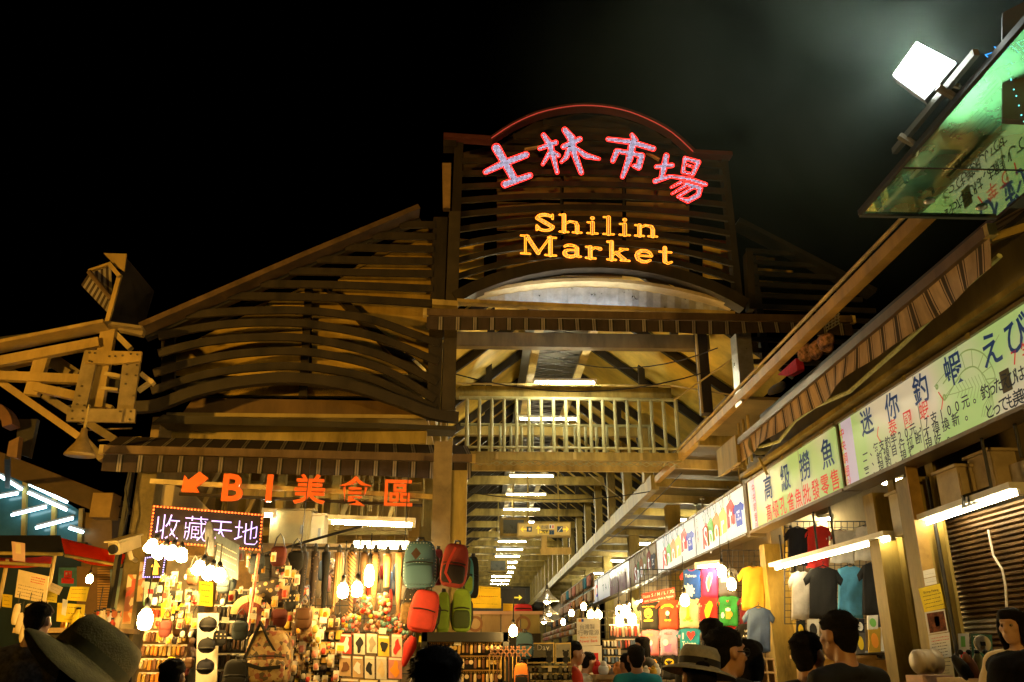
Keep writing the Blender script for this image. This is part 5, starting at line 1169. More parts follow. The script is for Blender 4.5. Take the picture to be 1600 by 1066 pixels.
tb('diagonal', (190, 540), (290, 600), 30, .3, m=AMBD); tb('diagonal', (20, 575), (150, 640), 24, .3, m=AMBD); tb('diagonal', (215, 520), (330, 600), 26, .36, m=AMBD)
for p in (((185, 508), (132, 688), 52), ((458, 395), (400, 740), 56)): tb('strut', *p, .06)
def plate(pts, off, m=AMB, name='gusset_plate', th=.05):
    return MB().prism([zt(*p, off) for p in pts], nT*th).build(name, m, tru)
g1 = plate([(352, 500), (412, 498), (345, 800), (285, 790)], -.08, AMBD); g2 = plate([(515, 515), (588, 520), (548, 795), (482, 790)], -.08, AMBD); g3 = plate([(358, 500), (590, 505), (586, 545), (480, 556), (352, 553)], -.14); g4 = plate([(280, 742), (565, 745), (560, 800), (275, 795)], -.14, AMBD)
rv = 0
for g_, pts in ((g3, [(372, 510), (372, 545), (395, 512), (455, 525), (480, 525), (510, 522), (545, 515), (572, 518), (382, 548)]), (g4, [(300, 752), (300, 785), (345, 752), (345, 785), (500, 755), (545, 755), (540, 788)]), (g2, [(530, 560), (570, 562), (528, 600), (565, 605), (522, 640), (556, 690)]), (g1, [(380, 520), (340, 650), (330, 690), (350, 730), (320, 725)])):
    mb = MB()
    for p in pts: mb.lathe([(.012, 0), (.012, .01), (.006, .016)], zt(*p, -.145 if g_ in (g3, g4) else -.085), -nT, 8)
    struct(mb.build('rivet', mat('dark rivet', (.1, .08, .04), .5, .3, 0), tru), 'stuff')
plate([(430, 590), (508, 600), (490, 660), (420, 665)], .12, BLACKS, 'shadow_panel'); tb('brace', (440, 600), (505, 612), 16, .05, m=STEELB); tb('brace', (425, 660), (495, 668), 12, .05, m=STEELB)  # black sheet stands in for shade inside the end frame
tb('brace', (590, 600), (640, 640), 18, .1, m=STEELB); tb('brace', (575, 670), (640, 625), 12, .12, m=STEELB); tb('brace', (480, 430), (545, 495), 22, .1, m=STEELB); tb('brace', (400, 720), (470, 740), 14, .1, m=STEELB)
for i in range(10): tb('purlin', (30+i*42, 560+i*34+(i % 2)*10), (230+i*40, 520+i*38), 5, .5, .03, STEELB)
tb('tie', (500, 410), (600, 432), 24, 0, m=AMBD); tb('roof_edge', (445, 395), (600, 415), 12, -.05, .2, AMBD)
MB().prism([zt(-150, 480, .3), zt(440, 400, .3), zt(440, 400, 2.2), zt(-150, 480, 2.2)], (0, 0, .05)).build('roof_sheet', BLACKS, tru)
# roof-top box above the truss
rb = thing('rooftop_frame', 'tilted dark panel with a striped awning roll on a pole above the west truss', 'rooftop panel', zt(450, 390))
MB().bar(zt(500, 185, -.1), zt(445, 392, -.1), .05, .05).build('pole', AMB, rb)
MB().prism([zt(522, 108, -.08), zt(440, 390, -.08), zt(590, 420, .5), zt(640, 250, .6)], nT*.04).build('dark_panel', mat('matt black panel', (.03, .025, .02), .7, 0, .4, 6., .1), rb)
MB().prism([zt(432, 95, -.12), zt(527, 98, -.12), zt(518, 170, -.12), zt(482, 150, -.12)], nT*.03).build('top_plate', AMB, rb)
MB().bar(zt(455, 140, -.15), zt(498, 192, -.15), .04, .05).build('brace', AMB, rb); MB().bar(zt(370, 170, -.05), zt(465, 138, -.05), .05, .03).build('top_edge', AMB, rb)
st_ = MB(); A_, B_, C0, D0 = zt(372, 175, -.05), zt(462, 300, -.05), zt(445, 340, -.02), zt(338, 228, -.02)
for k in range(14):
    st_.use(k % 2); f0, f1 = k/14, (k+1)/14; st_.prism([A_.lerp(B_, f0), A_.lerp(B_, f1), D0.lerp(C0, f1), D0.lerp(C0, f0)], nT*(.03+.006*(k % 2)))
st_.build('striped_cloth', [CAN_D, CAN_P], rb); MB().tube([zt(370, 172, -.09), zt(464, 285, -.09)], .03).build('roller', ROLL, rb)
st2 = MB(); E_, F_ = zt(375, 165, -.02), zt(462, 140, -.02)
for k in range(8): st2.use(k % 2); st2.prism([E_.lerp(F_, k/8), E_.lerp(F_, (k+1)/8), A_.lerp(zt(468, 270, .1), (k+1)/8), A_.lerp(zt(468, 270, .1), k/8)], nT*.02)
st2.build('striped_cloth', [CAN_D, CAN_P], rb)

# orange characters on a rail
osn = thing('orange_letter_sign', 'orange arrow and B1 food court characters on a rail under the dark awning', 'sign', on(plane(-2, 9.25, 1, .1), 465, 770))
PO = plane(-2, 9.25, 1, .10); rO = V((1, .10, 0)).normalized(); nO = PO[1]
ORL = mat('orange acrylic letter', (.60, .07, .008), .35, 0, .1, 6., emis=(1., .13, .008), estr=.45); ORS = mat('orange letter side', (.45, .10, .01), .5, 0, 0)
MB().bar(on(PO, 235, 752, .12), on(PO, 700, 778, .12), .04, .05).build('rail', STEELB, osn)
MB().bar(on(PO, 280, 772, .12), on(PO, 660, 790, .12), .03, .03).build('rail', BROWN, osn)
for ch, x, y, h in (('B', 364, 758, .40), ('1', 421, 759, .40), ('美', 484, 763, .335), ('食', 555, 766, .335), ('區', 623, 769, .335)):
    mb = MB(); put_glyph(mb, ch, on(PO, x, y), rO, V((0, 0, 1)), h, .022 if ch in 'B1' else .012, 1.05, 0, .045); o = mb.build('letter', ORL, osn)
    MB().bar(on(PO, x-6, y, .06), on(PO, x-6, y+2, .14), .03, .03).build('bracket', STEELB, osn)
mb = MB(); mb.prism([on(PO, *p) for p in ((312, 737), (325, 747), (306, 761), (311, 769), (283, 768), (288, 742), (294, 750))], nO*.045); mb.build('arrow', ORL, osn)

# LED board
lb = thing('led_board', 'dark LED board with four violet white characters and a red dotted border', 'LED sign', onY(322, 857, 9.0))
PL = plane(-2.9, 8.95, 1, .16); nL = PL[1]; rL = V((1, .16, 0)).normalized(); uL = V((-.02, 0, 1)).normalized()
MB().prism([on(PL, 240, 791), on(PL, 411, 805), on(PL, 407, 860), on(PL, 233, 846)], nL*.1).build('board', mat('black LED board', (.012, .006, .014), .4, 0, .3, 9.), lb)
q4 = [on(PL, *p, -.012) for p in ((240, 791), (411, 805), (407, 860), (233, 846))]
mb = MB(); mb.chain(q4+[q4[0]], .02, .02, (0, 1, 0)); mb.build('frame', mat('brown board frame', (.2, .06, .02), .5, 0, .2), lb)
dots = MB()
for i in range(4):
    a, b = q4[i], q4[(i+1) % 4]; n_ = int((b-a).length/.034)
    for k in range(n_): p = a.lerp(b, k/n_)*.985+sum(q4, V())/4*.015-nL*.012; dots.ell(p, .009, .009, .009, 6, 4)
struct(dots.build('border_light', em('red border LED', (1., .12, .02), 4.5), lb), 'stuff')
mb = MB(); rl = (on(PL, 383, 832)-on(PL, 264, 823)).normalized()
for ch, x, y in zip('收藏天地', (262, 306, 345, 385), (822, 825, 829, 832)): put_glyph(mb, ch, on(PL, x, y, -.02), rl, uL, .275, -.014, .95)
mb.build('lettering', em('violet white LED', (.42, .33, 1.), 1.7), lb)
lb2 = thing('small_led_board', 'small LED board with an orange pictogram and violet border beside the spot lamps', 'LED sign', onY(246, 900, 9.3))
q = [onY(*p, 9.3) for p in ((228, 872), (259, 868), (254, 902), (224, 902))]; MB().prism(q, (0, .05, 0)).build('board', MATS['black LED board'], lb2)
mb = MB()
for i in range(4):
    for k in range(9): mb.ell(q[i].lerp(q[(i+1) % 4], k/9)+V((0, -.01, 0)), .007, .007, .007, 6, 4)
struct(mb.build('border_light', em('violet border LED', (.4, .35, 1.), 3.), lb2), 'stuff')
mb = MB(); mb.prism([onY(*p, 9.285) for p in ((238, 898), (239, 884), (243, 878), (247, 884), (247, 898))], (0, .004, 0)); mb.prism([onY(*p, 9.28) for p in ((236, 886), (243, 874), (250, 886))], (0, .004, 0)); mb.build('pictogram', em('orange LED picture', (1., .45, .05), 1.5), lb2)
# CCTV camera
cc = thing('security_camera', 'cream security camera on a bracket on the steel column', 'security camera', onY(195, 855, 9.6))
p, q = onY(178, 858, 9.35), onY(212, 846, 9.7); MB().bar(p, q, .13, .12).build('body', mat('cream camera shell', (.6, .5, .28), .4, 0, .15, 6.), cc); MB().bar(p+V((-.03, -.03, .07)), q+V((0, 0, .07)), .17, .02).build('sun_shield', MATS['cream camera shell'], cc)
d = (p-q).normalized(); MB().lathe([(.05, 0), (.05, .03), (.04, .03)], p, d, 14).build('lens', BLK, cc, True)
MB().tube([q.lerp(p, .3)+V((0, 0, -.05)), onY(205, 872, 9.6), onY(212, 876, 9.8)], .025).build('bracket', MATS['cream camera shell'], cc)
# beige box behind, electric cabinet
ebox('olive electric cabinet beside the LED board', 424, 798, 482, 858, 9.9, .35, mat('olive cabinet', (.34, .27, .12), .5, .1, .25, 5.))
t = ebox('white electric cabinet edge under the orange characters', 479, 806, 503, 860, 9.95, .3, mat('cream cabinet', (.55, .46, .28), .5, .1, .2, 5.))
# ---- the yard far left: dim shop with lit clerestory, stall canopies, notices
yd = thing('yard_shop', 'dark eaved shop with blue lit clerestory windows at the far left', 'shop building', (-8.2, 13.2, 0))
Yw = 13.0; P13 = lambda x, y, Y=Yw: onY(x, y, Y)
MB().prism([P13(-160, 655, 12.4), P13(0, 706, 12.4), P13(168, 772, 12.4), P13(188, 792, 12.4), P13(150, 800, 12.4), P13(0, 738, 12.4), P13(-160, 690, 12.4)], (0, .6, 0)).build('eave', mat('brown eave', (.10, .065, .03), .7, 0, .4, 2.), yd)
MB().box(P13(165, 792, 12.3), .28, .3, .34).build('corbel', mat('ochre corbel', (.40, .26, .08), .7, 0, .3, 3.), yd)
MB().prism([P13(127, 800), P13(175, 805), P13(175, 905), P13(127, 905)], (0, .3, 0)).build('pier', mat('brown pier', (.2, .13, .055), .7, 0, .3, 3.), yd)
GLZ = mat('blue green pane', (.03, .10, .12), .15, 0, .3, 2., emis=(.03, .15, .18), estr=.09)
for x0, x1, ya_, yb_ in ((-120, -42, 705, 735), (-40, 38, 730, 752), (42, 84, 752, 775), (88, 128, 776, 800)):
    MB().prism([P13(x0, ya_), P13(x1, yb_), P13(x1, 850), P13(x0, 850)], (0, .03, 0)).build('pane', GLZ, yd)
for x, y0 in ((-41, 735), (40, 752), (86, 772), (128, 795)): MB().bar(P13(x, y0, 12.96), P13(x-3, 850, 12.96), .06, .06, (0, 1, 0)).build('mullion', STEEL, yd)
MB().bar(P13(-120, 850, 12.9), P13(135, 852, 12.9), .08, .08).build('sill', BLACKS, yd)
MB().prism([P13(-160, 850, 13.1), P13(190, 850, 13.1), P13(190, 1240, 13.1), P13(-160, 1240, 13.1)], (0, .2, 0)).build('wall', mat('dark teal shop wall', (.02, .045, .05), .8, 0, .4, 1.5), yd)
TB = em('cool fluorescent tube', (.62, .92, 1.), 9.)
for i, (a, b, l) in enumerate((((0, 744), (34, 765), 'cool tube in the clerestory nearest the frame edge'), ((46, 757), (105, 785), 'long cool tube along the top of the clerestory'), ((44, 770), (104, 797), 'cool tube just under the long one'), ((18, 805), (72, 792), 'rising cool tube left in the clerestory'), ((56, 825), (114, 810), 'rising cool tube right in the clerestory'), ((0, 776), (28, 771), 'short rising cool tube at the frame edge'), ((108, 825), (130, 832), 'short cool tube at the right end of the clerestory'))):
    p, q = P13(*a, 12.86), P13(*b, 12.86); t = thing('clerestory_tube', l, 'fluorescent light', (p+q)/2, 'cool tubes of the yard shop'); MB().tube([p, q], .022, 6).build('tube', TB, t); MB().bar(p+V((0, .03, .04)), q+V((0, .03, .04)), .05, .03).build('fixture_body', GREY, t)
MB().prism([P13(120, 885, 12.7), P13(182, 888, 12.7), P13(182, 960, 12.7), P13(120, 960, 12.7)], (0, .1, 0)).build('shutter_panel', mat('brown yard shutter', (.17, .085, .03), .5, .1, .3, 4.), yd)
mb = MB()
for k in range(18): mb.bar(P13(153, 888+k*4, 12.66), P13(182, 888+k*4, 12.66), .04, .02)
struct(mb.build('shutter_slats', mat('orange lit slat', (.48, .25, .06), .5, .1, .3, 4.), yd), 'stuff')  # orange light on these slats is put into their colour
ORC = mat('orange canopy cloth', (.70, .10, .015), .8, 0, .3, 5., .1)
def canopy(label, pts_top, pts_low, Y, Yb, m):
    t = thing('stall_canopy', label, 'stall canopy', onY(*pts_low[0], Y)); a = [onY(*p, Y) for p in pts_low]; b = [onY(*p, Yb) for p in pts_top]
    mb = MB()
    n = 8
    for k in range(n):
        f0, f1 = k/n, (k+1)/n; s = lambda f: V((0, 0, -.05*math.sin(math.pi*f)))
        mb.prism([b[0].lerp(b[1], f0), b[0].lerp(b[1], f1), a[0].lerp(a[1], f1)+s(f1), a[0].lerp(a[1], f0)+s(f0)], (0, .01, .012))
    mb.build('cloth', m, t); MB().tube([a[0], a[1]], .02, 6).build('front_bar', STEEL, t); return t
canopy('red orange stall canopy sloping down to the steel column', [(95, 842), (196, 868)], [(102, 868), (190, 884)], 10.4, 10.9, ORC)
cA = canopy('red orange stall canopy at the left edge behind a black one', [(-60, 862), (84, 872)], [(-60, 876), (78, 884)], 10.0, 10.5, ORC)
canopy('black stall canopy between the two orange ones', [(-60, 838), (94, 838)], [(-60, 864), (98, 866)], 9.9, 10.6, mat('black canopy cloth', (.012, .012, .014), .85, 0, .3, 5.))
for i, (x0, y0, x1, y1, l) in enumerate(((86, 866, 80, 915, 'pale pole under the middle of the orange canopy'), (12, 874, 8, 905, 'pale pole at the left edge'))):
    p, q = onY(x0, y0, 10.1), onY(x1, y1, 10.1); tag(centred(MB().tube([p, V((p.x, p.y, 0))], .022, 6).build('canopy_pole', STEELB)), l, 'pole', 'poles of the yard canopies')
CRM = mat('cream card', (.66, .52, .28), .8, 0, .15, 6.); PNK = mat('pale pink card', (.58, .36, .26), .8, 0, .1, 6.)
PY_ = lambda Y: plane(0, Y, 1, -.06)
paper('big cream menu board with red and brown prints at the far left', PY_(8.6), [(29, 890), (76, 901), (70, 943), (23, 933)], CRM, 'menu board', 'menu_board', th=.02, prints=[('l', (-.05, .15, .42, .33, 3), INKR), ('l', (-.42, -.4, .4, -.05, 4), MATS['grey print'])])
paper('pink square price card on a stick under the black canopy', PY_(9.2), [(18, 846), (39, 849), (39, 878), (20, 876)], PNK, 'price card', 'price_card', prints=[('q', (-.2, -.1, .2, .42), CRM)])
paper('tilted cream card beside the cream menu board', PY_(8.8), [(80, 910), (98, 918), (92, 930), (75, 922)], CRM, 'price card', 'price_card', prints=[('l', (-.3, -.2, .3, .2, 2), INK)])
paper('small yellow card behind the tilted cream card', PY_(8.9), [(72, 922), (90, 925), (88, 942), (70, 940)], PAPERY, 'price card', 'price_card', prints=[('l', (-.3, -.3, .3, .3, 3), INK)])
paper('yellow card with black brush writing on a stand left of the brown shutter', PY_(9.3), [(110, 917), (140, 917), (134, 940), (104, 938)], PAPERY, 'price card', 'price_card', prints=[('l', (-.35, .0, .4, .3, 2), INK), ('l', (-.3, -.3, .2, -.2, 1), INKR)])
paper('yellow menu card of three written lines under the brush written one', PY_(9.25), [(90, 942), (133, 945), (130, 975), (88, 971)], PAPERY, 'menu board', 'menu_board', prints=[('l', (-.2, -.35, .4, .3, 3), INK)])
paper('dim yellow card at the left frame edge', PY_(8.8), [(4, 928), (19, 930), (18, 950), (3, 948)], PAPERY, 'price card', 'price_card', prints=[('l', (-.3, -.3, .3, .3, 3), INK)])
paper('white card leaning before the yellow menu card', PY_(9.1), [(98, 936), (106, 938), (102, 962), (96, 960)], PAPERW, 'price card', 'price_card')
t = paper('blue green poster with a red round eyed octopus beside the brown shutter', PY_(12.4), [(92, 887), (122, 887), (120, 918), (90, 916)], mat('blue green poster', (.06, .22, .28), .6, 0, .5, 5.), 'poster', 'octopus_poster', prints=[('q', (-.2, -.1, .2, .34), PRR), ('q', (-.32, -.34, .32, -.06), PRR), ('q', (-.13, .08, -.03, .24), PRW), ('q', (.03, .08, .13, .24), PRW), ('q', (-.12, -.06, .12, .02), PRW)])
paper('teal poster half hidden behind the steel column', PY_(12.3), [(172, 890), (192, 888), (190, 950), (172, 955)], mat('teal poster', (.1, .3, .3), .6, 0, .8, 6., dirt=(.5, .5, .45)), 'poster', 'poster')
paper('orange card on the column base behind the hat', PY_(9.4), [(168, 955), (190, 956), (188, 975), (166, 974)], mat('orange card', (.65, .2, .06), .8, 0, .3, 6.), 'price card', 'price_card')
# snack bottles and food trays on the yard stall
t = thing('yard_counter', 'cluttered food counter under the orange canopy', 'counter', onY(120, 1000, 9.5)); a, b = onY(20, 985, 9.5), onY(185, 985, 9.5)
MB().box((a+b)/2+V((0, .3, 0)), b.x-a.x, .6, .05).build('top', WOOD, t); MB().box(V(((a.x+b.x)/2, 9.85, a.z/2)), b.x-a.x-.1, .5, a.z-.06).build('body', BROWN, t)
rg = random.Random(3)
for k in range(22):
    p = onY(90+rg.uniform(0, 95), 984, 9.45+rg.uniform(0, .4)); h = rg.uniform(.08, .22); r = rg.uniform(.03, .05)
    t = thing('sauce_bottle', 'small %s crowded on the yard food counter' % ('cream bottle', 'yellow bottle', 'amber jar', 'white bottle', 'red tin bottle')[k % 5], 'bottle', p, 'bottles and jars on the yard food counter'); mm = [CRM, PAPERY, mat('amber glass jar', (.5, .22, .03), .2, 0, .3, 9.), WHITE, mat('red tin', (.5, .06, .02), .4, 0, .2)][k % 5]
    MB().lathe([(r, 0), (r, h*.7), (r*.4, h*.82), (r*.4, h)], p, seg=10).build('glass', mm, t, True); MB().lathe([(r*.45, h), (r*.45, h+.02)], p, seg=8).build('cap', BLK, t)
for k in range(8):
    p = onY(25+k*6, 960+(k % 3)*14, 8.7); t = thing('hanging_pouch', 'pale pouch hanging in the dark under the cream menu board', 'pouch', p, 'pouches under the cream menu board'); sup(MB(), p, .035, .02, .10, .7, 10, 8).build('pouch', CRM, t, True); MB().tube([p+V((0, 0, .1)), p+V((0, 0, .2))], .004, 4).build('loop', BLK, t)
b = bulb('glaring low bulb on the yard counter beside the hat', onY(152, 972, 9.9), .05, .12, .25, 'bulbs hung among the west stall goods')
# brown curved shape above the yard eave
ys = thing('ring_sign', 'dim brown ring shaped sign above the yard shop', 'sign', P13(15, 665, 10.5)); arc_ = [P13(-22+44*math.cos(a)*.9, 668-34*math.sin(a), 10.5) for a in [math.pi*k/12 for k in range(13)]]
MB().chain(arc_, .12, .2, (0, 1, 0)).build('arch', mat('dim brown sign', (.16, .07, .03), .6, 0, .3, 4.), ys)
MB().prism([P13(*p, 10.5) for p in ((14, 690), (30, 682), (26, 716), (10, 712))], (0, .1, 0)).build('stem', mat('brown sign stem', (.22, .12, .05), .6, 0, .3), ys); MB().prism([P13(*p, 10.7) for p in ((28, 655), (58, 655), (45, 715), (24, 708))], (0, .08, 0)).build('panel', MATS['matt black panel'], ys)
MB().bar(P13(12, 714, 10.55), P13(12, 760, 12.5), .06, .06).build('post', BLACKS, ys)
# loose cables
cb = MB().tube([onY(*p, 9.8) for p in ((204, 728), (196, 765), (200, 800), (192, 830), (190, 846))], .012, 5); tag(centred(cb.build('cable', CABLE)), 'black cable running down the steel column to the camera', 'cable')
cb = MB().tube([onY(*p, 8.9) for p in ((405, 868), (480, 846), (566, 822))], .014, 5); tag(centred(cb.build('stick', BLK)), 'black stick slanting over the stocking legs', 'stick')

# let the orange canopy cloth glow through when lit from below
nt = ORC.node_tree; N, L = nt.nodes, nt.links; tl = N.new('ShaderNodeBsdfTranslucent'); tl.inputs[0].default_value = (.9, .16, .03, 1); ms = N.new('ShaderNodeMixShader'); ms.inputs[0].default_value = .5
L.new(N['Principled BSDF'].outputs[0], ms.inputs[1]); L.new(tl.outputs[0], ms.inputs[2]); L.new(ms.outputs[0], N['Material Output'].inputs[0])
bulb('added bulb lighting the red orange canopy from below', onY(140, 905, 10.9), .04, .1, .1, 'bulbs hung among the west stall goods')  # extra bulb added so the canopy cloth glows
# ================================================================== WEST STALL GOODS
YF = 8.7
rail_ = thing('display_rail', 'black rail with the stocking legs hanging from it', 'rail', onY(560, 857, YF)); MB().tube([onY(455, 855, YF), onY(642, 861, YF)], .014, 6).build('bar', BLK, rail_)
for x in (470, 632): MB().tube([onY(x, 857, YF), onY(x, 857, YF)+V((0, .1, .9))], .006, 4).build('wire', CABLE, rail_)
def leg(label, xt, xb, m, top=861, bot=958, m2=None, ws=1.):
    k = mpp(onY(xt, 900, YF)); sp_ = [(xt, top, 7.0), (xt-.3, top+14, 6.8), (xt+(xb-xt)*.35, top+38, 5.2), (xt+(xb-xt)*.55, top+52, 5.0), (xt+(xb-xt)*.8, top+72, 3.9), (xb, bot-12, 2.9), (xb-.3, bot-5, 3.3), (xb-4, bot-.5, 3.0), (xb-9, bot+1, 1.9), (xb-11.5, bot+1, .8)]
    t = thing('stocking_form', label, 'stocking leg', onY(xb, bot, YF), 'leg forms in stockings on the rail')
    P = [onY(x, y, YF) for x, y, r in sp_]; rr = [r*k*ws for _, _, r in sp_]
    MB().tube(P, rr, 14).build('leg_form', m, t, True)
    MB().lathe([(rr[0]*.5, 0), (rr[0]*.55, .05), (rr[0]*.25, .08)], P[0], seg=10).build('top_clip', BLK, t)
    if m2: MB().tube([p for p in P[3:8]], [r*1.05 for r in rr[3:8]], 14).build('sock', m2, t, True)
    return t
SHEER = mat('sheer black stocking', (.10, .055, .025), .6, 0, .5, 20.); SKIN = mat('tan leg plastic', (.58, .33, .14), .45, 0, .15, 6.)
def stripe_mat(name, a, b, scale, rot):
    m = bpy.data.materials.new(name); m.use_nodes = True; nt = m.node_tree; N, L = nt.nodes, nt.links; bs = N['Principled BSDF']; bs.inputs['Roughness'].default_value = .7
    tc = N.new('ShaderNodeTexCoord'); mp = N.new('ShaderNodeMapping'); mp.inputs['Rotation'].default_value = (0, rot, 0); wv = N.new('ShaderNodeTexWave'); wv.inputs['Scale'].default_value = scale; wv.inputs['Distortion'].default_value = 0
    L.new(tc.outputs['Object'], mp.inputs[0]); L.new(mp.outputs[0], wv.inputs[0]); cr = N.new('ShaderNodeValToRGB'); cr.color_ramp.interpolation = 'CONSTANT'; cr.color_ramp.elements[0].color = (*a, 1); cr.color_ramp.elements[1].color = (*b, 1); cr.color_ramp.elements[1].position = .5
    L.new(wv.outputs['Color'], cr.inputs[0]); L.new(cr.outputs[0], bs.inputs['Base Color']); return m
leg('black lace stocking leg, first on the rail', 475, 468, pattern_mat('lace cloth', (.015, .012, .012), (.12, .07, .04), 40, .2), 863, 955)
leg('dark flowered stocking leg, second on the rail', 493, 487, pattern_mat('flowered stocking', (.03, .02, .018), (.16, .1, .06), 28, .25, rand=1.), 862, 957)
leg('plain black stocking leg with a high top, third on the rail', 510, 505, C_['black'], 863, 956)
leg('tan stocking leg with fine upright stripes', 530, 521, stripe_mat('upright stripe stocking', (.42, .25, .11), (.14, .08, .04), 14, 0), 864, 957)
leg('dark stocking leg with slanting stripes', 550, 548, stripe_mat('slanting stripe stocking', (.06, .035, .02), (.36, .2, .08), 12, .8), 863, 960)
leg('black stocking leg just right of the two bulbs', 570, 566, SHEER, 864, 959)
leg('sheer patterned stocking leg, seventh on the rail', 587, 583, pattern_mat('sheer dotted stocking', (.26, .15, .07), (.05, .03, .02), 34, .3), 864, 960)
leg('tan leg in a black knee sock, eighth on the rail', 606, 602, SKIN, 866, 962, C_['black'])
leg('bare tan leg with tiny dots at the end of the rail', 625, 622, pattern_mat('dotted tan stocking', (.60, .34, .14), (.25, .1, .05), 30, .16), 864, 962)
# backpacks and bags on the wide column
DOT = pattern_mat('blue dotted cloth', (.045, .12, .19), (.42, .52, .56), 34, .26); KDOT = pattern_mat('black dotted cloth', (.012, .012, .012), (.6, .5, .35), 22, .22)
backpack('blue grey backpack with white dots and a dark diamond patch', 632, 846, 681, 921, 8.15, DOT)
mb = MB(); c = onY(650, 865, 7.98); mb.prism([c+V((0, 0, .055)), c+V((.045, 0, 0)), c+V((0, 0, -.055)), c+V((-.045, 0, 0))], (0, .012, 0)); o = [o for o in bpy.data.objects if o.get('label', '').startswith('blue grey backpack')][0]; mb.build('diamond_patch', flat('dark leather', (.05, .025, .015)), o)
backpack('coral red backpack hanging below the blue dotted one', 641, 922, 684, 990, 8.1, C_['coral'], tilt=.18)
backpack('black backpack with pale dots behind the coral one', 630, 918, 652, 985, 8.35, KDOT, straps=False)
backpack('dark red and black sports backpack on the wide column', 690, 850, 731, 918, 8.05, flat('wine red nylon', (.20, .025, .02)), flat('black nylon', (.02, .015, .015)), tilt=.12)
mb = MB(); mb.chain([onY(*p, 7.9) for p in ((712, 856), (700, 880), (696, 895), (704, 910))], .02, .09, (0, 1, 0)); tag(centred(mb.build('backpack_flap', C_['coral'])), 'bright red padded strap lying over the dark sports backpack', 'strap')
backpack('teal sports bag beside the dark red backpack', 716, 872, 740, 930, 8.3, flat('teal nylon', (.03, .16, .22)), C_['lime'], straps=False)
backpack('lime green slim bag hanging under the column', 683, 925, 702, 990, 8.2, C_['lime'], straps=False)
backpack('lime and black backpack next to the slim green bag', 707, 920, 736, 988, 8.2, C_['lime'], flat('black green nylon', (.03, .05, .01)))
backpack('black bag at the right edge of the hanging bags', 730, 870, 748, 935, 8.5, C_['black'], straps=False)
backpack('wine red bag half hidden behind the blue dotted one', 676, 858, 692, 915, 8.45, flat('wine cloth', (.16, .02, .03)), straps=False)
backpack('small dark blue bag hanging before the wooden counter', 806, 988, 834, 1030, 8.2, flat('dark blue nylon', (.03, .07, .10)), straps=False)
backpack('orange bag low before the key ring board', 803, 1036, 826, 1078, 7.9, flat('orange nylon', (.7, .2, .03)), C_['black'])
backpack('dark patterned bag hanging left of the stocking legs', 405, 868, 450, 950, 8.45, pattern_mat('oval patterned cloth', (.03, .02, .015), (.35, .24, .10), 16, .3, rand=.8), straps=False)
backpack('black teardrop bag above the folding fan', 404, 868, 424, 918, 8.4, C_['black'], straps=False)
backpack('large flowered tote with black straps low in the west stall', 388, 985, 452, 1075, 8.0, multi_mat('flowered tote cloth', [(.26, .16, .07), (.34, .25, .12), (.2, .06, .03), (.06, .04, .02), (.3, .2, .1)], 30), straps=False)
mb = MB(); mb.chain([onY(*p, 7.93) for p in ((378, 1040), (396, 1000), (407, 972), (420, 1000), (448, 1046))], .02, .07, (0, 1, 0)); mb.chain([onY(*p, 7.9) for p in ((380, 1036), (410, 1045), (440, 1042))], .03, .10, (0, 1, 0)); tag(centred(mb.build('black_wrap', C_['black'])), 'pointed black cloth draped over the flowered tote', 'cloth')
backpack('black bag at the bottom under the pointed black cloth', 352, 1030, 388, 1085, 7.9, C_['black'], straps=False)
# fan
fn = thing('folding_fan', 'open folding fan with pale outer ribs and a dark red inner half', 'fan', onY(393, 965, 8.2)); hub = (392, 962)
rg = random.Random(2)
for k in range(17):
    a0, a1 = math.radians(20+k*9.1), math.radians(20+(k+1)*9.1); f = lambda a, r, o: onY(hub[0]+r*math.cos(a), hub[1]-r*.98*math.sin(a), 8.2+o)
    MB().prism([f(a0, 22, .0), f(a0, 33, .0), f(a1, 33, .012), f(a1, 22, .012)], (0, .004, 0)).build('fan_leaf', flat('tan fan paper', (.52, .36, .17)), fn)
    MB().prism([f(a0, 4, -.005), f(a0, 22, -.005), f(a1, 22, .008), f(a1, 4, .008)], (0, .004, 0)).build('fan_rib', flat('dark red fan wood', (.16, .03, .015)), fn)
# blue grey board
paper('tilted blue grey board with a rounded top and faint pictures before the LED board', plane(-2., 8.3, 1, .1), [(322, 826), (337, 832), (374, 852), (372, 907), (335, 890)][1:], mat('blue grey board', (.075, .095, .11), .5, 0, .6, 5., dirt=(.02, .03, .05)), 'board', 'picture_board', th=.02, prints=[('l', (-.4, -.3, .4, .2, 4), flat('pale print', (.4, .36, .3)))])
mb = MB(); p = onY(328, 842, 8.28); sup(mb, p, .045, .012, .17, .8, 12, 8, 0, Matrix.Rotation(-.2, 3, 'Y')); tag(centred(mb.build('paddle', flat('grey blue paddle', (.09, .10, .12), v=.7), smooth=True)), 'grey blue rounded paddle leaning before the LED board', 'paddle')
# red chain
ch_ = MB(); pts = [onY(404-k*.45, 868+k*3.1, 8.1) for k in range(38)]
for k, p in enumerate(pts): ch_.ell(p, .016, .016, .022, 8, 5)
tag(centred(ch_.build('bead_chain', mat('red beads', (.6, .05, .03), .35, 0, .5, 30., dirt=(.7, .5, .4)))), 'red and white bead chain hanging beside the folding fan', 'chain')
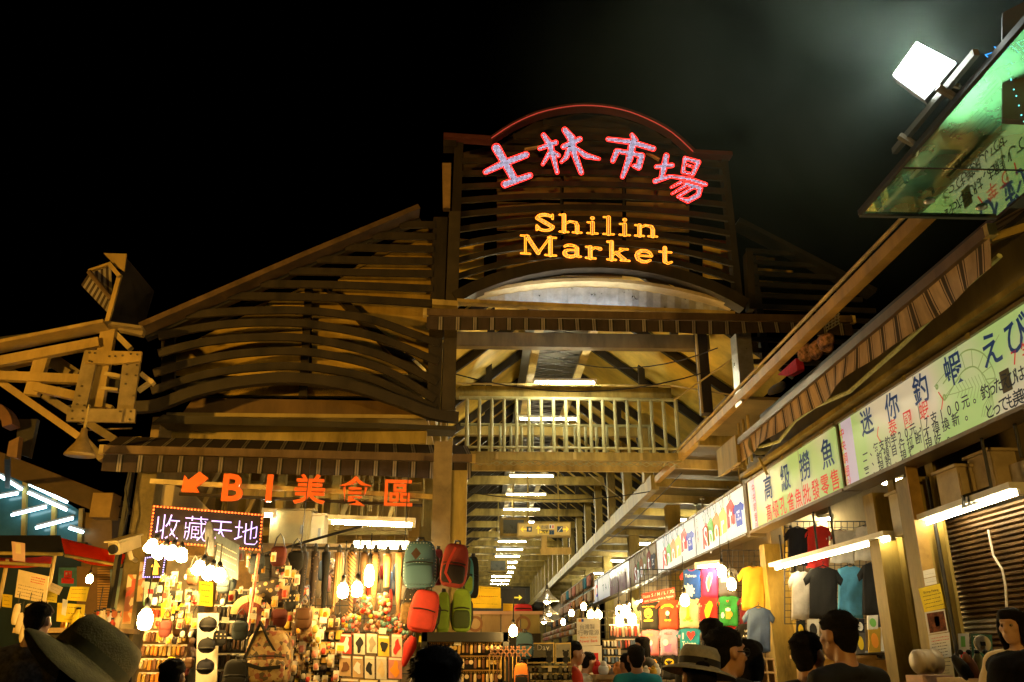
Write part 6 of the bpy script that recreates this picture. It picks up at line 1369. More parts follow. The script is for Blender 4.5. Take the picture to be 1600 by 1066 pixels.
# caps
def cap_hat(label, x, y, r, Y, m):
    p = onY(x, y, Y); k = mpp(p)*r; t = thing('cap', label, 'cap', p, 'dark caps stacked on the white rack'); mb = MB(); sup(mb, p, k, k*.75, k*.85, .9, 18, 12); mb.build('crown', m, t, True)
    MB().lathe([(k*.98, 0), (k*1.02, .008), (k*.98, .016)], p+V((0, 0, -k*.35)), seg=18).build('brim_band', BLK, t); MB().ell(p+V((0, 0, k*.86)), .012, .012, .008, 8, 5).build('button', BLK, t)
for i, (x, y, c) in enumerate(((325, 976, 'black'), (323, 1009, 'black'), (321, 1042, 'navy'))): cap_hat(['top black cap on the white rack', 'middle black cap on the white rack', 'bottom navy cap on the white rack'][i], x, y, 13.5, 8.3, C_[c])
paper('white pegboard behind the dark caps', plane(0, 8.5), [(309, 958), (342, 958), (338, 1080), (305, 1080)], PAPERW, 'pegboard', 'pegboard', th=.02)
# posters in the west stall
paper('yellow price board over the heads in the west stall', plane(0, 8.8), [(252, 941), (291, 944), (290, 970), (251, 966)], PAPERY, 'price card', 'price_card', prints=[('l', (.05, .15, .4, .3, 2), INKR), ('l', (-.3, -.3, .4, .0, 2), INK)])
paper('narrow yellow banner behind the spot lamps', plane(0, 9.3), [(311, 908), (333, 910), (332, 948), (310, 946)], PAPERY, 'banner', 'banner', prints=[('l', (-.3, -.35, .3, .35, 4), INK)])
t = paper('pale sky blue poster with small red and blue roofed houses', plane(0, 9.2), [(226, 909), (264, 911), (263, 948), (224, 946)], mat('sky poster', (.38, .52, .46), .6, 0, .3, 4.), 'poster', 'poster', prints=[('q', (-.4, -.35, -.1, -.02), PRW), ('q', (.1, -.35, .4, -.02), PRW), ('q', (-.35, .0, -.12, .2), PRR), ('q', (.12, .0, .38, .2), flat('blue roof print', (.05, .08, .25))), ('q', (-.5, -.5, .5, -.36), PRG)])
t = paper('stack of orange and red picture cards on the column edge', plane(0, 9.7), [(200, 898), (213, 898), (204, 975), (191, 975)], multi_mat('picture cards', [(.6, .35, .15), (.5, .08, .04), (.65, .5, .3), (.3, .1, .05), (.6, .2, .05)], 14), 'notice', 'picture_cards')
t = paper('narrow strip of pale picture cards inside the stall', plane(0, 9.6), [(219, 878), (230, 878), (222, 940), (213, 940)], multi_mat('pale picture cards', [(.65, .5, .3), (.6, .55, .45), (.5, .2, .1), (.6, .4, .15)], 16), 'notice', 'picture_cards')
# grey door and fitting panels behind
ebox('tall grey locker behind the spot lamps', 262, 872, 305, 985, 9.6, .3, mat('grey brown locker', (.24, .2, .13), .5, .1, .3, 3.))
# racks of small black goods
def peg_rack(label, x0, y0, x1, y1, Y, rows, cols, mats_, name='goods_rack', frame=BLK, pw=.7, ph=.75, board=None, item='packet', ilabel=None, shelfm=None, depth=.05):
    """display rack > back board, rails, and every hanging packet as a part"""
    a, b = onY(x0, y0, Y), onY(x1, y1, Y); t = thing(name, label, 'display rack', ((a.x+b.x)/2, Y, b.z)); W_, H_ = b.x-a.x, a.z-b.z
    MB().box(((a.x+b.x)/2, Y+.06, (a.z+b.z)/2), W_, .02, H_).build('back_board', board or BLK, t); rg = random.Random(int(x0+y0)); protos = {}
    for j in range(rows):
        zt_ = a.z-H_*j/rows; MB().bar((a.x, Y+.02, zt_-.012), (b.x, Y+.02, zt_-.012), .03, .018).build('rail', shelfm or STEELB, t)
        for i in range(cols):
            if rg.random() < .05: continue
            mm = mats_[rg.randrange(len(mats_))]; w, h = W_/cols*pw, H_/rows*ph; key = (mm.name, rg.randrange(2))
            c = V((a.x+W_*(i+.5)/cols+rg.uniform(-.1, .1)*w, Y-.01-rg.uniform(0, .02), zt_-H_/rows*.52+rg.uniform(-.05, .05)*h))
            if key not in protos:
                mb = MB(); sup(mb, c, w/2, depth/2, h/2*.86, .55, 8, 6) if key[1] else mb.box(c, w, depth*.5, h*.9)
                mb.box(c+V((0, .005, h*.47)), w*.8, .006, h*.14)
                o = mb.build(item, mm, t); protos[key] = (o, c)
            else:
                o0, c0 = protos[key]; o = o0.copy(); COL.objects.link(o); o.location = c-c0; o.rotation_euler = (0, 0, 0)
    return t
GOLD = [flat('gold trinket', (.52, .33, .07), .35), flat('brass trinket', (.38, .22, .05), .3), flat('dark wood trinket', (.16, .07, .03)), flat('ivory trinket', (.62, .48, .28)), flat('orange trinket', (.6, .22, .03))]
MIX = [flat('red packet', (.5, .05, .03), .4), flat('white packet', (.62, .56, .46), .4), flat('tan packet', (.5, .33, .17), .4), flat('yellow packet', (.65, .45, .05), .4), flat('dark packet', (.05, .035, .03), .4), flat('pink packet', (.6, .24, .2), .4), flat('blue packet', (.1, .16, .28), .4), multi_mat('printed packet', [(.6, .5, .35), (.5, .1, .05), (.1, .06, .04), (.65, .45, .1), (.3, .3, .35)], 40), multi_mat('second printed packet', [(.6, .55, .45), (.3, .2, .12), (.55, .3, .1), (.08, .05, .04)], 55)]
DRK = [flat('black trinket', (.02, .018, .015), .3), flat('black case', (.03, .025, .02), .25), flat('dark brown case', (.07, .04, .02), .3), flat('grey case', (.2, .17, .13), .3)]
peg_rack('rack of golden charms in rows at the left of the west stall', 226, 985, 283, 1072, 8.6, 4, 10, GOLD, shelfm=PAPERW, board=flat('ochre board', (.14, .08, .03)))
peg_rack('upper rack of white and orange boxed toys beside the steel column', 222, 950, 262, 985, 8.9, 2, 6, MIX[:4], board=CREAM)
peg_rack('tall rack of small black boxed goods behind the fan', 338, 920, 385, 1072, 8.7, 6, 9, DRK, shelfm=PAPERW)
peg_rack('crowded rack of mixed packets left of the stocking legs', 425, 950, 500, 1075, 8.55, 7, 8, MIX, board=flat('brown board', (.2, .12, .05)))
peg_rack('rack of yellow and dark packets under the first stocking legs', 487, 984, 531, 1076, 8.35, 5, 4, [MIX[3], MIX[4], MIX[8], MIX[7]])
peg_rack('rack of black packs with gold crests low in the west stall', 487, 1014, 529, 1050, 8.25, 3, 3, [MIX[4], GOLD[1]])
cd_ = [(532, 990, 549, 1021, MIX[0], PRW, 'red and white carded stocking pack'), (553, 990, 570, 1022, MIX[1], PRK, 'white pack printed with black round glasses'), (573, 990, 589, 1020, MIX[1], flat('grey moth print', (.3, .26, .2)), 'white pack printed with a grey moth'), (591, 993, 608, 1025, MIX[3], PRK, 'yellow pack with a black round print'), (612, 991, 628, 1026, MIX[1], PRR, 'white pack with a dancing figure print'),
       (530, 1024, 548, 1056, MIX[2], GOLD[2], 'tan pack below the red carded one'), (551, 1025, 567, 1058, MIX[2], PRW, 'tan pack with a pale window'), (570, 1025, 585, 1060, MIX[1], PRK, 'white pack with a dark square print'), (588, 1026, 604, 1061, MIX[1], GOLD[3], 'white pack with tan legs print'), (607, 1027, 628, 1060, MIX[5], PRO, 'pink brown pack at the end of the lower row'),
       (532, 1060, 560, 1080, MIX[2], PRO, 'tan pack lowest on the left'), (562, 1062, 590, 1080, MIX[3], PRR, 'yellow pack lowest in the middle'), (594, 1062, 622, 1080, MIX[1], PRK, 'white pack lowest on the right')]
for x0, y0, x1, y1, m, pm, l in cd_:
    t = paper(l, plane(0, 8.2), [(x0, y0), (x1, y0+1), (x1, y1+1), (x0, y1)], m, 'stocking pack', 'stocking_pack', 'stocking packs in rows under the leg forms', th=.015)
    pl_ = plane(0, 8.2); c = on(pl_, (x0+x1)/2, (y0+y1)/2+2, -.004); k = mpp(c); mb = MB(); w, h = (x1-x0)*k, (y1-y0)*k
    mb.add([c+V((w*.3*math.cos(a)*(1+.4*math.sin(3*a+x0)), 0, h*.3*math.sin(a)*(1+.3*math.cos(2*a+y0)))) for a in [6.283*i/18 for i in range(18)]], [tuple(range(18))]); mb.build('print', pm, t)
    mb = MB(); mb.quad(*[on(pl_, x, y, -.006) for x, y in ((x0+1, y0+1), (x1-1, y0+2), (x1-1, y0+5), (x0+1, y0+4))]); mb.build('header', PAPERW, t)
# bobbles
BB = [flat('red bobble', (.6, .05, .03), .4), flat('yellow bobble', (.7, .45, .04), .4), flat('pink bobble', (.65, .25, .2), .4), flat('white bobble', (.66, .55, .4), .4), flat('teal bobble', (.15, .3, .28), .4), flat('brown bobble', (.2, .08, .03), .4)]
for ci, (x, y, w, h, l) in enumerate(((548, 975, 14, 14, 'cluster of red and yellow hair bobbles left of a row of three'), (585, 972, 14, 14, 'cluster of pale and red hair bobbles in the middle of three'), (612, 974, 15, 13, 'cluster of pink and yellow hair bobbles right of three'), (627, 984, 10, 14, 'dark cluster of hair bobbles under the bare tan leg'), (572, 945, 8, 12, 'small cluster of hair bobbles between the stocking legs'), (601, 942, 7, 14, 'violet cluster of hair bobbles between the stocking legs'))):
    t = thing('bobble_bunch', l, 'hair bobbles', onY(x, y+h, 8.6), 'bunches of hair bobbles'); rg = random.Random(ci); pr = {}
    for k in range(46):
        c = onY(x+rg.uniform(-w, w), y+rg.uniform(-h, h), 8.55+rg.uniform(0, .08)); mi = rg.randrange(6)
        if mi not in pr: o = MB().ell(c, .022, .02, .022, 8, 6).build('bobble', BB[mi], t, True); pr[mi] = (o, c)
        else: o0, c0 = pr[mi]; o = o0.copy(); COL.objects.link(o); o.location = c-c0
# bright cloth and pouches hanging behind the legs
rg = random.Random(8)
for k in range(26):
    x = 462+k*6.9; y = rg.uniform(885, 955); p = onY(x, y, 9.05+rg.uniform(0, .2)); mm = MIX[rg.randrange(9)]
    t = thing('hanging_pouch', 'small %s pouch hanging behind the stocking legs' % mm.name.replace(' packet', ''), 'pouch', p, 'pouches behind the stocking legs'); sup(MB(), p, .045, .02, rg.uniform(.07, .13), .7, 10, 8).build('pouch', mm, t, True); MB().tube([p+V((0, 0, .1)), p+V((0, 0, .2))], .004, 4).build('loop', BLK, t)
wire_grid('black wire grid across the back of the west stall', 455, 905, 645, 1075, plane(0, 9.35), .12)
bk_ = thing('back_cloth', 'ochre cloth wall behind the west stall goods', 'cloth', onY(450, 1000, 9.8)); MB().box(V((onY(440, 950, 9.8).x, 9.85, 1.5)), 2.9, .03, 2.6).build('cloth', flat('ochre cloth', (.20, .12, .04), v=.6, s=5.), bk_)
# red umbrella, brush
um = thing('folded_umbrella', 'folded red umbrella leaning beside the stocking packs', 'umbrella', onY(640, 1040, 8.1)); p, q = onY(646, 995, 8.1), onY(630, 1042, 8.1); MB().tube([p, p.lerp(q, .3), p.lerp(q, .9), q], [.03, .06, .025, .008], 10).build('canopy', C_['red'], um, True); MB().tube([p, p+(p-q)*.2], .01, 6).build('handle', BLK, um)
br = thing('dust_brush', 'lime handled brush hanging above the key ring board', 'brush', onY(658, 1020, 8.1)); MB().tube([onY(658, 992, 8.1), onY(658, 1004, 8.1)], .014).build('handle', C_['lime'], br); MB().prism([onY(*p, 8.1) for p in ((655, 1004), (661, 1004), (667, 1024), (650, 1024))], (0, .04, 0)).build('bristles', flat('grey bristles', (.2, .17, .1)), br)
t = paper('clear bag of dark goods low beside the key ring board', plane(0, 8.15), [(643, 1026), (668, 1026), (666, 1075), (642, 1075)], multi_mat('clear bag contents', [(.4, .32, .18), (.08, .06, .04), (.5, .4, .25), (.2, .15, .08)], 50), 'bag', 'clear_bag', th=.05)
# key ring board
kb = thing('key_ring_board', 'black framed board hung with rows of wooden and brass key rings', 'display board', onY(726, 1066, 8.0)); a, b = onY(664, 990, 8.0), onY(790, 1085, 8.0)
MB().box(V(((a.x+b.x)/2, 8.06, (a.z+b.z)/2)), b.x-a.x, .02, a.z-b.z).build('back_board', flat('dark felt', (.018, .014, .010)), kb)
MB().box(V(((a.x+b.x)/2, 7.98, a.z-.03)), b.x-a.x+.04, .12, .08).build('top_rail', BLK, kb)
for x in (a.x, b.x): MB().box(V((x, 7.98, (a.z+b.z)/2)), .05, .12, a.z-b.z+.02).build('side_post', BLK, kb)
KG = 'key rings hung on the black framed board'; pr = {}; rg = random.Random(6)
for j in range(5):
    zr = a.z-.10-j*.118; MB().bar((a.x+.03, 8.0, zr+.03), (b.x-.03, 8.0, zr+.03), .012, .012).build('peg_rail', GOLD[1], kb)
    for i in range(18):
        mi = rg.choice((0, 0, 3, 1, 2) if j < 2 else (2, 2, 1, 3, 4)); sh_ = rg.randrange(3); key = (mi, sh_); c = V((a.x+.055+i*(b.x-a.x-.09)/17.5, 7.95, zr))
        if key not in pr:
            t = thing('key_ring', 'key ring with a %s %s tag in the rows of the black board' % (('gold', 'brass', 'dark wooden', 'ivory', 'orange')[mi], ('oval', 'round', 'square')[sh_]), 'key ring', c, KG)
            mb = MB(); [mb.tube([c+V((.010*math.cos(A), 0, .018+.010*math.sin(A))) for A in [6.283*k/8 for k in range(9)]], .002, 4)]; mb.build('ring', GOLD[1], t)
            mb = MB(); (sup(mb, c+V((0, 0, -.035)), .013, .006, .04, .6, 8, 6) if sh_ == 0 else (mb.lathe([(.019, -.004), (.019, .004)], c+V((0, 0, -.02)), (0, 1, 0), 12) if sh_ == 1 else mb.box(c+V((0, 0, -.03)), .02, .008, .062))); mb.build('tag', GOLD[mi], t); pr[key] = t
        else: dup(pr[key], c)
# counter with pale printed boards above
ct = thing('west_counter', 'counter front of pale printed boards above the key ring board', 'counter', onY(785, 1000, 8.8)); a, b = onY(722, 960, 8.8), onY(845, 990, 8.8)
for k in range(4):
    x0, x1 = a.x+(b.x-a.x)*k/4, a.x+(b.x-a.x)*(k+1)/4-.01; MB().box(V(((x0+x1)/2, 8.8, (a.z+b.z)/2)), x1-x0, .02, a.z-b.z).build('panel', [flat('pale counter board', (.42, .30, .16)), flat('tan counter board', (.36, .25, .12)), flat('pale pink counter board', (.45, .30, .18)), flat('olive counter board', (.30, .24, .09))][k], ct)
mb = MB(); ring(mb, V((a.x+.12, 8.785, (a.z+b.z)/2)), .07, .025, V()); mb2 = MB()
for k in range(28):
    A0, A1 = 6.283*k/28, 6.283*(k+1)/28
    for cx in (a.x+.13, a.x+.60): mb2.quad(*[V((cx+r*math.cos(A), 8.786, (a.z+b.z)/2+r*math.sin(A))) for A, r in ((A0, .075), (A1, .075), (A1, .05), (A0, .05))])
mb2.build('print', flat('brown counter print', (.25, .12, .06)), ct)
MB().box(V(((a.x+b.x)/2, 9.1, a.z+.015)), b.x-a.x+.05, .65, .03).build('top', PNK, ct); MB().box(V(((a.x+b.x)/2, 9.0, b.z/2)), b.x-a.x, .4, b.z).build('body', BROWN, ct)
paper('yellow notice with black brush writing on the counter, upper of two', plane(0, 9.1), [(742, 916), (782, 918), (782, 936), (738, 935)], PAPERY, 'notice', 'yellow_notice', prints=[('l', (-.3, -.3, .45, .35, 2), INK), ('l', (-.4, -.35, .3, -.3, 1), INKR)])
paper('wide yellow notice with large letters on the counter', plane(0, 9.05), [(737, 933), (783, 935), (783, 951), (736, 950)], PAPERY, 'notice', 'yellow_notice', prints=[('l', (-.4, -.1, .4, .1, 1), INK)])
paper('small yellow notice left of the red case', plane(0, 9.1), [(786, 943), (812, 944), (812, 957), (786, 957)], PAPERY, 'notice', 'yellow_notice', prints=[('l', (-.4, -.3, .4, .3, 2), INKR)])
backpack('red rounded case standing on the counter', 802, 944, 832, 960, 9.0, flat('bright red nylon', (.6, .03, .04)), straps=False)
# picture frames over a rack of sunglasses
for x0, x1, l in ((823, 866, 'framed dark poster with a small black bear and yellow grass'), (868, 892, 'narrow framed grey poster with a small bear')):
    t = paper(l, plane(0, 8.5), [(x0, 1005), (x1, 1004), (x1, 1036), (x0, 1037)], mat('brass picture frame', (.45, .32, .12), .35, .3, .2), 'picture', 'framed_picture', th=.03,
      prints=[('q', (-.46, -.44, .46, .44), mat('dusk poster' if x0 < 850 else 'grey poster', (.035, .035, .05) if x0 < 850 else (.22, .21, .19), .3, 0, .4, 5.)), ('q', (-.455, -.435, .455, -.22), PRO if x0 < 850 else PRG)])
    pl_ = plane(0, 8.485); c = on(pl_, x1-8, 1022); mb = MB()
    for dx, dz, r in ((0, 0, .028), (0, -.05, .03), (-.022, .028, .01), (.022, .028, .01)): mb.add([c+V((dx+r*math.cos(A), -.003*(dz < -.01), dz+r*math.sin(A))) for A in [6.283*k/12 for k in range(12)]], [tuple(range(12))])
    struct(mb.build('bear_print', PRK, t), 'stuff')
    if x0 < 850: mb = MB(); word(mb, 'Bee Day', on(pl_, 838, 1011), V((1, 0, 0)), V((0, 0, 1)), .07, 0); mb.build('lettering', PRW, t)
peg_rack('rack of dark round goods below the framed posters', 824, 1040, 895, 1085, 8.4, 4, 9, DRK+[flat('pale disc', (.4, .34, .24))], board=BLK)
lt = thing('lattice_rack', 'brown folding lattice rack hung with charms', 'rack', onY(790, 1030, 7.9))
for k in range(7):
    x = 762+k*9; MB().bar(onY(x, 1010, 7.9), onY(x+14, 1026, 7.9), .012, .02, (0, 1, 0)).build('lath', GOLD[2], lt); MB().bar(onY(x+14, 1010, 7.9), onY(x, 1026, 7.9), .012, .02, (0, 1, 0)).build('lath', GOLD[2], lt)
for k in range(9): MB().bar(onY(765+k*6, 1026, 7.9), onY(765+k*6, 1060+(k % 3)*4, 7.9), .006, .012, (0, 1, 0)).build('cord', GOLD[k % 3], lt)
# hanging direction sign
ds = thing('direction_sign', 'yellow hanging direction sign with arrows and facility pictograms', 'sign', onY(850, 828, 20)); PD = plane(1.5, 19.5, 1, 0)
q = [on(PD, *p) for p in ((809, 817), (892, 816), (892, 838), (808, 839))]; k_ = mpp(q[0])
MB().prism(q, (0, .25, 0)).build('case', STEELB, ds); MB().prism([on(PD, *p, -.012) for p in ((811, 819), (890, 818), (890, 836), (810, 837))], (0, .01, 0)).build('face', mat('yellow sign face', (.48, .36, .10), .4, 0, .1, 3., emis=(.5, .36, .1), estr=.3), ds)
D = lambda x, y, o=-.02: on(PD, x, y, o); NV = mat('navy pictogram', (.01, .05, .14), .5, 0, 0); YA = mat('bright yellow arrow', (.8, .6, .05), .5, 0, 0, emis=(.9, .65, .05), estr=.5)
for s, x in ((-1, 818), (1, 884)):
    mb = MB(); mb.add([D(x+s*5, 827), D(x, 822), D(x+s*1, 826), D(x-s*5, 826), D(x-s*5, 828), D(x+s*1, 828), D(x, 832)], [(0, 1, 2, 3, 4, 5, 6)]); mb.build('arrow', YA, ds)
mb = MB(); mb.add([D(841, 821), D(845, 827), D(842, 826), D(842, 834), D(840, 834), D(840, 826), D(837, 827)], [(0, 1, 2, 3, 4, 5, 6)]); mb.build('arrow', YA, ds)
for x, y, w, h, m, l in ((827, 827, 8, 8, NV, 'pictogram'), (862, 823, 8, 7, PRW, 'pictogram'), (862, 832, 8, 7, NV, 'pictogram'), (875, 827, 9, 9, NV, 'pictogram'), (851, 831, 11, 4.5, BLK, 'plate')):
    mb = MB(); mb.quad(D(x-w/2, y+h/2), D(x+w/2, y+h/2), D(x+w/2, y-h/2), D(x-w/2, y-h/2)); mb.build(l, m, ds)
mb = MB(); X1, Z1 = V((1, 0, 0)), V((0, 0, 1)); put_glyph(mb, '市', D(848, 824, -.024), X1, Z1, .10); put_glyph(mb, '場', D(854, 824, -.024), X1, Z1, .10); mb.build('lettering', NV, ds)
mb = MB(); word(mb, 'Market', D(851, 831, -.028), X1, Z1, .07, .005); mb.build('lettering', YA, ds)
mb = MB(); ring(mb, D(861.5, 832, -.026), .03, .01, V()); 
mb.quad(D(826, 829, -.026), D(829, 829, -.026), D(829, 825, -.026), D(826, 825, -.026)); mb.quad(D(871.5, 831, -.026), D(873, 831, -.026), D(879, 824, -.026), D(877, 824, -.026)); mb.build('symbol', PRW, ds)
mb = MB(); mb.quad(D(859, 825.5, -.026), D(861, 825.5, -.026), D(861, 821, -.026), D(859, 821, -.026)); mb.build('symbol', NV, ds); mb = MB(); mb.quad(D(863, 825.5, -.026), D(865, 825.5, -.026), D(865, 821, -.026), D(863, 821, -.026)); mb.build('symbol', PRR, ds)
for x in (825, 873): p = D(x, 817, .1); MB().tube([p, V((p.x, p.y, 7.0))], .018, 6).build('hanger_rod', STEEL, ds)
for i, (px, py, Y, s) in enumerate(((802, 825, 21, .5), (778, 885, 30, .5))):
    p = onY(px, py, Y); t = thing('hanging_monitor', ['dark boxy unit hanging left of the direction sign', 'farther boxy unit hanging under the nave lights'][i], 'hanging box', p); MB().box(p, .55*1.2, .4, .36*1.2).build('case', STEEL, t); MB().box(p+V((0, -.21, 0)), .5, .02, .32).build('screen', mat('dark grey screen', (.06, .07, .055), .3, 0, .2), t); MB().bar(p+V((0, 0, .2)), V((p.x, p.y, 7.0)), .03, .03).build('hanger_rod', STEEL, t)
t = thing('exit_sign', 'small dark hanging sign with a yellow arrow far down the nave', 'sign', onY(800, 933, 26)); p = onY(800, 934, 26); MB().box(p, .75, .08, .5).build('case', BROWN, t); MB().prism([p+V(q) for q in ((.05, -.05, .02), (.2, -.05, .02), (.2, -.05, .08), (.3, -.05, 0), (.2, -.05, -.08), (.2, -.05, -.02), (.05, -.05, -.02))], (0, .01, 0)).build('arrow', YA, t); MB().bar(p+V((0, 0, .25)), p+V((0, 0, 3.6)), .02, .02).build('hanger_rod', STEEL, t)
p = onY(856, 858, 19); dk_ = MB(); dk_.bar(onY(850, 862, 19), onY(850, 838, 19), .12, .12); dk_.bar(onY(844, 862, 19), onY(892, 861, 19), .14, .14); dk_.build('duct', STEELB, hall)
# ---- east aisle goods: racks in two or three tiers along the row, power bank shop
def aisle_rack(label, xa, ya, xb, yb_, Xp, rows, cols, mats_, board=None, hpx=None):
    """rack lying along the aisle on the plane X = Xp between two pixels (far, near)"""
    f, n_ = onX(xa, ya, Xp), onX(xb, yb_, Xp); Yf, Yn = f.y, n_.y; zt_ = (f.z+n_.z)/2; H_ = hpx; t = thing('goods_rack', label, 'display rack', (Xp, (Yf+Yn)/2, zt_-H_)); rg = random.Random(int(xa)); pr = {}
    MB().box((Xp+.04, (Yf+Yn)/2, zt_-H_/2), .02, Yf-Yn, H_).build('back_board', board or flat('tan board', (.4, .26, .12)), t)
    for j in range(rows):
        z = zt_-H_*j/rows; MB().bar((Xp, Yf, z-.01), (Xp, Yn, z-.01), .03, .02).build('rail', PAPERW, t)
        for i in range(cols):
            c = V((Xp-.03-rg.uniform(0, .03), Yf+(Yn-Yf)*(i+.5)/cols, z-H_/rows*.52)); mm = mats_[rg.randrange(len(mats_))]; key = mm.name; w, h = abs(Yf-Yn)/cols*.8, H_/rows*.78
            if key not in pr: o = sup(MB(), c, .03, w/2, h/2, .5, 8, 6).build('packet', mm, t); pr[key] = (o, c)
            else: o = pr[key][0].copy(); COL.objects.link(o); o.location = c-pr[key][1]
WM = [flat('pale pink goods', (.6, .36, .26)), flat('rose goods', (.6, .2, .14)), flat('cream goods', (.66, .52, .34)), flat('tan goods', (.5, .3, .14)), flat('orange goods', (.62, .25, .06))]
EG = MIX+WM
aisle_rack('upper tier of pink bags along the east aisle', 878, 926, 926, 898, 3.45, 1, 9, WM[:2]+[WM[3], C_['teal']], hpx=.42)
aisle_rack('second tier of cream and rose bags along the east aisle', 874, 948, 926, 925, 3.4, 1, 10, WM, hpx=.36)
aisle_rack('third tier of round purses along the east aisle', 862, 968, 910, 955, 3.1, 1, 9, [WM[4], C_['navy'], WM[3], C_['mustard']], hpx=.30)
aisle_rack('rack of carded trinkets on the east aisle', 850, 985, 900, 980, 2.6, 2, 16, WM+[PRW], hpx=.30)
t = paper('white power bank poster of the phone shop', plane(2.2, 13.0), [(901, 966), (937, 965), (938, 1008), (902, 1010)], PAPERW, 'poster', 'power_bank_poster', prints=[('t', '台灣製', -.05, .18, .20, flat('grey print ink', (.25, .25, .25))), ('t', '行動電源', 0, -.03, .21, MATS['grey print ink']), ('t', 'Made in Taiwan', 0, -.19, .10, PRO), ('t', 'Power Bank', 0, -.32, .14, PRR), ('q', (-.42, .36, -.3, .46), PRO), ('q', (-.3, .36, -.2, .46), flat('blue logo', (.02, .1, .5)))])
paper('white phone poster with two coloured phones under the power bank poster', plane(2.2, 13.05), [(903, 1010), (940, 1009), (941, 1066), (904, 1068)], PAPERW, 'poster', 'phone_poster', prints=[('q', (.1, .05, .35, .3), PRR), ('q', (.14, -.02, .38, .1), flat('blue logo', (.02, .1, .5))), ('q', (-.4, .1, -.05, .22), flat('violet phone', (.2, .1, .3))), ('q', (-.35, -.3, .0, -.02), PRO)])
wire_grid('black wire grid of the phone shop', 938, 955, 1002, 1066, plane(2.6, 13.6), .10)
peg_rack('rack of white phone cards on black grid', 942, 1000, 972, 1050, 13.4, 4, 5, [PRW, PRW, MIX[6], MIX[1]], pw=.65)
peg_rack('shelf of coloured phone cases above the dark haired girl', 952, 975, 1000, 998, 13.5, 1, 10, [MIX[0], MIX[1], MIX[5], PRW], shelfm=PAPERW)
peg_rack('second shelf of phone cases behind the dark haired girl', 962, 998, 998, 1016, 13.45, 1, 8, [MIX[0], MIX[6], MIX[4], MIX[5]], shelfm=PAPERW)
t = thing('goods_table', 'table heaped with small colourful goods in the phone shop', 'table', onY(965, 1062, 11)); a = onY(930, 1058, 11); b = onY(1030, 1058, 11); MB().box(V(((a.x+b.x)/2, 11.3, a.z)), b.x-a.x, .7, .05).build('top', WOOD, t); MB().box(V(((a.x+b.x)/2, 11.3, a.z/2)), b.x-a.x-.1, .6, a.z-.06).build('body', WOOD, t)
rg = random.Random(14)
for k in range(30):
    p = onY(932+rg.uniform(0, 95), 1056, 11+rg.uniform(0, .5)); t = thing('plush_toy', 'small %s toy heaped on the goods table' % ('red', 'lime', 'mustard', 'pink', 'white', 'orange')[k % 6], 'toy', p, 'toys heaped on the goods table'); s = rg.uniform(.035, .07); mm = [C_['red'], C_['lime'], C_['mustard'], WM[0], C_['white'], WM[4]][k % 6]; sup(MB(), p+V((0, 0, s)), s, s, s, .9, 10, 7).build('body', mm, t, True); MB().ell(p+V((0, -s*.3, s*2.0)), s*.6, s*.6, s*.6, 9, 6).build('head', mm, t, True)
# right edge: shopkeeper's table and posters
paper('white and green leaflet board by the shutter stall', plane(4.4, 7.2), [(1497, 990), (1514, 990), (1516, 1032), (1500, 1032)], PAPERW, 'poster', 'leaflet_board', prints=[('q', (-.3, .0, .1, .4), PRG), ('q', (-.4, -.4, .3, -.2), PRR)])
paper('dark green picture board behind the round plate', plane(4.4, 7.3), [(1517, 990), (1550, 992), (1552, 1040), (1520, 1040)], flat('dark green board', (.02, .09, .06), v=.5), 'poster', 'picture_board', prints=[('l', (-.4, -.4, -.2, .4, 5), PRW)])
pp = onY(1534, 1006, 7.0); t = thing('round_plate', 'pale round plate with a dark centre hung on the green board', 'plate', pp); k = mpp(pp); MB().lathe([(k*13, 0), (k*12.6, .02), (k*8, .012)], pp, (0, -1, 0), 26).build('rim', flat('pale plate', (.5, .46, .36)), t, True); MB().box(pp+V((0, -.02, 0)), k*7, .01, k*6).build('print', BLK, t)
for i in range(5): 
    p = onY(1505+i*13, 1045, 6.9); t = thing('dark_bag', ['black wrapped bundle nearest the papered column on the counter', 'brown wrapped bundle second on the counter', 'olive wrapped bundle in the middle of the counter', 'black wrapped bundle fourth on the counter', 'dark red wrapped bundle beside the woman in cream'][i], 'bag', p, None); sup(MB(), p, .05, .05, .12, .8, 10, 8, .3, Matrix.Rotation(.3*(i-2), 3, 'Y')).build('body', [C_['black'], flat('brown wrap', (.14, .05, .02)), C_['olive'], C_['black'], flat('dark red wrap', (.18, .03, .02))][i], t, True); MB().ell(p+V((0, 0, .12)), .022, .022, .02, 8, 6).build('knot', C_['black'], t)
t = thing('stall_counter', 'counter of the shutter stall beside the papered column', 'counter', onY(1560, 1066, 6.8)); a = onY(1498, 1064, 7.2); MB().box(V((a.x+.55, 7.0, a.z)), 1.3, .7, .05).build('top', WOOD, t); MB().box(V((a.x+.55, 7.0, a.z/2)), 1.2, .6, a.z-.06).build('body', BROWN, t)

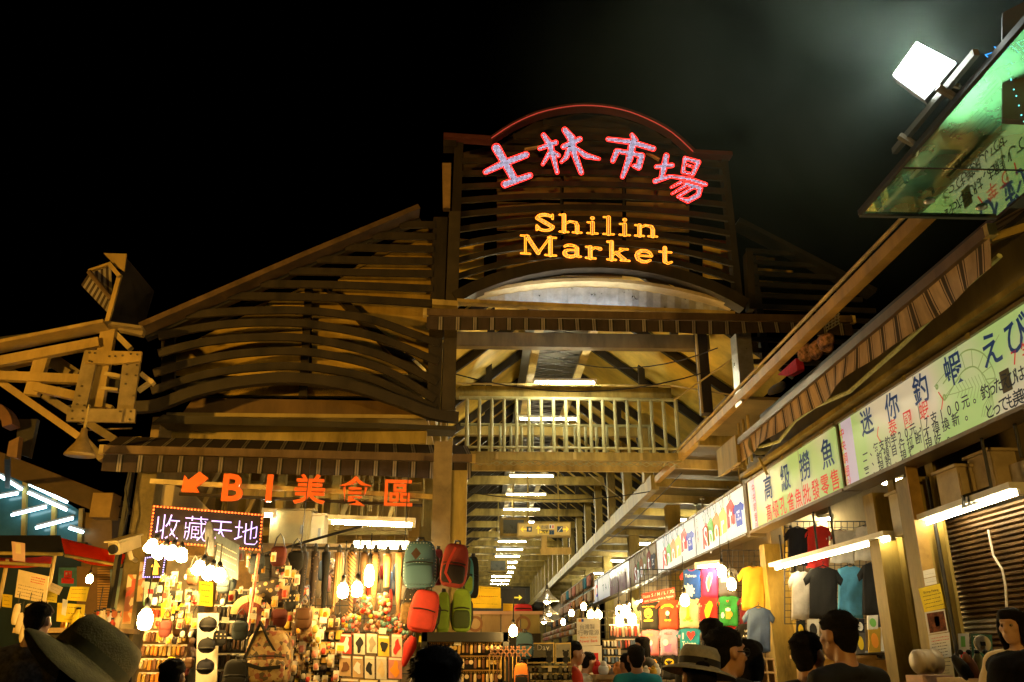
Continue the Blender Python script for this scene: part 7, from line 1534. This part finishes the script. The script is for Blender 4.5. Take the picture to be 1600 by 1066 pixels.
# more goods crowding the west stall, hung at many depths
rg = random.Random(33)
KINDS_ = [('black hanging bag crowded in the upper west stall', C_['black']), ('brown leather hanging bag crowded in the west stall', flat('brown leather', (.07, .03, .012), .5)), ('flowered hanging bag crowded in the west stall', MATS['flowered tote cloth']), ('dark spotted hanging bag crowded in the west stall', KDOT),
          ('tan straw hanging bag crowded in the west stall', flat('straw weave', (.20, .12, .04), .8, .5, 30., .3)), ('dark red hanging bag crowded in the west stall', flat('oxblood cloth', (.10, .015, .01), .7)), ('grey blue hanging bag crowded in the west stall', flat('slate cloth', (.03, .045, .06), .8))]
pr = {}
spots_ = [(x+rg.uniform(-5, 5), y+rg.uniform(-6, 6)) for x, y in ((400, 880), (432, 872), (447, 895), (458, 880), (440, 925), (420, 945), (455, 940), (470, 965), (438, 968), (412, 975), (398, 940), (360, 905), (345, 915), (300, 905), (275, 930), (285, 985), (300, 975), (262, 985), (250, 930), (380, 985), (465, 985), (480, 990), (500, 985), (515, 975), (300, 1040), (290, 1050), (348, 1000), (395, 1010), (455, 1000), (640, 985), (638, 955), (660, 1045), (470, 1030), (460, 1050))]
for i, (x, y) in enumerate(spots_):
    k = rg.randrange(len(KINDS_)); p = onY(x, y, rg.uniform(8.0, 8.7)); sc = rg.uniform(.55, 1.0)
    if k not in pr:
        t = thing('hanging_bag', KINDS_[k][0], 'bag', p, 'small bags crowding the west stall'); sup(MB(), p, .075, .035, .095, .6, 14, 9, -.1*(k % 2)).build('pouch', KINDS_[k][1], t, True)
        MB().tube([p+V((-.05, 0, .08)), p+V((-.03, 0, .17)), p+V((0, 0, .21)), p+V((.03, 0, .17)), p+V((.05, 0, .08))], .006, 5).build('handle', BLK, t); MB().box(p+V((0, -.036, .02)), .04, .008, .03).build('clasp', GOLD[1], t)
        sup(MB(), p+V((0, -.02, .035)), .073, .022, .05, .5, 12, 8).build('flap', KINDS_[k][1], t, True); pr[k] = t
    else: dup(pr[k], p, rz=rg.uniform(-.5, .5), scale=(sc, sc, sc*rg.uniform(.8, 1.2)))
# price cards pinned about
for i, (x, y, c) in enumerate(((268, 1030, PAPERY), (352, 968, PAPERW), (432, 990, PAPERW), (446, 1040, PAPERY), (505, 968, PAPERW), (532, 1012, PAPERY), (488, 1068, PAPERW), (598, 985, PAPERW), (660, 998, PAPERY), (715, 1003, PAPERW), (395, 962, PAPERW))):
    paper('small handwritten %s price tag pinned %s' % (('yellow' if c is PAPERY else 'white'), ('on the gold charm rack', 'above the black goods rack', 'left of the mixed packets', 'over the flowered tote', 'under the first stocking legs', 'beside the red carded pack', 'low on the yellow and dark packets', 'above the dancing figure pack', 'beside the brush', 'on the key ring board rail', 'under the folding fan')[i]), plane(0, 7.95), [(x-5, y-4), (x+6, y-3), (x+5, y+6), (x-6, y+5)], c, 'price tag', 'price_tag', prints=[('l', (-.35, -.2, .35, .2, 2), INK)])
# ---- still smaller stock: carded trinkets hooked everywhere between the bags
rg = random.Random(77); pr = {}
TR = [('gold', GOLD[0]), ('red', MIX[0]), ('white', MIX[1]), ('tan', MIX[2]), ('dark', MIX[4]), ('printed', MIX[7]), ('pink', MIX[5]), ('amber', flat('amber trinket', (.6, .3, .03), .3))]
for i in range(170):
    if i < 100: x, y = rg.uniform(388, 530), rg.uniform(955, 1066)
    elif i < 140: x, y = rg.uniform(240, 308), rg.uniform(900, 1000)
    else: x, y = rg.uniform(345, 470), rg.uniform(865, 960)
    k = rg.randrange(len(TR)); p = onY(x, y, rg.uniform(7.95, 8.5)); sc = rg.uniform(.7, 1.3)
    if k not in pr:
        t = thing('carded_trinket', 'small %s carded trinket hooked among the bags of the west stall' % TR[k][0], 'trinket', p, 'carded trinkets of the west stall')
        MB().box(p+V((0, .006, 0)), .05, .004, .085).build('card', [PAPERW, CREAM, BLK][k % 3], t); sup(MB(), p+V((0, -.01, -.012)), .02, .012, .027, .7, 9, 6).build('charm', TR[k][1], t, True); MB().tube([p+V((0, 0, .04)), p+V((0, .03, .06))], .002, 4).build('hook', GREY, t); pr[k] = t
    else: dup(pr[k], p, rz=rg.uniform(-.4, .4), scale=(sc, sc, sc))
# ================================================================== PEOPLE
def remesh(mb, name, m, parent, vox=.012, smooth=6, sub=None):
    o = mb.build(name, m, None, True); COL.objects.unlink(o); TMPS.collection.objects.link(o)
    md = o.modifiers.new('r', 'REMESH'); md.mode = 'VOXEL'; md.voxel_size = vox; md.use_smooth_shade = True
    if smooth: sm = o.modifiers.new('s', 'SMOOTH'); sm.factor = .5; sm.iterations = smooth
    me = fresh(o); bpy.data.objects.remove(o, do_unlink=True)
    me.materials.clear(); me.materials.append(m)
    off = V((0, 0, 0)); q = parent
    while q is not None: off += q.location; q = q.parent
    me.transform(Matrix.Translation(-off)); me.polygons.foreach_set('use_smooth', [True]*len(me.polygons))
    o2 = bpy.data.objects.new(name, me); COL.objects.link(o2); o2.parent = parent; return o2
SKN = mat('warm skin', (.42, .22, .12), .5, 0, .12, 12., .02); SKN2 = mat('light skin', (.52, .30, .18), .5, 0, .12, 12., .02)
HAIR = mat('black hair', (.009, .007, .006), .85, 0, .6, 60., .5, spec=.12); EYEW = mat('eye white', (.22, .17, .13), .4, 0, 0)
def person(label, hx, hy, D, face, shirt=None, stature=None, hair='short', skin=SKN, turn=0., trousers=None, lean=0., sleeves=True, pose='stand', hat=None, glasses=False, hs=1., seed=0, build_=1.):
    """hx,hy: pixel of the head centre; D: distance along the lane; face: heading angle in degrees (90 looks down the lane, 0 to the east); turn: extra turn of the head"""
    hc = onY(hx, hy, D); H = stature or max(1.5, min(1.86, hc.z/.932)); s = H/1.7
    hd = math.radians(face); fwd = V((math.cos(hd), math.sin(hd), 0)); sd = V((math.sin(hd), -math.cos(hd), 0)); up = V((0, 0, 1))   # sd: the person's right
    th = math.radians(face+turn); hf = V((math.cos(th), math.sin(th), 0)); hr = V((math.sin(th), -math.cos(th), 0))
    root = V((hc.x, hc.y, 0)) - fwd*(.03+lean)*s; t = thing('person', label, 'person', (root.x, root.y, 0))
    z0 = hc.z-1.585*s                                                    # ground offset keeps the head where the photo shows it
    def P(f, r, z): return V((root.x, root.y, 0)) + fwd*(f*s + lean*max(0, z-.95)/.62*s) + sd*r*s*build_ + up*(z*s + (z0 if z > .9 else z0*z/.9))
    def Hh(f, r, z): return hc + hf*f*hs + hr*r*hs + up*z*hs
    rg = random.Random(seed); b = MB()
    # head: skull, jaw, nose, ears, brow, lips
    Mh = Matrix((hr, hf, up)).transposed()
    b.ell(Hh(-.012, 0, .035), .077*hs, .096*hs, .088*hs, 20, 14, Mh); b.ell(Hh(.022, 0, -.045), .062*hs, .070*hs, .072*hs, 18, 12, Mh); b.ell(Hh(.045, 0, -.085), .040*hs, .040*hs, .032*hs, 14, 9, Mh)
    b.cap(Hh(.088, 0, .022), Hh(.108, 0, -.022), .010*hs, .016*hs, 10); b.ell(Hh(.088, .014, -.026), .010*hs, .012*hs, .009*hs, 8, 6, Mh); b.ell(Hh(.088, -.014, -.026), .010*hs, .012*hs, .009*hs, 8, 6, Mh)
    b.ell(Hh(.080, 0, .040), .052*hs, .014*hs, .012*hs, 12, 7, Mh); b.ell(Hh(.085, 0, -.055), .024*hs, .012*hs, .008*hs, 10, 6, Mh); b.ell(Hh(.082, 0, -.068), .022*hs, .012*hs, .008*hs, 10, 6, Mh)
    for e in (-1, 1): b.ell(Hh(-.010, e*.080, .0), .012*hs, .022*hs, .034*hs, 10, 8, Mh); b.ell(Hh(.055, e*.045, -.012), .024*hs, .026*hs, .022*hs, 10, 7, Mh)
    nk = P(-.01, 0, 1.40); b.cap(Hh(-.028, 0, -.05), nk, .052*hs, .060*s, 14)
    # torso and limbs
    b.ell(P(0, 0, 1.22), .165*s*build_, .105*s, .20*s, 18, 12, Matrix((sd, fwd, up)).transposed()); b.ell(P(0, 0, 1.0), .145*s*build_, .100*s, .17*s, 18, 12, Matrix((sd, fwd, up)).transposed()); b.ell(P(-.01, 0, .90), .160*s*build_, .115*s, .12*s, 18, 10, Matrix((sd, fwd, up)).transposed())
    arms = {}
    for e in (-1, 1):
        sh_ = P(-.01, e*.185, 1.375); b.cap(P(-.01, e*.05, 1.41), sh_, .055*s, .058*s, 12)
        if pose == 'stand': el, wr = P(-.02, e*.235, 1.09), P(.07, e*.245, .85)
        elif pose == 'reach': el, wr = P(.12, e*.225, 1.13), P(.34, e*.16, 1.05)
        else: el, wr = P(.06, e*.225, 1.12), P(.28, e*.10, 1.22)
        b.cap(sh_, el, .052*s, .040*s, 12); b.cap(el, wr, .039*s, .026*s, 12); arms[e] = (sh_, el, wr)
        d = (wr-el).normalized(); n_ = d.cross(sd*e).normalized(); lat = d.cross(n_).normalized()
        pm = wr+d*.055*s; b.cap(wr, pm, .026*s, .032*s, 10)
        for k in range(4):                                               # fingers curl gently, unequal lengths
            L = (.058, .068, .064, .05)[k]*s; r0 = pm+lat*(k-1.5)*.020*s+d*.028*s; m1 = r0+d*L*.55+n_*.006*s; m2 = m1+d*L*.4+n_*.02*s; b.cap(r0, m1, .0095*s, .0088*s, 7); b.cap(m1, m2, .0088*s, .0075*s, 7)
        tb_ = wr+d*.025*s-lat*.03*s; m1 = tb_+d*.03*s-lat*.022*s; b.cap(tb_, m1, .012*s, .0105*s, 7); b.cap(m1, m1+d*.028*s-lat*.004*s, .0105*s, .009*s, 7)
        hp, kn, an = P(0, e*.095, .88), P(.02, e*.10, .48), P(-.02, e*.10, .09)
        b.cap(hp, kn, .085*s, .055*s, 12); b.cap(kn, an, .052*s, .034*s, 12); b.cap(P(-.04, e*.10, .04), P(.13, e*.115, .03), .034*s, .028*s, 10)
    remesh(b, 'body', skin, t, .0105 if D < 7 else .014)
    for e in (-1, 1):
        ey = Hh(.070, e*.032, .010); MB().ell(ey, .013*hs, .013*hs, .011*hs, 10, 7).build('eye', EYEW, t, True); MB().ell(ey+hf*.0095*hs, .006*hs, .006*hs, .006*hs, 8, 6).build('pupil', BLK, t, True)
    # clothes
    if shirt is not None:
        c = MB(); F3 = Matrix((sd, fwd, up)).transposed()
        c.ell(P(0, 0, 1.22), .180*s*build_, .122*s, .20*s, 18, 12, F3); c.ell(P(0, 0, .98), .168*s*build_, .122*s, .20*s, 18, 12, F3); c.tube([P(-.012, 0, 1.40), P(-.012, 0, 1.445)], [.085*s, .066*s], 16)
        for e in (-1, 1):
            sh_, el, wr = arms[e]; c.cap(P(-.01, e*.05, 1.405), sh_, .066*s, .068*s, 12); c.cap(sh_, sh_.lerp(el, .72), .066*s, .064*s, 12)
        o = remesh(c, 'shirt', shirt, t, .016, 3)
        for v in o.data.vertices: w = v.co; n1 = math.sin(w.x*31+w.z*17+seed)*math.sin(w.z*23+w.y*19); v.co = v.co + v.normal*(.004*n1)
    c = MB(); F3 = Matrix((sd, fwd, up)).transposed(); c.ell(P(-.01, 0, .88), .172*s*build_, .126*s, .13*s, 16, 10, F3)
    for e in (-1, 1): c.cap(P(0, e*.095, .88), P(.02, e*.10, .48), .098*s, .068*s, 12); c.cap(P(.02, e*.10, .48), P(-.02, e*.10, .12), .067*s, .056*s, 12)
    remesh(c, 'trousers', trousers or flat('dark denim', (.02, .025, .04)), t, .03, 3)
    for e in (-1, 1): c = MB(); c.cap(P(-.045, e*.10, .045), P(.14, e*.115, .035), .046*s, .038*s, 12); c.build('shoe', BLK, t, True)
    # hair: scalp shell plus many short strands so that the outline is uneven
    if hair:
        h = MB(); long_ = hair in ('long', 'bob')
        h.ell(Hh(-.018, 0, .060), .0845*hs, .103*hs, .074*hs, 22, 14, Mh); h.ell(Hh(-.050, 0, .012), .076*hs, .066*hs, .072*hs, 18, 12, Mh); h.ell(Hh(-.058, 0, -.045), .052*hs, .042*hs, .045*hs, 14, 9, Mh)
        for q_ in range(26):
            a_, e_ = rg.uniform(0, 6.28), rg.uniform(.1, 1.4); kx = V((math.cos(e_)*math.cos(a_), math.cos(e_)*math.sin(a_), math.sin(e_)))
            if kx.y < .6: h.ell(Hh(-.018+kx.y*.098, kx.x*.080, .060+kx.z*.068), .020*hs, .022*hs, .012*hs, 8, 6, Mh)
        if long_:
            h.ell(Hh(.035, 0, .078), .072*hs, .062*hs, .052*hs, 16, 10, Mh)
            for e in (-1, 1): h.cap(Hh(-.03, e*.072, .03), Hh(-.03, e*.080, -.16), .032*hs, .030*hs, 10)
            h.ell(Hh(-.075, 0, -.06), .085*hs, .040*hs, .13*hs, 16, 10, Mh)
            for e in (-1, 1): h.ell(Hh(-.012, e*.078, -.02), .026*hs, .066*hs, .13*hs, 14, 9, Mh)
        ho = remesh(h, 'hair', HAIR, t, .011, 1)
        st = MB(); n_st = 3200 if D < 6 else 350
        for k in range(n_st):
            u = rg.uniform(0, 2*math.pi); el_ = rg.uniform(-.85 if not long_ else -.9, 1.5); dx, dy, dz = math.cos(el_)*math.cos(u), math.cos(el_)*math.sin(u), math.sin(el_)
            if dy > .30 and dz < .45: continue
            if not long_ and dz < -.15 and (dy > -.45 or abs(dx) > .62): continue
            base = Hh(-.020+dy*.097, dx*.080, .054+dz*.076) if dz > -.15 else Hh(-.045+dy*.062, dx*.07, .05+dz*.125); nrm = (hr*dx/.084+hf*dy/.10+up*dz/.083).normalized(); L = rg.uniform(.010, .026)*hs
            dirn = (nrm*(.55 if not long_ else .2)+up*(-.40 if not long_ else -.9)+V((rg.uniform(-.5, .5), rg.uniform(-.5, .5), rg.uniform(-.3, .3)))).normalized(); w = dirn.cross(nrm+V((.01, .02, .03))).normalized()*.0017*hs
            st.add([base-w, base+w, base+dirn*L], [(0, 1, 2)])
        struct(st.build('hair_strands', HAIR, t), 'stuff')
    if glasses:
        g_ = MB()
        for e in (-1, 1):
            cc_ = Hh(.098, e*.034, .008); g_.tube([cc_+hr*.026*hs*math.cos(a)+up*.02*hs*math.sin(a) for a in [6.283*k/12 for k in range(13)]], .0028, 5); g_.tube([Hh(.094, e*.060, .012), Hh(.0, e*.086, .012)], .003, 5)
        g_.tube([Hh(.10, -.010, .01), Hh(.10, .010, .01)], .0028, 5); g_.build('glasses', BLK, t)
    return t, Hh, Mh, hf, hr, hs
def find(t, n): return [c for c in t.children if c.name.split('.')[0] == n][0]
# brimmed hats
def brim_hat(t, Hh, crown_r, crown_h, brim_r, z, m, tilt, band=None, droop=.05, soft=False):
    c = Hh(-.012, 0, z); R_ = tilt; h = MB()
    n = 30; prof = [(brim_r, -droop), (brim_r*.99, -droop+.008), ((brim_r+crown_r)/2, -.3*droop+.008), (crown_r*1.02, .01), (crown_r*1.0, .03), (crown_r*.96, crown_h*.7), (crown_r*.80, crown_h*.96), (crown_r*.4, crown_h*1.02), (.002, crown_h*1.0)]
    h.lathe(prof, (0, 0, 0), (0, 0, 1), n); h.f.pop()
    under = [(brim_r, -droop), ((brim_r+crown_r)/2, -.3*droop-.004), (crown_r*.98, 0), (crown_r*.95, .03), (crown_r*.9, crown_h*.68), (.002, crown_h*.9)]
    h.lathe(under, (0, 0, 0), (0, 0, 1), n); h.f = [f for f in h.f if len(f) < n]; h.m = [0]*len(h.f)
    vs = []
    for x, y, zz in h.v:
        a = math.atan2(y, x); r = math.hypot(x, y)
        if soft and r > crown_r*1.05: zz += (r-crown_r)*(.16*math.sin(2*a+.8)+.07*math.sin(3*a))
        vs.append(tuple(c+R_ @ V((x, y, zz))))
    h.v = vs; o = h.build('hat', m, t, True)
    if band: k = MB(); k.lathe([(crown_r*1.015, .012), (crown_r*1.0, .05)], (0, 0, 0), (0, 0, 1), n); k.f = [f for f in k.f if len(f) < n]; k.m = [0]*len(k.f); k.v = [tuple(c+R_ @ V(v)) for v in k.v]; k.build('band', band, o, True)
    return o
OLHAT = mat('olive felt hat', (.62, .40, .10), .85, 0, .25, 20., .25); HATG = mat('grey straw hat', (.30, .26, .16), .8, 0, .3, 26., .25)
rotx = lambda a, ax: Matrix.Rotation(math.radians(a), 3, ax)
# foreground, left to right
t, Hh, *_ = person('dark haired person in a striped shirt seen from behind at the far left', 60, 972, 5.8, 85, flat('striped dark shirt', (.06, .055, .06), v=.8, s=30.), seed=1, hs=.9)
t, Hh, *_ = person('person in a wide soft olive sunhat close to the camera at the lower left', 150, 1075, 2.75, 70, flat('dark blouse', (.04, .035, .03)), hair='bob', skin=SKN2, seed=2)
ax = (RT*.48+FW*.58+UP*.62).normalized(); xx = ax.cross(V((0, 1, 0))).normalized(); TL = Matrix((xx, ax.cross(xx), ax)).transposed()
hc_ = onY(132, 1046, 2.66)
brim_hat(t, lambda f, r, z: hc_, .118, .125, .200, 0, OLHAT, TL, mat('olive hat band', (.56, .42, .13), .8, 0, .2, 20.), .035, True)
person('child with short dark hair at the bottom of the west stall', 270, 1060, 6.2, 80, flat('pale shirt', (.35, .28, .18)), seed=3, hs=.95)
person('shopkeeper with a dark top standing sideways in the west stall', 296, 1003, 8.9, -150, C_['black'], skin=SKN2, seed=4, trousers=C_['red'])
person('dark head of a passer-by below the key ring board', 680, 1078, 3.0, 95, C_['black'], seed=5, hs=1.0)
person('man in an orange red t-shirt in profile in the phone shop', 898, 1022, 9.6, 10, C_['orange_red'], seed=6)
person('person in a white t-shirt bending over the goods table', 921, 1036, 11.4, 20, C_['white'], lean=.25, pose='reach', seed=7)
person('boy in a teal t-shirt seen from behind by the goods table', 994, 1030, 9.2, 85, C_['teal'], seed=8, hs=1.05)
person('dark haired person just left of the boy in teal', 980, 1040, 10.4, 120, C_['mustard'], seed=9)
person('young woman with a black bob looking down in the phone shop', 1003, 1010, 12.4, -170, flat('dark grey top', (.04, .035, .03)), hair='bob', skin=SKN2, seed=10)
t, Hh, *_ = person('person in a grey brimmed hat with a dark band behind the man in glasses', 1092, 1062, 4.6, 95, flat('dark jacket', (.02, .02, .02)), seed=11)
brim_hat(t, Hh, .105, .115, .185, .045, HATG, rotx(10, 'Y') @ rotx(-6, 'X'), flat('dark hat band', (.02, .018, .014)), .02)
person('man with short black hair and dark glasses turned to the right', 1137, 1022, 4.9, 55, flat('black shirt', (.012, .012, .012)), turn=-35, glasses=True, seed=12, hs=1.04)
person('person in a dark cap looking at the printed t-shirts', 1113, 995, 6.6, 70, C_['black'], seed=13)
person('person in white partly hidden behind the man in glasses', 1172, 1032, 6.0, 20, C_['white'], skin=SKN2, hair='bob', seed=17)
person('short haired man in black, left of the two talking men', 1264, 1026, 5.2, 60, flat('charcoal shirt', (.015, .015, .016)), turn=-20, seed=14, hs=1.03)
person('taller man in a black t-shirt, right of the two talking men', 1309, 996, 4.9, 115, flat('black tee', (.008, .008, .009)), turn=0, seed=15, hs=1.05, build_=1.05)
t, Hh, *_ = person('woman with long black hair in a cream t-shirt with black letters', 1582, 980, 6.2, -150, flat('cream tee', (.62, .48, .28)), hair='long', skin=SKN2, pose='reach', seed=16)
p = onY(1590, 1036, 5.53); mb = MB(); word(mb, 'COS', p, V((1, .2, 0)).normalized(), V((0, 0, 1)), .09, .02); mb.build('lettering', PRK, t)
person('dark head at the right edge of the frame', 1640, 966, 4.9, 95, C_['black'], hair='long', seed=18)
person('dark head low at the lower right corner', 1590, 1080, 3.2, 100, C_['black'], hair='bob', seed=19)
# ================================================================== smoke wisp by the flood lamp, also standing in for its lens glow
cs_ = FP+V((-.35, .5, .35)); Rs = V((2.3, 1.7, 1.7))
mb = MB(); mb.ell(cs_, Rs.x, Rs.y, Rs.z, 24, 16); so = centred(mb.build('smoke', None, smooth=True)); struct(so, 'stuff'); so.data.materials.clear()
m = bpy.data.materials.new('glow smoke'); m.use_nodes = True; nt = m.node_tree; N, L = nt.nodes, nt.links; N.remove(N['Principled BSDF'])
vp = N.new('ShaderNodeVolumePrincipled'); vp.inputs['Color'].default_value = (.72, .95, .78, 1); vp.inputs['Anisotropy'].default_value = .1
tc = N.new('ShaderNodeTexCoord'); no = N.new('ShaderNodeTexNoise'); no.inputs['Scale'].default_value = .9; no.inputs['Detail'].default_value = 3; no.inputs['Distortion'].default_value = 1.2; L.new(tc.outputs['Object'], no.inputs['Vector'])
mp = N.new('ShaderNodeMapping'); mp.vector_type = 'POINT'; mp.inputs['Location'].default_value = (0, 0, -1.0); mp.inputs['Scale'].default_value = (1/Rs.x, 1/Rs.y, 1/Rs.z); L.new(tc.outputs['Object'], mp.inputs[0])
ln_ = N.new('ShaderNodeVectorMath'); ln_.operation = 'LENGTH'; L.new(mp.outputs[0], ln_.inputs[0])
fo = N.new('ShaderNodeMapRange'); fo.interpolation_type = 'SMOOTHSTEP'; fo.inputs[1].default_value = 1.; fo.inputs[2].default_value = .1; fo.inputs[3].default_value = 0; fo.inputs[4].default_value = 1; L.new(ln_.outputs['Value'], fo.inputs[0])
nr = N.new('ShaderNodeMapRange'); nr.inputs[1].default_value = .36; nr.inputs[2].default_value = .7; nr.inputs[3].default_value = .15; nr.inputs[4].default_value = 1.; L.new(no.outputs['Fac'], nr.inputs[0])
mu = N.new('ShaderNodeMath'); mu.operation = 'MULTIPLY'; L.new(fo.outputs[0], mu.inputs[0]); L.new(nr.outputs[0], mu.inputs[1])
m3 = N.new('ShaderNodeMath'); m3.operation = 'MULTIPLY'; L.new(mu.outputs[0], m3.inputs[0]); m3.inputs[1].default_value = .050; L.new(m3.outputs[0], vp.inputs['Density'])
L.new(vp.outputs[0], N['Material Output'].inputs[1]); so.data.materials.append(m)
SC.cycles.volume_max_steps = 96; SC.cycles.volume_step_rate = 2.0
bpy.data.scenes.remove(TMPS); bpy.data.objects.remove(_TO, do_unlink=True)
for m_ in [m for m in bpy.data.meshes if m.users == 0]: bpy.data.meshes.remove(m_)
